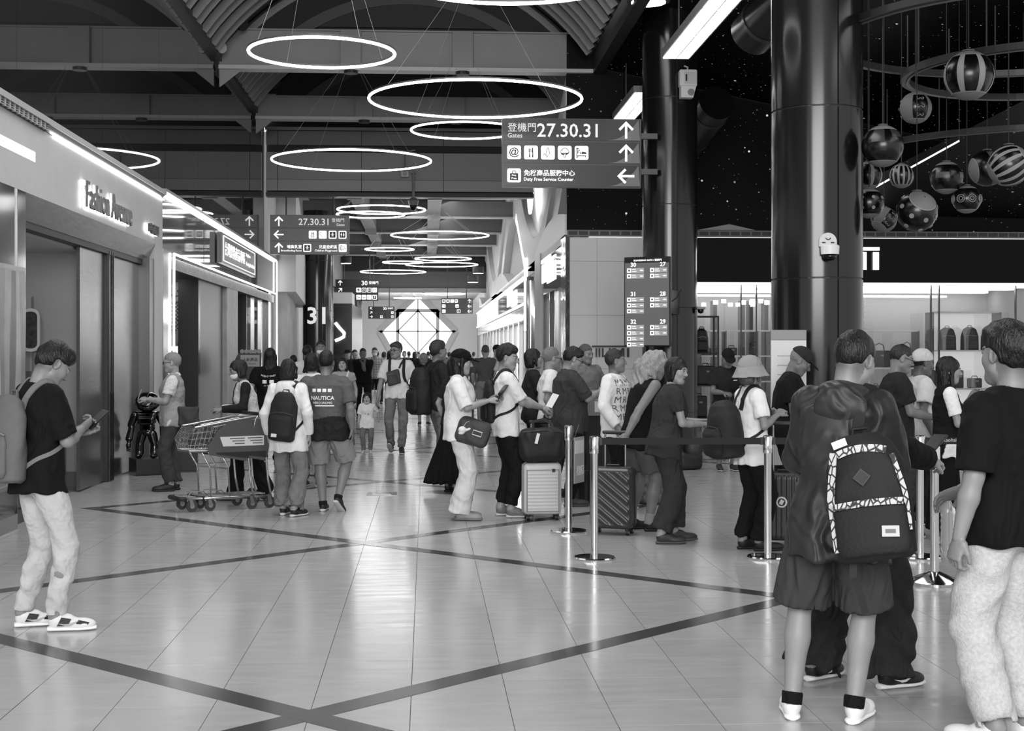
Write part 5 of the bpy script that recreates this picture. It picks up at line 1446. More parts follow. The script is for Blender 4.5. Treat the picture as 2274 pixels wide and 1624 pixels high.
# ---- poster light box at the left edge
t = thing('poster_box', 'tall fashion poster in a light box on the dark pillar', 'poster', (XL + .03, 12.1, 0), 0)
MB().span(0, .06, 0, 1.5, .38, 2.42).build('frame', mat(.5, .2, metal=.8), t)
MB().span(.06, .066, .04, 1.46, .42, 2.38).build('print', mat(.55, .3, noise=.25, nscale=1.6), t)
for k in range(9):
    g_ = (.40, .58, .50, .66, .46, .55, .36, .6, .5)[k]; y0_ = .05 + k * .155
    ed = lambda q, z: y0_ + q * .155 + .035 * math.sin(z * 2.6 + (k + q) * 1.3)
    zs_ = np.linspace(.43, 2.37, 14); pol = [(min(1.45, max(.05, ed(0, z))), z) for z in zs_] + [(min(1.45, max(.05, ed(1, z))), z) for z in zs_[::-1]]
    MB().prism(pol, .066, .0672 + .0004 * (k % 3), 'x').build('print_fold', mat(g_, .3, noise=.2, nscale=4), t)

# ---- starry side hall: curved tracks and ball lanterns
TRK = mat(.13, .35, name='dark_track')
def track(c, r, z, a0, a1, label, rx=1.0):
    t = thing('lighting_track', label, 'track', (c[0], c[1], z), 0)
    pts = [(r * rx * math.cos(a), r * math.sin(a), 0) for a in np.linspace(math.radians(a0), math.radians(a1), 60)]
    MB().tube(pts, 0, flat=(.10, .07), up=(0, 0, 1)).build('rail', TRK, t)
    MB().tube([(p[0] * .985, p[1] * .985, -.04) for p in pts], .012, 5).build('lower_rail', mat(.35, .3), t)
    for k in range(4, 60, 9): MB().cyl(pts[k], (pts[k][0], pts[k][1], .8), .008, n=5).build('wire', mat(.2, .4), t)
tx, ty = G(2150, 120, 4.9); track((tx + .35, ty - 1.0), 2.1, 4.9, 0, 360, 'large dark oval lighting track over the ball lanterns', 1.0)
tx, ty = G(2330, 160, 4.75); track((tx, ty), 1.55, 4.75, 60, 300, 'second dark curved lighting track near the striped ball')
track((9.3, 21.6), 2.6, 4.75, 190, 330, 'far dark curved lighting track below the others')
x, y, z = AY(2130, 313, 18.5); x2, y2, z2 = AY(1945, 415, 18.6)
t = thing('diagonal_light', 'thin bright diagonal light line across the starry wall', 'lamp', (x, y, z), 0)
MB().tube([(0, 0, 0), (x2 - x, y2 - y, z2 - z)], .012, 6).build('tube', glow(1.2), t); MB().cyl((0, 0, 0), (0, 0, 1.9), .006, n=5).build('wire', mat(.2, .4), t)
CAPM = mat(.42, .6, name='lantern_cap'); BALLD = mat(.06, .25, name='lantern_dark'); BALLG = mat(.50, .5, name='lantern_stripe')
def sph(r, th0, th1, ph0, ph1, n=24, m=12, rr=1.0):
    v = []; f = []
    for i in range(m + 1):
        t_ = math.radians(th0 + (th1 - th0) * i / m)
        for j in range(n + 1):
            p = math.radians(ph0 + (ph1 - ph0) * j / n); v.append((r * math.sin(t_) * math.cos(p), r * math.sin(t_) * math.sin(p), r * math.cos(t_)))
    for i in range(m):
        for j in range(n): a = i * (n + 1) + j; f.append((a, a + n + 1, a + n + 2, a + 1))
    return v, f
def ball(u, v, w, Y, style, label, tilt=(0, 0, 0)):
    x, y, z = AY(u, v, Y); r = w / F * (x * _s + y * _c) / 2
    t = thing('ball_lantern', label, 'lantern', (x, y, z), 0, 'ball lanterns in the starry hall')
    Rm = Euler([math.radians(q) for q in tilt]).to_matrix()
    def put(nm, vf, m_, sc=1.0): return mk(nm, [Rm @ (Vector(p) * sc) for p in vf[0]], vf[1], m_, t, True)
    put('shell', sph(r, 0, 180, 0, 360, 32, 18), BALLD)
    for a, b_ in ((2, 40), (140, 178)): put('cap', sph(r, a, b_, 0, 360, 28, 5), CAPM, 1.012)
    put('rim', sph(r, 40, 43, 0, 360, 28, 1), BALLG, 1.016); put('rim', sph(r, 137, 140, 0, 360, 28, 1), BALLG, 1.016)
    if style == 'stripe':
        for k in range(7): put('stripe', sph(r, 43, 137, k * 51 + 8, k * 51 + 24, 3, 12), BALLG, 1.014)
    if style == 'many':
        for k in range(14): put('stripe', sph(r, 43, 137, k * 25.7, k * 25.7 + 11, 2, 12), BALLG, 1.014)
    if style in ('dots', 'rings'):
        for k in range(8):
            for zc in ((70, 110) if style == 'dots' else (90,)):
                c = Vector((math.sin(math.radians(zc)) * math.cos(math.radians(k * 45 - 90)), math.sin(math.radians(zc)) * math.sin(math.radians(k * 45 - 90)), math.cos(math.radians(zc)))) * r * 1.01
                if style == 'dots': mb = MB().cyl(Rm @ (c * .98), Rm @ (c * 1.02), r * .12, n=12); mb.build('dot', BALLG, t)
                else:
                    o = c.orthogonal().normalized(); q = c.normalized().cross(o)
                    for R2 in (.27, .14): MB().tube([Rm @ (c * 1.0 + (o * math.cos(a) + q * math.sin(a)) * r * R2) for a in np.linspace(0, 6.283, 15)[:-1]], r * .035, 5, True).build('ring_mark', BALLG, t)
    if style == 'scroll':
        for k in range(3):
            for zc in (60, 90, 120):
                for sg in (-1, 1):
                    pts = []
                    for a in np.linspace(0, 4.8, 14):
                        q = .14 * (1 - a / 6); th_ = math.radians(zc) + q * math.sin(a); ph = math.radians(k * 120 - 90) + sg * (.17 - q * math.cos(a))
                        pts.append(Rm @ (Vector((math.sin(th_) * math.cos(ph), math.sin(th_) * math.sin(ph), math.cos(th_))) * r * 1.015))
                    MB().tube(pts, r * .03, 4).build('scroll', BALLG, t)
            put('gore', sph(r, 10, 150, k * 120 - 60, k * 120, 8, 10), CAPM, 1.013)
    if style == 'key':
        for k in range(6): put('key_block', sph(r, 43, 70 if k % 2 else 84, k * 60 - 20, k * 60 + 18, 5, 4), mat(.2, .3), 1.012)
    if style == 'moon':
        for k in range(4): put('crescent', sph(r, 75, 95, k * 90 - 60, k * 90 - 10, 8, 3), mat(.3, .4), 1.012)
    MB().lathe([(r * .22, 0), (r * .25, r * .06), (.01, r * .1)], 12, (0, 0, r * .99)).build('fitting', mat(.3, .4), t, True)
    MB().cyl((0, 0, r), (0, 0, max(.3, 6.6 - z)), .005, n=5).build('cord', mat(.12, .5), t)
ball(2151, 168, 108, 14, 'stripe', 'big ball lantern with broad pale vertical stripes', (0, 0, 10))
ball(2033, 240, 70, 15, 'scroll', 'ball lantern with scroll ornament and pale gores')
ball(1960, 325, 92, 13.5, 'key', 'large dark ball lantern with stepped blocks half behind the column')
ball(1928, 390, 62, 14.5, 'stripe', 'striped ball lantern mostly hidden by the near column')
ball(2002, 391, 54, 16, 'many', 'small ball lantern with many narrow stripes')
ball(2102, 395, 72, 15, 'moon', 'dark ball lantern with crescent ornament')
ball(2192, 374, 80, 15.5, 'moon', 'dark ball lantern overlapped by the banded one', (0, 80, 0))
ball(2240, 368, 92, 14, 'many', 'ball lantern tipped sideways with banded flank', (60, 10, 60))
ball(1930, 452, 66, 14.2, 'dots', 'spotted ball lantern at the near column edge')
ball(1963, 488, 56, 14.8, 'scroll', 'small ball lantern with curled marks hanging lowest by the column', (0, 40, 20))
ball(2036, 470, 90, 13.8, 'dots', 'large spotted ball lantern with a big pale disc', (50, 0, 10))
ball(2147, 443, 62, 15, 'rings', 'ball lantern with concentric ring marks')

# ---- queue barriers
def stanchion(u, v, label, base='disc', hgt=.965, pos=None):
    x, y = pos or G(u, v); t = thing('stanchion', label, 'stanchion', (x, y, 0), 0)
    if base == 'disc': MB().lathe([(.163, 0), (.165, .012), (.158, .022), (.03, .026)], 40).build('base', CHROME, t, autos=35)
    else: MB().lathe([(.178, 0), (.18, .02), (.172, .03), (.045, .085), (.033, .09)], 40).build('base', CHROME, t, autos=35)
    MB().lathe([(.0305, .02), (.0305, hgt - .12)], 24).build('post', CHROME, t, autos=35)
    MB().lathe([(.0385, hgt - .135), (.0395, hgt - .13), (.0395, hgt - .006), (.036, hgt)], 24).build('cassette', CHROME, t, autos=35)
    MB().lathe([(.033, hgt), (.030, hgt + .004)], 20).build('cap', BLACK, t)
    return (x, y)
s1 = stanchion(1263, 1182, 'chrome queue post with a hanging notice beside the navy polo man')
s2_ = stanchion(1320, 1242, 'chrome queue post in front of the diagonal ribbed suitcase')
s3 = stanchion(1705, 1240, 'chrome queue post in front of the suitcase with stickers')
s4 = stanchion(2075, 1297, 'chrome queue post on a conical base', 'cone')
s5 = stanchion(2043, 1240, 'chrome queue post on a flat base behind the conical one')
s6 = stanchion(1674, 1183, 'far chrome queue post behind the bucket hat woman')
BELT = mat(.09, .75, name='black_webbing')
def belt(a, b_, label, z=.925, n=2):
    d = Vector((b_[0] - a[0], b_[1] - a[1], 0)); L = d.length; dn = d.normalized()
    t = thing('queue_belt', label, 'belt', (a[0], a[1], z), math.atan2(d.y, d.x))
    MB().span(.04, L - .04, -.0015, .0015, -.026, .026).build('webbing', BELT, t)
    MB().span(.03, .06, -.006, .006, -.03, .03).build('clip', BLACK, t); MB().span(L - .06, L - .03, -.006, .006, -.03, .03).build('clip', BLACK, t)
    return t
belt(s2_, s3, 'black belt stretched in front of the queue of travellers')
belt(s3, s5, 'black belt running behind the man with the patterned backpack')
bt = belt(s5, (6.4, 10.9), 'black belt printed Kaohsiung International Airport')
lettering('Kaohsiung International Airport', mat(.75, .6), bt, (.18, -.003, -.016), (1, 0, 0), (0, 0, 1), h=.038, bold=.0, depth=.001)
belt(s1, (s1[0] + .15, s1[1] + 3.2), 'black belt running back from the notice post')
# hanging notice on the first post
t = thing('queue_notice', 'tilted hanging notice board on the queue post', 'notice', (s1[0] + .05, s1[1] + .05, .40), math.radians(62))
MB().box((.13, 0, .24), (.24, .008, .42)).build('board', mat(.62, .4), t); MB().box((.13, -.006, .36), (.2, .003, .12)).build('white_field', mat(.85, .4), t)
lettering('排隊', mat(.88, .4), t, (.05, -.008, .10), (1, 0, 0), (0, 0, 1), h=.09, bold=.02, depth=.002, name='lettering')
MB().tube([(.02, 0, .45), (.13, 0, .56), (.24, 0, .45)], .004, 4).build('cord', BLACK, t)

# ---- suitcases
def suitcase(pos, rz, w, d, h_, g, label, style, handle=.42, tone=.5, stick=False, rough=.35):
    t = thing('suitcase', label, 'suitcase', (pos[0], pos[1], 0), rz)
    z0 = .055
    m_ = mat(g, rough, name='suitcase_shell', bump=.03, bscale=200)
    f = Field().u(s_box((0, 0, z0 + h_ / 2), (w / 2, d / 2, h_ / 2), .045), .01)
    if style == 'h': f.wob(lambda x, y, z: np.where((np.abs(x) < w * .40) & (np.abs(z - z0 - h_ * .47) < h_ * .37), .0035 * np.sin(z * 190), 0))
    if style == 'v': f.wob(lambda x, y, z: .005 * np.sin(x * 150) * (np.abs(z - z0 - h_ / 2) < h_ * .46))
    if style == 'd': f.wob(lambda x, y, z: np.clip(.008 * np.sin((x * .8 + z) * 70), -.008, .005) * ((np.abs(x) < w * .43) & (np.abs(z - z0 - h_ / 2) < h_ * .43)))
    v_, q_ = f.mesh(.0075); npmesh('shell', v_, q_, m_, t)
    MB().tube([(w / 2 * .995 * sx * k1, 0, z0 + h_ / 2 + h_ / 2 * sz) for sx, sz, k1 in ((-1, -.9, 1), (-1, .9, 1), (-.85, 1.0, 1), (.85, 1.0, 1), (1, .9, 1), (1, -.9, 1), (.85, -1, 1), (-.85, -1, 1))], .009, 6, True).build('zip_line', mat(max(.08, g - .25), .5), t)
    for sx in (-1, 1):
        for sy in (-1, 1):
            mb = MB().cyl((sx * (w / 2 - .045) - .014, sy * (d / 2 - .04), .028), (sx * (w / 2 - .045) + .014, sy * (d / 2 - .04), .028), .028, n=16)
            wh = mb.build('wheel', mat(.12, .5), t, autos=40)
            MB().cyl((sx * (w / 2 - .045) - .0155, sy * (d / 2 - .04), .028), (sx * (w / 2 - .045) + .0155, sy * (d / 2 - .04), .028), .013, n=12).build('hub', mat(.6, .3), wh)
            MB().box((sx * (w / 2 - .045), sy * (d / 2 - .04), .052), (.04, .035, .035), bev=.008).build('caster', BLACK, t)
    if handle:
        for sx in (-1, 1): MB().cyl((sx * w * .24, d * .3, z0 + h_ - .01), (sx * w * .24, d * .3, z0 + h_ + handle), .0095, n=10).build('handle_tube', steel(.7, .2), t, autos=40)
        MB().box((0, d * .3, z0 + h_ + handle + .01), (w * .48 + .05, .03, .035), bev=.01).build('grip', BLACK, t)
    MB().tube([(-.06, 0, z0 + h_), (-.055, 0, z0 + h_ + .022), (.055, 0, z0 + h_ + .022), (.06, 0, z0 + h_)], .008, 6).build('top_handle', mat(.15, .5), t)
    MB().box((w * .28, -d / 2 - .002, z0 + h_ * .86), (.03, .006, .03)).build('badge', mat(.15, .4), t)
    if style == 'h':
        pts = [(sx * w * .42, -d / 2 + .001, z0 + h_ * .47 + sz * h_ * .40) for sx, sz in ((-1, -1), (-1, 1), (1, 1), (1, -1))]
        MB().tube(pts, .006, 5, True).build('panel_groove', mat(max(.1, g - .3), .5), t)
    if stick:
        for (sx, sz) in ((-.02, .58), (.10, .22)):
            MB().tube([(sx + .04 * math.cos(a), -d / 2 - .004, z0 + h_ * sz + .04 * math.sin(a)) for a in np.linspace(0, 6.283, 13)[:-1]], .008, 5, True).build('sticker', mat(.8, .5), t)
            MB().box((sx, -d / 2 - .004, z0 + h_ * sz), (.03, .004, .04), Matrix.Rotation(.5, 3, 'Y')).build('sticker', mat(.75, .5), t)
    return t
suitcase(G(1202, 1154), math.radians(4), .37, .23, .50, .74, 'pale suitcase with horizontal ribs under the black duffel bag', 'h', .38)
suitcase(G(1362, 1186), math.radians(-22), .39, .24, .54, .22, 'dark suitcase with diagonal ribs held by the curly haired traveller', 'd', .30, rough=.3)
suitcase(G(1742, 1213), math.radians(-16), .40, .25, .56, .23, 'dark suitcase with vertical ribs and round white stickers', 'v', .40, stick=True, rough=.3)
sx_, sy_ = G(1742, 1213)
t = thing('travel_pillow', 'pale soft travel pillow hung on the suitcase with stickers', 'pillow', (sx_ + .16, sy_ - .27, .33), 0)
f = Field().u(s_cone((0, 0, .03), (.01, 0, .22), .065, .05), .02); f.wob(folds(.004, 4)); v_, q_ = f.mesh(.009); npmesh('cushion', v_, q_, mat(.78, .85), t)
MB().tube([(0, 0, .26), (-.01, .05, .32), (-.03, .1, .34)], .005, 5).build('cord', BLACK, t)
# duffel on the pale suitcase
px_, py_ = G(1202, 1154)
t = thing('duffel_bag', 'soft black duffel bag with a white tag lying on the pale suitcase', 'bag', (px_ + .0, py_ - .01, .556), math.radians(4))
f = Field().u(s_box((0, 0, .17), (.215, .13, .165), .09), .02); f.wob(folds(.006, 3, 24, 14)); v_, q_ = f.mesh(.011); npmesh('body', v_, q_, mat(.10, .7, bump=.2, bscale=80), t)
MB().tube([(-.1, -.1, .28), (-.09, -.06, .40), (.02, -.05, .42), (.09, -.06, .38), (.1, -.1, .28)], 0, flat=(.03, .006), up=(0, 1, 0)).build('strap', mat(.12, .7), t)
MB().box((-.06, -.135, .24), (.03, .004, .1), Matrix.Rotation(.25, 3, 'Y')).build('tag', mat(.85, .5), t)
MB().tube([(-.19, -.1, .30), (0, -.115, .32), (.19, -.1, .30)], .005, 5).build('zip', mat(.25, .4), t)

# ---- luggage behind the queue
def simple_case(u, v, w, d, h_, g, lb, Y=None):
    p = G(u, v); return suitcase(p, .2, w, d, h_, g, lb, 'v', 0, rough=.5)
simple_case(1318, 1068, .55, .32, .95, .10, 'tall black suitcase the rear man leans his arm on')
t = thing('tote_bag', 'glossy dark shopping bag standing behind the notice post', 'bag', (*G(1290, 1120), 0), .3)
f = Field().u(s_loft((0, 0, 0), np.eye(3), [(0, .16, .09), (.25, .17, .06), (.36, .16, .03)]), .01); v_, q_ = f.mesh(.01); npmesh('body', v_, q_, mat(.13, .25), t)
MB().tube([(-.06, 0, .35), (-.03, 0, .46), (.03, 0, .46), (.06, 0, .35)], .006, 5).build('handle', BLACK, t)
t = thing('plaid_bag', 'plaid bag standing behind the dark trousers of the queuing woman', 'bag', (*G(1446, 1118), 0), .1)
f = Field().u(s_box((0, 0, .16), (.13, .08, .16), .03), .01); v_, q_ = f.mesh(.01); npmesh('body', v_, q_, mat(.42, .7, noise=.7, nscale=22), t)
MB().tube([(-.05, 0, .31), (-.03, 0, .38), (.03, 0, .38), (.05, 0, .31)], .008, 5).build('handle', BLACK, t)

# ---- nested shopping trolleys
WIRE = mat(.66, .25, metal=.9, name='trolley_wire')
def trolley(x, y, rz, label):
    """local: +x is the front of the trolley, handle at -x"""
    t = thing('shopping_trolley', label, 'trolley', (x, y, 0), rz, 'nested shopping trolleys')
    fr = MB()
    for sy in (-1, 1):
        fr.tube([(-.40, sy * .21, .12), (.42, sy * .16, .14)], .014, 8)
        fr.tube([(-.40, sy * .21, .12), (-.36, sy * .21, .30), (-.33, sy * .21, .62), (-.42, sy * .22, .93), (-.46, sy * .22, .97)], .013, 8)
        fr.tube([(.10, sy * .18, .13), (.12, sy * .19, .45), (.22, sy * .19, .60)], .011, 8)
    fr.tube([(.42, -.16, .14), (.46, -.1, .14), (.46, .1, .14), (.42, .16, .14)], .016, 8)
    fr.build('frame', WIRE, t, True)
    MB().tube([(.40, -.18, .135), (.475, -.12, .14), (.475, .12, .14), (.40, .18, .135)], .024, 8).build('bumper', mat(.13, .6), t, True)
    rk = MB()
    for k in range(6): rk.tube([(-.35, -.15 + k * .06, .15), (.42, -.12 + k * .048, .15)], .006, 5)
    for xx in (-.3, -.1, .1, .3): rk.tube([(xx, -.17, .145), (xx, .17, .145)], .006, 5)
    for sy in (-.08, .08): rk.tube([(.1, sy, .15), (.16, sy, .2), (.3, sy, .2), (.34, sy, .15)], .006, 5)
    rk.build('lower_rack', WIRE, t)
    bk = MB(); zb, zt = .60, .96
    top_ = [(-.42, -.22, zt), (-.42, .22, zt), (.30, .20, .86), (.30, -.20, .86)]
    bot = [(-.34, -.19, zb), (-.34, .19, zb), (.36, .17, zb + .02), (.36, -.17, zb + .02)]
    for loop in (top_, bot): bk.tube(loop, .011, 6, True)
    def lerp(a, b_, s_): return tuple(a[i] + (b_[i] - a[i]) * s_ for i in range(3))
    for k in range(4):
        a, b_, c_, d_ = bot[k], bot[(k + 1) % 4], top_[k], top_[(k + 1) % 4]
        n = 14 if k % 2 else 9
        for i in range(n + 1):
            p, q = lerp(a, b_, i / n), lerp(c_, d_, i / n); m_ = lerp(p, q, .5)
            m_ = (m_[0] + (.06 if k == 2 else .0), m_[1], m_[2]); bk.tube([p, m_, q], .0035, 4)
        for s_ in (.25, .5, .75): bk.tube([lerp(a, c_, s_), lerp(b_, d_, s_)], .004, 4)
    for i in range(8): bk.tube([lerp(bot[0], bot[1], i / 7), lerp(bot[3], bot[2], i / 7)], .004, 4)
    bk.build('basket', WIRE, t)
    for sy in (-1, 1):
        pol = [(-.40, .93), (-.12, .92), (.02, .84), (.16, .66), (.14, .58), (-.30, .50), (-.35, .56)]
        o = MB().prism(pol, sy * .225 - .006, sy * .225 + .006, 'y').build('advert_panel', mat(.30, .4), t)
        MB().prism([(-.30, .66), (-.02, .66), (.02, .76), (-.30, .76)], sy * .233 - .001, sy * .233 + .001, 'y').build('white_field', mat(.78, .5), o)
        for k in range(3): MB().span(-.28, -.1 - .03 * k, sy * .235 - .001, sy * .235 + .001, .745 - k * .027, .735 - k * .027).build('text_line', mat(.35, .5), o)
        MB().prism([(-.33, .53), (.05, .58), (.07, .60), (-.33, .60)], sy * .233 - .001, sy * .233 + .001, 'y').build('dark_field', mat(.15, .5), o)
    MB().tube([(-.47, -.24, .985), (-.47, .24, .985)], .019, 10).build('push_bar', mat(.12, .5), t, True)
    for (xx, yy_) in ((-.36, -.21), (-.36, .21), (.34, -.15), (.34, .15)):
        wv_ = MB().cyl((xx - .02, yy_ - .016, .062), (xx - .02, yy_ + .016, .062), .062, n=20).build('wheel', mat(.22, .5), t, autos=40)
        MB().cyl((xx - .02, yy_ - .02, .062), (xx - .02, yy_ + .02, .062), .028, n=14).build('hub', mat(.6, .3, metal=.8), wv_)
        MB().prism([(xx - .045, .06), (xx + .005, .06), (xx + .015, .135), (xx - .02, .135)], yy_ - .024, yy_ + .024, 'y').build('fork', mat(.55, .3, metal=.9), t)
    return t
tx, ty = G(474, 1131)
tr1 = trolley(tx, ty, math.radians(180 + 30), 'foremost of two nested wire shopping trolleys'); tr1.scale = (.9, .95, 1.0)
tr2 = trolley(tx + .17, ty + .10, math.radians(180 + 30), 'rear nested wire shopping trolley gripped by the masked woman'); tr2.scale = (.9, .95, 1.0)

# ---- glossy black figure on a plinth
px_, py_ = G(318, 1056)
t = thing('plinth', 'black box plinth under the glossy figure', 'plinth', (px_ + .03, py_ + .14, 0), math.radians(25))
MB().box((0, 0, .11), (.40, .40, .22), bev=.004).build('block', mat(.17, .35), t)
MB().box((0, 0, .012), (.405, .405, .02)).build('base_line', mat(.1, .4), t)
t = thing('statue', 'glossy black ape-like robot figure standing on the plinth', 'statue', (px_ + .03, py_ + .12, .22), math.radians(-6)); t.scale = (1.08, 1.05, 1.0)
GB = mat(.035, .05, name='glossy_black', coat=.6)
f = Field()
f.u(s_box((0, 0, .565), (.13, .075, .055), .045), .02); f.u(s_box((0, -.02, .50), (.105, .075, .05), .03), .01); f.u(s_box((0, 0, .41), (.088, .065, .055), .035), .012); f.u(s_ell((0, 0, .34), (.10, .075, .055)), .02)
v_, q_ = f.mesh(.006); npmesh('torso', v_, q_, GB, t)
for sd in (-1, 1):
    f = Field().u(s_cone((sd * .15, 0, .57), (sd * .205, .0, .44), .056, .042), .01).u(s_cone((sd * .19, 0, .42), (sd * .215, -.03, .26), .036, .047), .01).u(s_ell((sd * .215, -.05, .17), (.035, .04, .05)), .02)
    for k in range(3): f.u(s_cone((sd * (.195 + .018 * k), -.06, .15), (sd * (.19 + .018 * k), -.07, .10), .011), .005)
    v_, q_ = f.mesh(.006); npmesh('arm', v_, q_, GB, t)
    f = Field().u(s_cone((sd * .06, 0, .32), (sd * .09, 0, .20), .062, .052), .01).u(s_cone((sd * .092, 0, .17), (sd * .095, 0, .08), .052, .058), .008).u(s_ell((sd * .092, -.04, .035), (.045, .075, .036)), .02).cut((0, 0, 0), (0, 0, -1))
    v_, q_ = f.mesh(.006); npmesh('leg', v_, q_, GB, t)
f = Field().u(s_ell((0, 0, .735), (.145, .125, .125)), .02).u(s_ell((0, -.08, .69), (.10, .07, .062)), .03)
for sd in (-1, 1): f.u(s_ell((sd * .13, .0, .72), (.025, .03, .04)), .01); f.sub(s_ell((sd * .04, -.115, .76), (.03, .03, .025)), .01)
f.sub(s_cone((-.05, -.14, .69), (.05, -.14, .69), .008), .008)
v_, q_ = f.mesh(.006); ho = npmesh('head', v_, q_, GB, t)
f = Field().u(s_ell((0, .012, .755), (.154, .135, .125)), .01).cut((0, -.06, .775), (0, -.35, -1)); v_, q_ = f.mesh(.007); npmesh('helmet', v_, q_, GB, ho)
t = thing('floor_panel', 'low dark panel standing at the shop doorway behind the old man', 'panel', (*G(405, 1048), 0), 0)
MB().box((0, 0, .30), (.42, .05, .60)).build('board', mat(.16, .3), t); MB().box((0, 0, .01), (.42, .2, .02)).build('foot', mat(.14, .3), t)
# best seller board
x, y, z = AY(553, 800, 27.3)
t = thing('best_seller_board', 'black cut-out board reading BEST SELLING in the shop doorway', 'sign', (x, y, 0), 0)
MB().prism([(-.22, 1.2), (.22, 1.2), (.24, 1.62), (-.2, 1.62), (-.26, 1.5)], 0, .03, 'y').build('board', mat(.12, .4), t); MB().span(-.16, .2, -.01, 0, 1.36, 1.58).build('field', mat(.6, .5), t)
for k in range(5): MB().cyl((-.13 + k * .08, -.005, 1.65), (-.13 + k * .08, .03, 1.65), .04, n=14).build('scallop', mat(.55, .5), t)
lettering('人氣商品', mat(.1, .5), t, (.02, -.012, 1.46), (1, 0, 0), (0, 0, 1), w=.28, bold=.015, depth=.002, align='c'); lettering('BEST SELLING', mat(.15, .5), t, (.02, -.012, 1.40), (1, 0, 0), (0, 0, 1), w=.22, bold=.01, depth=.002, align='c')
MB().span(-.03, .03, 0, .03, 0, 1.2).build('post', mat(.12, .4), t); MB().span(-.2, .2, -.12, .15, 0, .02).build('foot', mat(.12, .4), t)
# shop goods seen through the doors
x, y, z = AY(66, 733, 17.3)
t = thing('wall_display', 'rounded white framed display on the first shop wall', 'display', (x, 17.36, z), 0)
rp = lambda w, h_, r: [(sx * (w - r) + r * math.cos(math.radians(a0 + a)), sz * (h_ - r) + r * math.sin(math.radians(a0 + a))) for sx, sz, a0 in ((1, 1, 0), (-1, 1, 90), (-1, -1, 180), (1, -1, 270)) for a in (0, 30, 60, 90)]
MB().prism(rp(.11, .26, .09), -.03, .02, 'y').build('frame', mat(.8, .4), t); MB().prism(rp(.08, .22, .06), -.036, -.03, 'y').build('picture', mat(.25, .3, noise=.6, nscale=20), t)
t = thing('watch_stand', 'display of watches on a glass counter in the first shop', 'display', (AY(85, 850, 16.6)[0], 16.6, 0), 0)
MB().span(-.7, .25, -.25, .25, 0, 1.0).build('counter', mat(.4, .3), t); MB().span(-.7, .25, -.25, .25, 1.0, 1.03).build('counter_top', mat(.6, .1), t)
for k in range(9): MB().span(-.6 + k * .09, -.54 + k * .09, -.05, .05, 1.03, 1.25 + .08 * (k % 3)).build('watch_box', mat(.3 + .08 * (k % 5), .3), t)
for k in range(6): MB().cyl((-.55 + k * .12, -.12, 1.03), (-.55 + k * .12, -.12, 1.3 + .05 * (k % 2)), .012, n=6).build('bracelet_bar', steel(.7), t)
x, y, z = AY(418, 647, 25.6)
t = thing('ceiling_spotlight', 'dark spotlight with a hanging cable in the neon framed shop', 'lamp', (x, y, z), 0)
MB().cyl((-.05, 0, 0), (.16, -.03, -.06), .075, n=16).build('head', mat(.16, .4), t, autos=40); MB().lathe([(.01, -.09), (.085, 0), (.01, .09)], 16, (-.12, 0, 0)).build('joint', mat(.14, .4), t, True)
MB().tube([(-.35, 0, -.02), (-.25, 0, -.10), (-.12, 0, -.06)], .015, 6).build('cable', mat(.4, .5), t); MB().cyl((-.12, 0, .05), (-.12, 0, .45), .02, n=8).build('stem', mat(.14, .4), t)
for k in range(3):
    x, y, z = -4.68 + .0 * k, 25.95, (1.38, .98, .58)[k]
    t = thing('gift_box', ('gift box with a picture on the upper lit shelf', 'pale gift box on the middle shelf', 'dark gift box on the lower shelf')[k], 'box', (x, y, z), .1 * k)
    MB().box((0, 0, .14), (.3, .16, .28), bev=.006).build('carton', mat((.3, .7, .2)[k], .4), t); MB().box((0, -.083, .14), (.22, .004, .2)).build('picture', mat(.5, .4, noise=.8, nscale=25), t)

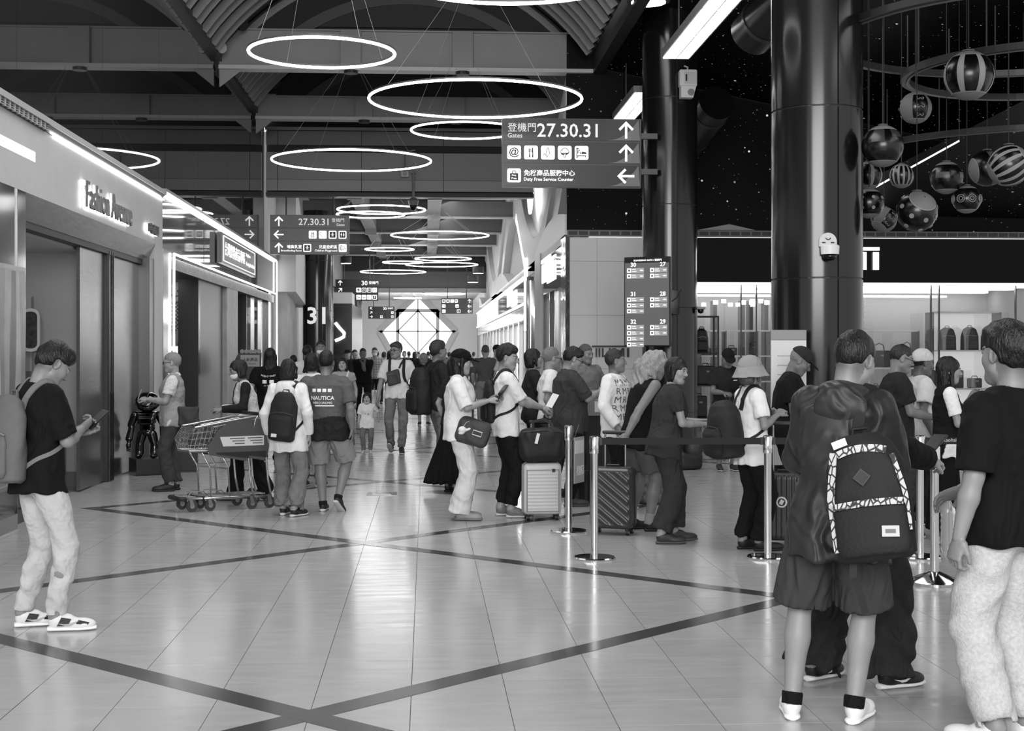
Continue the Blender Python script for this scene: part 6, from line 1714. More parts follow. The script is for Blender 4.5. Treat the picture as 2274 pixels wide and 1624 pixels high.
# ---- bag shop goods
BAGM = [mat(.13, .5, bump=.2, bscale=60), mat(.18, .4), mat(.28, .5)]
def shelf_unit(x0, x1, y, z0, z1, n, label, nm='display_shelf', back=True, mid=()):
    t = thing(nm, label, 'shelf', ((x0 + x1) / 2, y, 0), 0); w = (x1 - x0) / 2
    for sx in (-w, w): MB().span(sx - .02, sx + .02, 0, .4, 0, z1).build('upright', mat(.25, .2, metal=.7), t)
    for k in range(n): zz_ = z0 + (z1 - z0) * k / (n - 1); MB().span(-w, w, 0, .4, zz_ - .015, zz_ + .015).build('shelf_board', mat(.75, .3), t)
    if back: MB().span(-w, w, .4, .42, 0.0, z1).build('back_panel', mat(.78, .4, emit=.22), t)
    for xx in mid: MB().span(xx - .012, xx + .012, 0, .4, 0, z1).build('divider', mat(.3, .2, metal=.7), t)
    return t
def bag(x, y, z, w, h_, kind, label, d=.14, m_=None):
    t = thing('display_bag', label, 'bag', (x, y, z), 0); m_ = m_ or BAGM[0]
    if kind == 'pack':
        f = Field().u(s_loft((0, 0, 0), np.eye(3), [(0, w * .5, d * .5), (h_ * .6, w * .48, d * .48), (h_ * .9, w * .36, d * .4), (h_, w * .16, d * .2)]), .01)
        f.u(s_box((0, -d * .45, h_ * .28), (w * .36, .03, h_ * .2), .02), .01)
        v_, q_ = f.mesh(.012); npmesh('body', v_, q_, m_, t); MB().tube([(-.05, 0, h_ * .97), (-.03, 0, h_ * 1.06), (.03, 0, h_ * 1.06), (.05, 0, h_ * .97)], .008, 5).build('handle', BLACK, t)
        MB().tube([(-w * .3, -d * .46, h_ * .62), (0, -d * .52, h_ * .66), (w * .3, -d * .46, h_ * .62)], .006, 4).build('zip', mat(.5, .3), t)
    else:
        f = Field().u(s_box((0, 0, h_ / 2), (w / 2, d / 2, h_ / 2), .025), .01); v_, q_ = f.mesh(.012); npmesh('body', v_, q_, m_, t)
        if kind == 'tote': MB().tube([(-w * .25, 0, h_ * .98), (-w * .2, 0, h_ * 1.32), (0, 0, h_ * 1.42), (w * .2, 0, h_ * 1.32), (w * .25, 0, h_ * .98)], .012, 6).build('handle', BLACK, t)
        else: MB().tube([(-.06, 0, h_), (-.05, 0, h_ + .04), (.05, 0, h_ + .04), (.06, 0, h_)], .009, 5).build('handle', BLACK, t)
        MB().box((w * .1, -d / 2 - .003, h_ * .7), (.06, .004, .03)).build('badge', mat(.5, .3), t)
def SX(u, Y): return AY(u, 700, Y)[0]
ZS = lambda v, Y: AY(1700, v, Y)[2]
Ys = 27.6
shelf_unit(SX(2072, Ys), SX(2222, Ys), Ys, ZS(865, Ys), ZS(693, Ys), 3, 'lit display case of backpacks in the bag shop window')
zsh = [ZS(865, Ys) + .016, ZS(780, Ys) + .004, 0]
for (u_, w_, h_, z_, k_, lb) in ((2103, .38, .47, zsh[1], 'pack', 'tall dark backpack at the left of the lit display case'), (2153, .38, .48, zsh[1], 'pack', 'dark backpack in the middle of the lit display case'), (2196, .34, .47, zsh[1], 'pack', 'dark backpack at the right of the lit display case'),
                                 (2106, .58, .36, zsh[0], 'case', 'wide soft case on the lower board of the lit display case'), (2164, .26, .2, zsh[0], 'case', 'small black pouch on the lower board of the lit display case')):
    bag(SX(u_, Ys + .2), Ys + .2, z_, w_, h_, k_, lb, .16)
Yw_ = 29.4
shelf_unit(SX(1905, Yw_), SX(2040, Yw_), Yw_, ZS(985, Yw_), ZS(735, Yw_), 4, 'long wall shelf of briefcases behind the bag shop glass', back=False, mid=())
zz4 = [ZS(985, Yw_) + (ZS(735, Yw_) - ZS(985, Yw_)) * k / 3 + .016 for k in range(4)]
bag(SX(1952, Yw_ + .2), Yw_ + .2, zz4[2], .46, .36, 'tote', 'black briefcase with tall handles on the wall shelf')
bag(SX(2014, Yw_ + .2), Yw_ + .2, zz4[2], .34, .38, 'tote', 'narrow black tote with tall handles on the wall shelf')
bag(SX(1945, Yw_ + .2), Yw_ + .2, zz4[1], .42, .42, 'pack', 'grey backpack on the second wall shelf', m_=BAGM[2])
Yl = 28.6
shelf_unit(SX(1556, Yl), SX(1712, Yl), Yl, ZS(960, Yl), ZS(735, Yl), 5, 'glass shelf of small bags left of the near column', back=False, mid=(-.2, .45))
zz5 = [ZS(960, Yl) + (ZS(735, Yl) - ZS(960, Yl)) * k / 4 + .016 for k in range(5)]
for (u_, w_, h_, k_, kd, lb) in ((1568, .2, .15, 3, 'case', 'boxy brown handbag on the glass shelf'), (1624, .22, .16, 3, 'case', 'rounded black pouch on the glass shelf'), (1675, .17, .26, 3, 'pack', 'small black backpack on the glass shelf'),
                             (1660, .12, .16, 2, 'case', 'slim black box on the second glass shelf'), (1690, .18, .2, 2, 'case', 'pair of dark boxes on the second glass shelf'), (1575, .26, .3, 2, 'case', 'dark travel case on the second glass shelf'), (1610, .16, .2, 2, 'case', 'small dark case on the second glass shelf')):
    bag(SX(u_, Yl + .2), Yl + .2, zz5[k_], w_, h_, kd, lb, .14, BAGM[k_ % 3])
t = thing('display_rack', 'black open frame rack at the bag shop entrance', 'rack', (SX(1565, 25.9), 25.9, 0), 0)
for xx in (-.25, .25):
    for yy_ in (0, .4): MB().span(xx - .015, xx + .015, yy_ - .015, yy_ + .015, 0, 2.3).build('upright', BLACK, t)
for zz_ in (.4, 1.0, 1.6, 2.28): MB().span(-.26, .26, -.015, .415, zz_, zz_ + .025).build('tier', BLACK, t)
for k in range(3): bag(SX(1565, 25.9) + (-.08, .05, -.02)[k], 26.1, (.425, 1.025, 1.625)[k], (.3, .34, .26)[k], (.4, .36, .45)[k], ('case', 'case', 'pack')[k], ('low dark carry case on the black rack', 'dark carry case on the middle tier of the black rack', 'dark backpack on the top tier of the black rack')[k], .2)
# check-in style counter behind the staff woman
t = thing('service_counter', 'dark counter with goods behind the barrier at the right', 'counter', (5.6, 13.2, 0), 0)
MB().span(-.75, .95, 0, .6, .06, .92).build('cabinet', mat(.16, .4), t); MB().span(-.8, 1.0, -.04, .64, .92, .96).build('worktop', mat(.5, .25), t); MB().span(-.7, .9, .03, .57, 0, .06).build('toe_kick', BLACK, t)
# seats row behind column
t = thing('bench', 'low metal bench beside the standing person with the dark cap', 'bench', (*G(1655, 1026), 0), 0)
MB().span(-.35, .55, -.22, .22, .40, .45).build('seat', mat(.15, .4), t)
for xx in (-.25, .45):
    MB().tube([(xx - .02, -.2, 0), (xx, 0, .40), (xx - .02, .2, 0)], .018, 6).build('leg', steel(.6), t)
t = thing('floor_bag', 'dark soft bag on the floor beside the screen column', 'bag', (*G(1530, 1043), 0), .2)
f = Field().u(s_box((0, 0, .13), (.17, .12, .13), .06), .02); f.wob(folds(.006, 8)); v_, q_ = f.mesh(.012); npmesh('body', v_, q_, mat(.16, .6), t); MB().tube([(-.08, 0, .24), (0, 0, .33), (.08, 0, .24)], .008, 5).build('handle', BLACK, t)
# ------------------------------------------------------------------ things worn or carried
def held(p, name, label, cat):
    o = thing(name, label, cat, p['root'].location, 0); o.rotation_euler = p['root'].rotation_euler
    return o
def strap_path(p, pts, w=.045, th=.009, off=.006, n=26, name='strap', m=None, parent=None, field=None):
    P = np.array([p['C'](q) for q in pts]); t = np.linspace(0, len(P) - 1, n)
    # catmull-rom
    Q = []
    for a in t:
        i = min(int(a), len(P) - 2); f = a - i
        p0, p1, p2, p3 = P[max(i - 1, 0)], P[i], P[i + 1], P[min(i + 2, len(P) - 1)]
        Q.append(.5 * ((2 * p1) + (-p0 + p2) * f + (2 * p0 - 5 * p1 + 4 * p2 - p3) * f * f + (-p0 + 3 * p1 - 3 * p2 + p3) * f ** 3))
    Q = np.array(Q); T = field or p['T']
    d = T.at(Q); ins = d < .07
    Q2 = Q.copy()
    if ins.any(): Q2[ins] = T.push(Q[ins], off)
    N = T.normal(Q2)
    K = p['K']
    return MB().tube([tuple(q * K) for q in Q2], 0, flat=(w * K, th * K), up=[tuple(v) for v in N]).build(name, m, parent)
def backpack(p, label, w=.30, h=.44, d=.17, g=.1, z=.24, x=0.0, tilt=0, roll=0, pocket=True, strapg=None, tag_=None, shell='cotton', straps=(1, -1), y=None, hang=0.0, yaw=0):
    t = held(p, 'backpack', label, 'backpack'); K = p['K']; m = mat(g, .75, bump=.2, bscale=70, name='pack_fabric', noise=.06, nscale=14)
    Rb = p['Rs'] @ rotm('z', yaw) @ rotm('x', tilt) @ rotm('y', roll)
    yb = (-.10 - d / 2) if y is None else y
    c = p['C']((x, yb, z))
    f = Field().u(s_loft(c, Rb, [(-h * .5, w * .40, d * .40), (-h * .46, w * .48, d * .52), (-h * .1, w * .5, d * .54), (h * .25, w * .47, d * .46), (h * .42, w * .36, d * .34), (h * .5, w * .22, d * .2)]), .02)
    f.wob(folds(.004, len(label), 22, 15))
    r = .009 * max(1, p['lod'] * .85)
    v_, q_ = f.mesh(r); body = npmesh('pack_body', v_, q_, m, t, None, K)
    if pocket:
        f2 = Field().u(s_loft(c + Rb @ V3((0, -d * .40, 0)), Rb, [(-h * .44, w * .36, d * .2), (-h * .38, w * .41, d * .27), (-h * .05, w * .41, d * .25), (h * .04, w * .36, d * .14)]), .01); v_, q_ = f2.mesh(r); npmesh('front_pocket', v_, q_, m, t, None, K)
        zp = [c + Rb @ V3((sx * w * .40, -d * (.56 - .12 * abs(sx)), h * .09 - .02 * sx * sx)) for sx in np.linspace(-1, 1, 9)]
        MB().tube([tuple(q * K) for q in zp], .004 * K, 5).build('zip', mat(min(.6, g + .15), .4), t)
    hp = [c + Rb @ V3(q) for q in ((-.04, d * .2, h * .46), (-.03, d * .2, h * .55), (.03, d * .2, h * .55), (.04, d * .2, h * .46))]
    MB().tube([tuple(q * K) for q in hp], .009 * K, 6).build('grab_handle', mat(max(.06, g - .03), .7), t)
    sm = mat(strapg if strapg is not None else max(.06, g - .02), .75, name='pack_strap')
    for s in straps:
        strap_path(p, [(s * .07, -.15, z + .17), (s * .085, -.10, .455), (s * .095, -.01, .49), (s * .105, .10, .40), (s * .12, .14, .26), (s * .145, .10, .16)], m=sm, parent=t)
        strap_path(p, [(s * .143, .105, .17), (s * .17, .0, .10), (s * .12 + x, -.16, z - .16)], .024, .005, m=sm, parent=t, name='strap_end')
    if tag_:
        q = [c + Rb @ V3((tag_[0] + a * tag_[2], -d * tag_[4], tag_[1] + b_ * tag_[3])) for a, b_ in ((-1, -1), (1, -1), (1, 1), (-1, 1))]
        MB().add([tuple(v * K) for v in q] + [tuple((v + Rb @ V3((0, .006, 0))) * K) for v in q], [(0, 1, 2, 3), (4, 7, 6, 5), (0, 4, 5, 1), (1, 5, 6, 2), (2, 6, 7, 3), (3, 7, 4, 0)]).build('label_patch', mat(.8, .6), t)
    return t, c, Rb, K
def sling(p, label, pts, c, size, g, R=None, strapw=.03, name='shoulder_bag', sg=None, fold=.006):
    t = held(p, name, label, 'bag'); K = p['K']; m = mat(g, .65, bump=.2, bscale=70)
    cc = p['C'](c); Rb = p['Rs'] if R is None else p['Rs'] @ R
    f = Field().u(s_box(cc, size, min(size) * .75, Rb), .01); f.wob(folds(fold, 5, 24, 18)); v_, q_ = f.mesh(.009 * max(1, p['lod'] * .85)); npmesh('bag_body', v_, q_, m, t, None, K)
    q = [cc + Rb @ V3((-size[0] * .8, size[1] * 1.0, size[2] * .55)), cc + Rb @ V3((size[0] * .8, size[1] * 1.0, size[2] * .55))]
    MB().tube([tuple(v * K) for v in q], .005 * K, 5).build('zip', mat(.35, .4), t)
    if pts: strap_path(p, pts, strapw, .006, m=mat(sg if sg is not None else max(.07, g), .7), parent=t)
    return t, cc, Rb, K
def phone(p, pos, label='black phone held by the person', R=None, size=(.075, .008, .155), g=.08, name='phone'):
    t = held(p, name, label, 'phone' if name == 'phone' else name.replace('_', ' ')); K = p['K']; R = np.eye(3) if R is None else R
    mb = MB(); M = Matrix([list(r) for r in R])
    mb.box((0, 0, 0), [s * K for s in size], M, bev=.003); o = mb.build('case', mat(g, .2), t); o.location = tuple(V3(pos) * K)
    mb = MB().box((0, -size[1] * K * .52, 0), (size[0] * K * .9, .001, size[2] * K * .92), M); o = mb.build('screen', mat(.12, .1), t)
    n = R @ np.array([0, -1, 0]); o.location = tuple((V3(pos)) * K); o.data.transform(Matrix.Identity(4))
    return t
def papers(p, pos, R, label, size=(.11, .004, .15), g=.85, n=2, name='papers'):
    t = held(p, name, label, 'papers'); K = p['K']
    for k in range(n):
        Rk = R @ rotm('y', 9 * k); M = Matrix([list(r) for r in Rk]); o = MB().box((0, 0, 0), [s * K for s in size], M).build('sheet' if k else 'booklet', mat(g if k else max(.1, g - .5), .6), t)
        o.location = tuple((V3(pos) + np.array([.01 * k, .006 * k, .012 * k])) * K)
    return t
def shirt_print(p, s, x, z, w=None, h=None, back=True, g=.9, bold=.012, arch=0.0, name='print', field=None, off=.003):
    v, f, tw, th = text_mesh(s, bold, 0.0); K = p['K']
    sc = w / tw if w else h / th; T = field or p['T']
    P = np.array(v); X = (P[:, 0] - tw / 2) * sc; Z = P[:, 1] * sc; Z = Z - arch * X * X
    sg = 1 if back else -1
    pts = np.array([p['C']((x + sg * a, -sg * .34, z + b_)) for a, b_ in zip(X, Z)])
    d = p['Rs'] @ np.array([0, sg * 1.0, 0])
    for _ in range(30): pts += d * np.maximum(T.at(pts) - off, -.02)[:, None] * .8
    o = mk(name, pts * K, f, mat(g, .8), p['top'])
    return o
def print_block(p, x, z, w, h, back=True, g=.9, name='print', n=4):
    K = p['K']; T = p['T']; sg = 1 if back else -1; v = []; f = []
    for j in range(n + 1):
        for i in range(n + 1): v.append(p['C']((x + sg * (i / n - .5) * w, -sg * .34, z + (j / n - .5) * h)))
    v = np.array(v); d = p['Rs'] @ np.array([0, sg * 1.0, 0])
    for _ in range(30): v += d * np.maximum(T.at(v) - .0025, -.02)[:, None] * .8
    for j in range(n):
        for i in range(n): a = j * (n + 1) + i; f.append((a, a + 1, a + n + 2, a + n + 1))
    return mk(name, v * K, f, mat(g, .8), p['top'])

# ------------------------------------------------------------------ the people of the photograph
rt = random.Random(11)
WALK = lambda a=.22, l=.05: ((.09, a, 0, 4, 0), (-.09, -a * .8, l, -4, -28))
# -- man with the phone at the left
def rip_tone(v):
    t = np.full(len(v), lin(.70)); n = np.sin(v[:, 0] * 31 + 3 * np.sin(v[:, 2] * 9)) * np.sin(v[:, 2] * 23 + v[:, 1] * 19)
    t *= 1 + .07 * n; t[(np.abs(v[:, 2] - .50) < .022) & (v[:, 1] > .055) & (np.abs(np.abs(v[:, 0]) - .12) < .05)] = lin(.4)
    return t
pA = person(84, 1399, 1.72, 50, 'person in ripped pale jeans and black tee looking down at a phone', lod=1, b=1.0, head=(4, 38, 0), lean=2, R=(.04, .25, 1.16), L=(-.05, .28, 1.14), Rp=(.7, -.5, -.7), Lp=(-.7, -.4, -.7),
            Rh=(-.35, .8, .35, .75, .1, -.5), Lh=(.3, .85, .2, -.6, .2, -.6), curl=(55, 55), hair='tuft', hairg=.07, skin=.50, top=dict(g=.085, ease=1.08, hem=.80, sl=.92, flare=1.08), bottom=dict(g=.8, ease=.98, rh=.053, hem=.10, tone=rip_tone, fold=1.3),
            feet=((.13, .06, 0, 32, 0), (-.13, -.02, 0, 22, 0)), shoes=dict(g=.82, sole=.9, lace=.08), seed=1)
backpack(pA, 'grey soft backpack worn by the person in ripped jeans', .34, .50, .18, .36, z=.17, strapg=.42)
phone(pA, (.0, .37, 1.21), 'dark phone held up by the person in ripped jeans', rotm('x', -50) @ rotm('z', 10), (.075, .009, .16))
def sneaker_panels(p, sets):
  for sd in (1, -1):
    h, k, a, Rf, q = p['legs'][sd]; K = p['K']
    for nm, poly, g_ in sets:
        for sx in (1, -1):
            V_ = []
            for (yy, zz) in poly:
                V_.append((q + Rf @ V3((sx * (.046 - .012 * max(0, (yy - .08) / .08) if nm != 'swoosh' else .047), yy, zz))) * K)
            mk(nm, V_, [tuple(range(len(V_)))], mat(g_, .5), [c for c in p['root'].children if c.name.startswith('shoe')][0 if sd == 1 else 1])
SWOOSH = ('swoosh', [(-.03, .052), (.02, .034), (.045, .036), (.10, .066), (.035, .047), (.01, .046)], .62)
sneaker_panels(pA, (('heel_panel', [(-.03, .035), (.03, .035), (.05, .075), (-.005, .085)], .08), ('toe_panel', [(.075, .045), (.14, .035), (.15, .05), (.09, .068)], .12), SWOOSH))
person(-54, 1316, 1.47, 200, 'dark haired person just inside the frame beside the poster', lod=2, sex='f', side=-7, hair='long', top=dict(g=.12), bottom=dict(g=.12))
# -- old man by the shop
def vest_tone(v, l):
    t = np.full(len(v), lin(.56)); t[np.abs(l[:, 0]) > .205] = lin(.78); return t
pB = person(385, 1090, 1.63, 266, 'grey haired person in a grey vest and pale shirt beside the statue', lod=1.5, b=1.02, belly=.03, head=(0, 6, 0), L=(-.12, .30, 1.13), R=(.1, .24, 1.12), hair='short', hairg=.5, skin=.56, glasses=True,
            top=dict(g=.56, ease=1.08, hem=.80, tone=vest_tone, collar=True, collarg=.8), bottom=dict(g=.24, ease=1.08, rh=.068), shoes=dict(g=.12, sole=.1), feet=((.09, -.02, 0, 6, 0), (-.09, .03, 0, -6, 0)), curl=(45, 60))
t, c, Rb, K = sling(pB, 'flat dark shoulder bag carried by the grey haired person', None, (-.16, -.20, -.02), (.03, .13, .12), .17)
phone(pB, (-.10, .39, 1.19), 'thin pen held up by the grey haired person', rotm('x', 20), (.01, .01, .13), .6, 'pen')
# -- woman pushing the trolleys
def vest2(v, l):
    t = np.full(len(v), lin(.72)); t[np.abs(l[:, 0]) > .185] = lin(.12); t[(np.abs(l[:, 0]) < .05) & (l[:, 1] > 0) & (l[:, 2] > .2)] = lin(.14); t[(np.abs(l[:, 2] - .02) < .03) & (np.abs(l[:, 0]) < .185)] = lin(.5); return t
pC = person(556, 1112, 1.57, 256, 'masked person in a pale vest over black sleeves pushing trolleys', lod=1.4, sex='f', lean=12, head=(-4, 4, 0), R=(.17, .33, 1.10), L=(-.22, .36, 1.10), hair='bob', hairg=.07, skin=.45, mask=.85,
            top=dict(kind='long', g=.7, ease=1.12, hem=.74, tone=vest2, flare=1.12), bottom=dict(g=.09, ease=1.12, rh=.085), shoes=dict(g=.12, sole=.2), feet=WALK(.18, .03), curl=(70, 70))
pD = person(600, 1039, 1.70, 6, 'person with a ponytail in a black tee printed with white lettering', lod=1.8, sex='m', b=1.06, hair='longback', hairg=.06, top=dict(g=.08, ease=1.12), bottom=dict(g=.12))
shirt_print(pD, "HOJI O' ONO", 0, .335, w=.20, arch=-2.0); print_block(pD, -.05, .28, .06, .05); print_block(pD, .05, .28, .06, .05); shirt_print(pD, 'CO. TOKYO', 0, .215, w=.12)
# -- girl with black backpack and man in printed tee
pE = person(640, 1146, 1.57, 12, 'person in a white hoodie and grey trousers with a black backpack', lod=1.2, sex='f', head=(-6, 6, 0), hair='bob', hairg=.07, top=dict(kind='long', g=.84, ease=1.18, hem=.70, hood=True, flare=1.1), bottom=dict(g=.44, ease=1.12, rh=.095, mat='denim'), shoes=dict(g=.14, sole=.85), feet=((.10, -.06, .0, 22, 0), (-.08, .08, 0, -4, 0)), curl=(30, 30))
backpack(pE, 'black backpack with a small white label on the white hoodie', .31, .52, .16, .085, z=.14, tag_=(-.05, -.20, .03, .018, .72), roll=5)
def naut(v, l):
    t = np.full(len(v), lin(.33)); t[l[:, 2] < .06 + .02 * np.sin(l[:, 0] * 14)] = lin(.15); return t
pF = person(724, 1138, 1.65, 10, 'person in shorts and a grey tee printed NAUTICA walking away', lod=1.2, b=1.16, bd=1.12, head=(0, 8, 0), hair='short', hairg=.06, skin=.48, top=dict(g=.33, ease=1.1, hem=.76, tone=naut, sl=.85), bottom=dict(kind='shorts', g=.52, ease=1.12, len=.92), shoes=dict(g=.15, sole=.75, sock=.12, sockh=.06), feet=((.12, -.02, .06, 12, 38), (-.06, .10, 0, -6, 0)))
shirt_print(pF, 'NAUTICA', 0, .245, w=.245, bold=.02); shirt_print(pF, 'NEKO SAILING', .0, .205, w=.20); print_block(pF, 0.02, .185, .2, .012)
for k in range(4): print_block(pF, -.09 + k * .055, .345, .04, .034)
# -- family in the middle
pG = person(762, 1000, 1.56, 176, 'long haired person in a pale top and long dress by the corridor', lod=2, sex='f', head=(8, 2, 6), hair='long', hairg=.10, skin=.62, top=dict(g=.62, sl=.4, hem=.95), bottom=dict(kind='skirt', g=.42, hem=.10, flare=1.25), shoes=dict(g=.7), smile=1)
sling(pG, 'pale strap bag crossing the dress', [(-.10, -.1, .44), (-.09, .0, .49), (-.05, .14, .36), (.05, .15, .2), (.14, .12, .02), (.17, .05, -.12)], (.18, .03, -.18), (.05, .03, .08), .7, sg=.85)
pH = person(815, 1007, .96, 182, 'small child with a dark fringe in a white tee holding hands', lod=1.7, sex='f', scale_head=1.42, b=1.12, hair='bangs', hairg=.07, skin=.62, R=(.25, .06, .82), L=(-.34, .06, 1.0), top=dict(g=.84, sl=.9, hem=.72, bust=False, ease=1.1), bottom=dict(g=.42), shoes=dict(g=.75, sole=.8))
shirt_print(pH, '✿ ❀', 0, .16, w=.14, back=False, g=.5)
pI = person(882, 1007, 1.80, 184, 'tall person in a white tee with a dark chest bag holding the child', lod=1.7, head=(32, 4, 0), R=(.30, .10, .82), hair='side', hairg=.24, skin=.52, glasses=True, top=dict(g=.83, ease=1.08, sl=.85), bottom=dict(g=.44, mat='denim', ease=.98), shoes=dict(g=.16, sole=.7), feet=((.10, .0, .05, 4, -32), (-.08, .10, 0, -8, 0)))
sling(pI, 'dark patterned chest bag on the white tee', [(-.10, -.1, .44), (-.10, 0, .49), (-.04, .13, .36)], (.04, .15, .22), (.10, .025, .11), .22, rotm('y', 12), sg=.15)
backpack(pI, 'dark backpack on the tall person holding the child', .28, .42, .14, .12, z=.2)
pJ = person(806, 932, 1.74, 178, 'person in black raising both forearms before the face', lod=2.6, b=1.12, hair='short', hairg=.07, skin=.45, R=(-.04, .22, 1.38), L=(.02, .24, 1.34), top=dict(g=.09, ease=1.1), bottom=dict(g=.12))
# -- behind on the left
person(683, 990, 1.76, 20, 'person in a white tee with a dark cross strap near the columns', lod=2.4, hair='short', top=dict(g=.82), bottom=dict(g=.3))
person(713, 997, 1.84, 180, 'masked person in dark clothes with reflective vest strips near the columns', lod=2.4, hair='short', mask=.85, skin=.45, top=dict(g=.14, tone=lambda v, l: np.where(np.abs(np.abs(l[:, 0]) - .09) < .016, lin(.7), lin(.14))), bottom=dict(g=.12))
person(652, 970, 1.58, 10, 'short dark haired person behind the white hoodie', lod=2.6, hair='short', hairg=.05, top=dict(g=.3), bottom=dict(g=.2))
person(692, 1082, 1.63, 14, 'dark haired person in white half hidden between two walkers', lod=2, sex='f', hair='bob', hairg=.05, top=dict(g=.8), bottom=dict(g=.3))
person(772, 915, 1.72, 200, 'person with a dark cap in dark clothes beside the black wall', lod=3, hair='short', hat='cap', noname=.1, top=dict(g=.15), bottom=dict(g=.12))
person(788, 910, 1.72, 160, 'person in a dark coat behind the one raising forearms', lod=3, hair='short', hairg=.05, top=dict(g=.11), bottom=dict(g=.11))
person(832, 910, 1.78, 180, 'masked person in a plaid shirt and dark shorts', lod=3, hair='short', mask=.85, top=dict(kind='long', g=.5, tone=lambda v, l: np.where((np.sin(l[:, 0] * 90) > .3) | (np.sin(l[:, 2] * 90) > .3), lin(.45), lin(.65))), bottom=dict(kind='shorts', g=.14))
person(866, 905, 1.70, 20, 'long haired person in white walking off down the corridor', lod=3, sex='f', hair='longback', hairg=.05, top=dict(g=.82), bottom=dict(g=.6))
person(853, 900, 1.66, 10, 'dark clothed person beside the long haired one in white', lod=3, hair='short', top=dict(g=.12), bottom=dict(g=.15))
person(941, 945, 1.62, 4, 'person in a fluffy grey hat and dark vest seen from behind', lod=2.4, sex='f', hair='bob', hairg=.5, hat='beanie', noname=.55, top=dict(g=.12, kind='vestonly'), bottom=dict(kind='skirt', g=.12, hem=.3, flare=1.2), shoes=dict(g=.2))
# far crowd
crowd = [(885, 880, .14, 'short'), (898, 872, .2, 'bob'), (908, 869, .12, 'short'), (921, 878, .1, 'longback'), (930, 866, .3, 'short'), (951, 868, .15, 'short'), (962, 874, .5, 'bob'), (972, 866, .12, 'short'),
         (985, 871, .18, 'bob'), (998, 878, .4, 'short'), (1008, 869, .12, 'short'), (1018, 880, .15, 'bob'), (1029, 866, .6, 'short'), (1041, 873, .14, 'short'), (838, 868, .2, 'short'), (1052, 868, .3, 'short'), (877, 866, .6, 'bob'), (958, 884, .1, 'short')]
for k, (u_, v_, g_, h_) in enumerate(crowd):
    person(u_, v_, 1.64 + .09 * rt.random(), rt.choice((0, 10, 170, 185, 20)), 'distant person in the crowd before the bright end window', lod=4, sex='f' if h_ != 'short' else 'm', hair=h_, hairg=.07 if g_ != .5 else .4, top=dict(g=g_), bottom=dict(g=.14 + .3 * rt.random()), group='far crowd before the end window', seed=k)
# -- right of the middle
pK = person(972, 1062, 1.78, 70, 'person in a black tee and jeans with a big black backpack', lod=1.7, hair='tuft', hairg=.16, skin=.46, head=(-6, 2, 0), R=(.12, .30, 1.10), top=dict(g=.16, ease=1.06), bottom=dict(g=.42, mat='denim', ease=1.05), shoes=dict(g=.8, sole=.85), feet=((.1, -.05, 0, 5, 0), (-.1, .05, 0, -5, 0)))
backpack(pK, 'big round black backpack with a pale tag in the queue', .36, .58, .26, .075, z=.14)
pL = person(1004, 1094, 1.58, 60, 'person in a long black pleated skirt mostly hidden by the capped woman', lod=1.8, sex='f', hair='bob', hairg=.06, lean=4, top=dict(g=.14), bottom=dict(kind='skirt', g=.06, hem=.13, flare=1.9, tilt=(-.05, -.08)), shoes=dict(g=.1, sole=.1))
pM = person(1020, 1154, 1.66, 97, 'long haired person in a black cap and loose white clothes', lod=1.2, sex='f', head=(0, 8, 0), R=(.10, .30, 1.19), L=(-.10, .32, 1.21), hair='long', hairg=.05, hat='cap', noname=.06, skin=.56, top=dict(g=.84, ease=1.24, hem=.80, sl=1.0, flare=1.05), bottom=dict(g=.80, ease=1.22, rh=.085, hem=.085, fold=1.2), shoes=dict(g=.55, sole=.45), feet=((.08, .02, 0, 6, 0), (-.08, .0, 0, -4, 0)), curl=(50, 50), Rp=(.6, -.6, -.6), Lp=(-.5, -.5, -.7))
t, c, Rb, K = sling(pM, 'dark slouchy shoulder bag with a pale buckle on the white clothes', [(-.09, -.12, .40), (-.09, -.02, .47), (-.06, .12, .34), (.06, .15, .12), (.15, .10, -.03)], (.16, .15, -.06), (.085, .17, .13), .22, rotm('x', -18), .04)
bp = [c + Rb @ V3((.09, .05 + .045 * sx, .01 + .022 * sz)) for sx, sz in ((-1, -1), (1, -1), (1, 1), (-1, 1))]
MB().tube([tuple(q * K) for q in bp], .006, 6, True).build('buckle', mat(.75, .4), t)
t = held(pM, 'bag_charm', 'small white plush charm hanging from the slouchy bag', 'charm')
f = Field().u(s_ell(c + Rb @ V3((.095, -.10, .0)), (.035, .04, .035)), .02).u(s_cone(c + Rb @ V3((.095, -.06, .01)), c + Rb @ V3((.095, -.035, .03)), .012), .01).u(s_ell(c + Rb @ V3((.095, -.1, -.035)), (.025, .03, .015)), .01); v_, q_ = f.mesh(.006); npmesh('plush', v_, q_, mat(.85, .9), t, None, K)
MB().tube([tuple((c + Rb @ V3(q)) * K) for q in ((.095, -.1, .03), (.095, -.085, .08), (.09, -.06, .10))], .003, 5).build('loop', mat(.7, .5), t)
phone(pM, (.0, .42, 1.27), 'dark tablet and tickets held by the capped person', rotm('z', 20) @ rotm('x', -35), (.14, .01, .19), .12, 'tablet')
person(1078, 952, 1.80, 4, 'person in a grey shirt and pale trousers with a dark cross strap', lod=2.4, hair='buzz', hairg=.3, top=dict(g=.34, hem=.95, sl=.95), bottom=dict(g=.52))
person(1104, 948, 1.80, 150, 'capped person in white before the lit shop windows', lod=2.6, hat='cap', noname=.12, hair='short', top=dict(g=.8), bottom=dict(g=.2))
person(1120, 955, 1.78, 120, 'dark haired person in white beside the capped one', lod=2.6, hair='short', top=dict(g=.78), bottom=dict(g=.25))
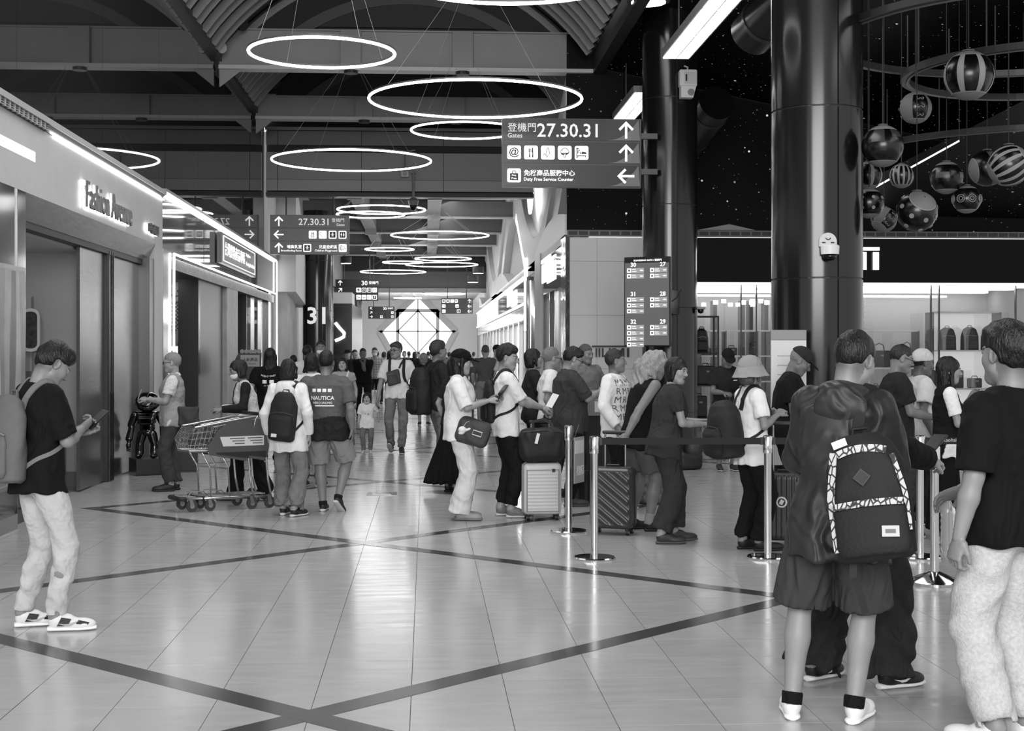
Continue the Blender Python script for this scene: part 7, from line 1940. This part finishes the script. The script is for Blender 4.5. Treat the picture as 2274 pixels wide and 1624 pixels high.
pN = person(1121, 1148, 1.71, 82, 'person in a white tee and black trousers behind the pale suitcase', lod=1.2, head=(24, 12, 0), R=(.06, .36, 1.08), L=(-.08, .40, 1.06), hair='tuft', hairg=.08, skin=.55, top=dict(g=.85, ease=1.08, hem=.80, sl=.92), bottom=dict(g=.10, ease=1.14, rh=.048, hem=.13), shoes=dict(g=.42, sole=.75, lace=.3), feet=((.10, .05, 0, 6, 0), (-.10, -.02, 0, -8, 0)), curl=(55, 55), Rp=(.5, -.4, -.8), Lp=(-.5, -.4, -.8))
backpack(pN, 'dark backpack with black straps on the white tee by the pale suitcase', .28, .42, .12, .09, z=.2)
papers(pN, (-.03, .48, 1.13), rotm('z', 25) @ rotm('x', -30), 'dark passport and tickets in the hands behind the pale suitcase')
person(1184, 1088, 1.68, 84, 'person wearing pale headphones half hidden in the queue', lod=1.6, hair='bob', sex='f', hairg=.07, skin=.56, top=dict(g=.15), bottom=dict(g=.1), R=(.1, .3, 1.1))
pO = person(1222, 1102, 1.69, 86, 'grey haired person with glasses in a white tee', lod=1.5, head=(-14, 6, 0), hair='short', hairg=.42, skin=.52, glasses=True, top=dict(g=.84, ease=1.06), bottom=dict(g=.2))
sling(pO, 'thin dark cross bag on the white tee of the grey haired traveller', [(-.08, -.12, .42), (-.08, -.02, .48), (-.0, .14, .3), (.12, .12, .08), (.18, .02, -.02)], (.19, -.03, -.08), (.04, .08, .09), .12)
pP = person(1262, 1123, 1.70, 80, 'stout person in a dark polo shirt reading papers', lod=1.3, b=1.14, bd=1.2, belly=.05, head=(2, 24, 0), R=(.08, .34, 1.22), L=(-.10, .30, 1.18), hair='side', hairg=.06, skin=.54, glasses=True, top=dict(kind='polo', g=.23, ease=1.08, hem=.78, sl=.95), bottom=dict(g=.11, ease=1.12), shoes=dict(g=.25, sole=.3), feet=((.10, -.02, 0, 6, 0), (-.10, .10, 0, -6, 0)), curl=(60, 60), Rp=(.6, -.3, -.8))
papers(pP, (.04, .43, 1.24), rotm('x', -65), 'white slips in the hands of the polo shirt wearer', (.13, .003, .10))
t = thing('document_box', 'grey box with a white label carried behind the polo shirt wearer', 'box', (*G(1318, 1105), .92), .2)
MB().box((0, 0, .09), (.30, .2, .18)).build('carton', mat(.5, .5), t); MB().box((.05, -.102, .10), (.14, .003, .12)).build('label_sheet', mat(.85, .5), t); MB().span(-.12, .12, -.08, .08, -.92, 0).build('stand', mat(.14, .5), t)
pQ = person(1298, 1058, 1.74, 150, 'person in a grey shirt leaning an arm on the tall black suitcase', lod=1.8, b=1.1, head=(-10, 8, 0), hair='short', hairg=.3, skin=.45, L=(-.36, .22, 1.12), R=(.1, .28, 1.1), top=dict(g=.42, kind='long', ease=1.12), bottom=dict(g=.2))
def mrm(v, l): return np.full(len(v), lin(.86))
pR = person(1366, 1132, 1.66, 118, 'person in a white sweater covered in printed letters M and R', lod=1.2, b=1.06, head=(-22, 0, 0), hair='short', hairg=.16, skin=.46, top=dict(kind='long', g=.86, ease=1.14, hem=.78), bottom=dict(g=.10), shoes=dict(g=.15), R=(.26, .12, .90), L=(-.24, .1, .92))
k = 0
for zz in (.38, .29, .20, .11, .02):
    for xx in (-.16, -.08, .0, .08, .16):
        try: shirt_print(pR, 'MR'[k % 2], xx + (.02 if int(zz * 100) % 2 else 0), zz, h=.066, back=False, g=.36, bold=.0, name='printed_letter')
        except Exception: pass
        k += 1
pS = person(1418, 1178, 1.66, 78, 'curly fair haired person in a black tank top pulling the diagonal ribbed suitcase', lod=1.2, b=1.12, bd=1.12, lean=14, head=(20, 14, 0), R=(.20, -.22, .86), L=(-.12, .25, 1.0), Rp=(.6, -.9, -.1), hair='curly', hairg=.55, skin=.46, top=dict(kind='tank', g=.09, ease=1.08, hem=.76), bottom=dict(kind='shorts', g=.34, len=.84, ease=1.1), shoes=dict(g=.12, sole=.14, sock=.55, sockh=.2), curl=(75, 40), feet=((.10, .08, 0, 6, 0), (-.10, -.05, 0, -8, 0)))
pT = person(1476, 1205, 1.60, 86, 'person with straight dark hair in a dark tee looking back sideways', lod=1.2, sex='f', b=1.12, bd=1.12, lean=9, head=(42, 4, 0), R=(.10, .34, 1.08), L=(-.10, .36, 1.10), hair='bob', hairg=.06, skin=.56, top=dict(g=.20, ease=1.1, hem=.78, sl=.6), bottom=dict(g=.20, ease=1.2, rh=.08, hem=.13), shoes=dict(g=.2, sole=.3, lace=.12), feet=((.10, -.05, 0, 6, 0), (-.10, .12, 0, -6, 0)), curl=(60, 60))
shirt_print(pT, 'YOU', .0, .20, w=.16, back=False, g=.85)
papers(pT, (.02, .46, 1.14), rotm('z', 70) @ rotm('x', -10), 'white tickets held by the person looking back', (.10, .004, .14))
sling(pT, 'woven dark bag hanging before the person looking back', None, (.06, .26, -.02), (.11, .08, .085), .24, rotm('x', -8), fold=.003)
pU = person(1612, 1046, 1.70, 176, 'person in a dark cap standing by the bench with a phone', lod=1.8, head=(0, 26, 0), lean=4, R=(.10, .30, 1.08), L=(-.08, .30, 1.08), hat='cap', noname=.12, hair='short', skin=.45, top=dict(g=.16, ease=1.08, hem=.82), bottom=dict(kind='shorts', g=.13, len=.85), shoes=dict(g=.2, sole=.7), curl=(55, 55))
phone(pU, (.0, .40, 1.13), 'black phone held by the person by the bench', rotm('z', 0) @ rotm('x', -55), (.16, .01, .08))
print_block(pU, -.09, .32, .06, .014, back=False)
# -- bucket hat and cap
pV = person(1668, 1222, 1.59, 78, 'person in a pale bucket hat and white tee gripping backpack straps', lod=1.2, sex='f', b=1.06, head=(-14, -4, 0), R=(.12, .20, 1.20), L=(-.12, .2, 1.20), hair='bob', hairg=.3, hat='bucket', noname=.55, skin=.5, top=dict(g=.86, ease=1.1, hem=.76), bottom=dict(g=.09, ease=1.12, rh=.065), shoes=dict(g=.1, sole=.12, lace=.4), feet=((.08, .05, 0, 4, 0), (-.08, -.04, 0, -4, 0)), curl=(70, 70), Rp=(.5, -.6, -.6))
backpack(pV, 'bulging black travel backpack worn under the pale bucket hat', .36, .50, .30, .10, z=.13, tilt=6)
pW = person(1742, 1178, 1.71, 104, 'older person in a dark cap and black tee bent over the suitcase', lod=1.2, b=1.08, head=(0, 28, 0), lean=8, R=(.14, .30, 1.0), L=(-.1, .34, 1.02), hair='buzz', hairg=.45, hat='cap', noname=.17, skin=.42, top=dict(g=.085, ease=1.12), bottom=dict(g=.08), shoes=dict(g=.1))
# -- man in hooded jacket and the one behind
pX = person(1858, 1604, 1.74, 24, 'person in a hooded grey jacket and shorts with the patterned backpack', lod=.9, b=.92, bd=1.05, side=4, head=(26, 20, 0), lean=5, R=(.14, .36, 1.13), L=(-.1, .34, 1.10), hair='short', hairg=.055, skin=.52, top=dict(kind='long', g=.17, ease=1.13, hem=.70, hood=True, mat='shell', flare=1.08, fold=1.7), bottom=dict(kind='shorts', g=.23, ease=1.24, len=.97, flare=1.3), shoes=dict(g=.86, sole=.88, sock=.08, sockh=.08, lace=.8), feet=((.08, .02, 0, 10, 0), (-.20, -.0, 0, -14, 0)), curl=(60, 60))
def pat_backpack(p):
    t, c, Rb, K = backpack(p, 'black backpack trimmed with leaf pattern on the hooded jacket', .33, .52, .17, .085, z=.05, x=.16, roll=-13, tilt=-4, pocket=False, straps=(1,), y=-.24, yaw=0)
    d = .17; w = .33; h = .52
    f2 = Field().u(s_loft(c + Rb @ V3((0, -d * .42, 0)), Rb, [(-h * .47, w * .40, d * .2), (-h * .40, w * .45, d * .25), (-h * .10, w * .44, d * .22), (-h * .05, w * .40, d * .14)]), .01); v_, q_ = f2.mesh(.008); npmesh('front_pocket', v_, q_, mat(.07, .75, bump=.2, bscale=80), t, None, K)
    LEAF = mat(.6, .71, name='leaf_print'); nt = LEAF.node_tree; vo = nt.nodes.new('ShaderNodeTexVoronoi'); vo.feature = 'DISTANCE_TO_EDGE'; vo.inputs['Scale'].default_value = 42
    tc = nt.nodes.new('ShaderNodeTexCoord'); mp = nt.nodes.new('ShaderNodeMapping'); mp.inputs['Scale'].default_value = (1, 1, .55); mp.inputs['Rotation'].default_value = (0, .7, 0); nt.links.new(tc.outputs['Object'], mp.inputs[0]); nt.links.new(mp.outputs[0], vo.inputs['Vector'])
    rg = nt.nodes.new('ShaderNodeMapRange'); rg.inputs[1].default_value = .06; rg.inputs[2].default_value = .12; rg.inputs[3].default_value = .02; rg.inputs[4].default_value = .5; nt.links.new(vo.outputs['Distance'], rg.inputs[0]); nt.links.new(rg.outputs[0], nt.nodes['Principled BSDF'].inputs['Base Color'])
    def rib(pts, w_): MB().tube([tuple((c + Rb @ V3(q)) * K) for q in pts], 0, flat=(w_ * K, .006), up=[tuple(Rb @ V3((q[0] * 2.2, -1, .0))) for q in pts]).build('leaf_trim', LEAF, t)
    rib([(x_, -d * (.68 - .3 * abs(x_ / w) ** 1.5), -h * .065 - .03 * (x_ / w) ** 2) for x_ in np.linspace(-w * .42, w * .42, 15)], .027)
    rib([(-w * .45 + .10 * max(0, z_) ** 1.0, -d * .38, z_ * h) for z_ in np.linspace(-.42, .36, 14)], .03)
    rib([(w * .45 - .10 * max(0, z_), -d * .38, z_ * h) for z_ in np.linspace(-.30, .30, 12)], .02)
    rib([(x_, -d * (.44 - .1 * abs(x_ / w)), h * .37 - .10 * (x_ / w) ** 2 * 2) for x_ in np.linspace(-w * .30, w * .30, 9)], .03)
    def patch(x_, z_, w_, h_, g_, rot=0, nm='label_patch', yy=.60):
        M_ = Rb @ rotm('y', rot); q = [c + Rb @ V3((x_, -d * yy, z_)) + M_ @ V3((a * w_, 0, b_ * h_)) for a, b_ in ((-1, -1), (1, -1), (1, 1), (-1, 1))]
        MB().add([tuple(v * K) for v in q] + [tuple((v + Rb @ V3((0, .008, 0))) * K) for v in q], [(0, 1, 2, 3), (4, 7, 6, 5), (0, 4, 5, 1), (1, 5, 6, 2), (2, 6, 7, 3), (3, 7, 4, 0)]).build(nm, mat(g_, .6), t)
    patch(-.01, h * .14, .026, .026, .17, 45, 'diamond_badge', .56); patch(-.01, h * .14, .019, .019, .10, 45, 'diamond_badge', .575)
    patch(.075, -h * .30, .034, .022, .72, 6, 'label_patch', .70); patch(.075, -h * .30, .02, .008, .4, 6, 'label_mark', .715)
    patch(-.085, h * .43, .03, .016, .82, -14, 'loop_label', .30)
    q = [c + Rb @ V3(v) for v in ((-w * .30, d * .1, -h * .45), (-w * .34, .02, -h * .62), (-w * .28, .0, -h * .72), (-w * .25, .02, -h * .9))]
    MB().tube([tuple(v * K) for v in q], 0, flat=(.03, .004), up=(0, 1, 0)).build('loose_strap', mat(.08, .7), t)
pat_backpack(pX)
pY = person(1935, 1566, 1.70, 70, 'person in black top and baggy dark jeans facing the hooded jacket', lod=1, pos=(G(1920, 1566)[0] + .06, G(1905, 1566)[1] + .42), b=1.08, head=(-10, 16, 0), R=(.10, .40, 1.10), L=(-.06, .42, 1.12), hair='short', hairg=.06, top=dict(kind='long', g=.07, ease=1.2, hem=.80), bottom=dict(g=.17, ease=1.5, rh=.105, hem=.07, mat='denim', fold=1.7), shoes=dict(g=.08, sole=.86, lace=.1), feet=((.16, .10, 0, 0, 0), (-.14, -.12, 0, -14, 0)), curl=(62, 62))
sneaker_panels(pY, (('swoosh', SWOOSH[1], .85),))
phone(pY, (.02, .50, 1.17), 'phone and card held between the two near travellers', rotm('z', 20) @ rotm('x', -60), (.08, .01, .16), .2)
# -- queue at the right
pZ = person(1992, 1192, 1.71, 96, 'person with glasses and cropped hair in dark clothes', lod=1.3, b=1.1, head=(0, 18, 0), R=(.1, .3, 1.05), hair='buzz', hairg=.13, skin=.46, glasses=True, top=dict(g=.15, ease=1.1), bottom=dict(g=.24, mat='denim', ease=1.1), shoes=dict(g=.1, sole=.7))
person(2043, 1165, 1.66, 86, 'person in a white cap and white top beside the counter', lod=1.5, hat='beanie', noname=.72, hair='short', skin=.36, head=(0, 14, 0), top=dict(g=.76, ease=1.15), bottom=dict(g=.15))
pAA = person(2102, 1212, 1.60, 96, 'long haired person in a black dress with white short sleeves', lod=1.2, sex='f', head=(4, 8, 0), R=(.12, .28, 1.06), L=(-.05, .22, 1.32), hair='long', hairg=.05, skin=.52, curl=(40, 30),
             top=dict(g=.07, hem=.8, sl=.72, tone=lambda v, l: np.where(np.abs(l[:, 0]) > .165, lin(.86), lin(.07))), bottom=dict(kind='skirt', g=.065, hem=.16, flare=1.35), shoes=dict(g=.8, sole=.85))
t = held(pAA, 'wrist_watch', 'white watch on the wrist of the person in the black dress', 'watch'); s_, e_, w_ = pAA['arms'][1]; dd = (e_ - w_) / np.linalg.norm(e_ - w_)
MB().cyl(tuple((w_ + dd * .02) * pAA['K']), tuple((w_ + dd * .045) * pAA['K']), .030, n=16).build('strap', mat(.8, .5), t); MB().box(tuple((w_ + dd * .032 + np.array([.0, 0, .028])) * pAA['K']), (.03, .03, .012)).build('dial', mat(.2, .3), t)
# -- man at the right edge
pBB = person(2235, 1690, 1.75, 328, 'person in a black tee and pale fleece trousers at the barrier', lod=.9, pos=(2.40, 5.72), b=1.04, head=(10, 4, 0), R=(.10, .30, 1.0), L=(-.30, .02, .82), Lp=(-.4, -.9, -.1), hair='tuft', hairg=.05, skin=.50, top=dict(g=.07, ease=1.16, hem=.82, sl=.96, flare=1.05), bottom=dict(g=.70, ease=1.22, rh=.07, hem=.10, mat='fleece', fold=1.1), shoes=dict(g=.85, sole=.2), curl=(30, 50))
sling(pBB, 'flat grey cross bag on the black tee', [(.09, -.02, .48), (.07, -.14, .36), (.02, -.15, .15), (.06, -.15, -.02)], (.14, -.15, -.05), (.07, .03, .09), .2)
s_, e_, w_ = pBB['arms'][1]; K = pBB['K']
t = held(pBB, 'water_bottle', 'clear plastic water bottle hanging from the hand of the person in fleece trousers', 'bottle')
b0 = w_ + np.array([.0, .07, -.03])
o = MB().lathe([(.011, .0), (.012, -.02), (.014, -.03), (.030, -.055), (.033, -.075)] + [(.033 - .003 * (k % 2), -.085 - .014 * k) for k in range(11)] + [(.032, -.25), (.02, -.255)], 20).build('bottle', mat(.85, .12, trans=.55, name='clear_plastic'), t, True); o.location = tuple(b0 * K)
o = MB().lathe([(.014, 0), (.014, .018), (.01, .02)], 14).build('cap', mat(.8, .4), t); o.location = tuple(b0 * K)
person(2318, 1400, 1.64, 280, 'dark haired person with a white clip at the frame edge', lod=1.5, sex='f', hair='bob', hairg=.05, top=dict(g=.8), bottom=dict(g=.2))
# ------------------------------------------------------------------ tidy
if _fo.name in COL.objects: COL.objects.unlink(_fo)
bpy.data.objects.remove(_fo); bpy.data.curves.remove(_fc)
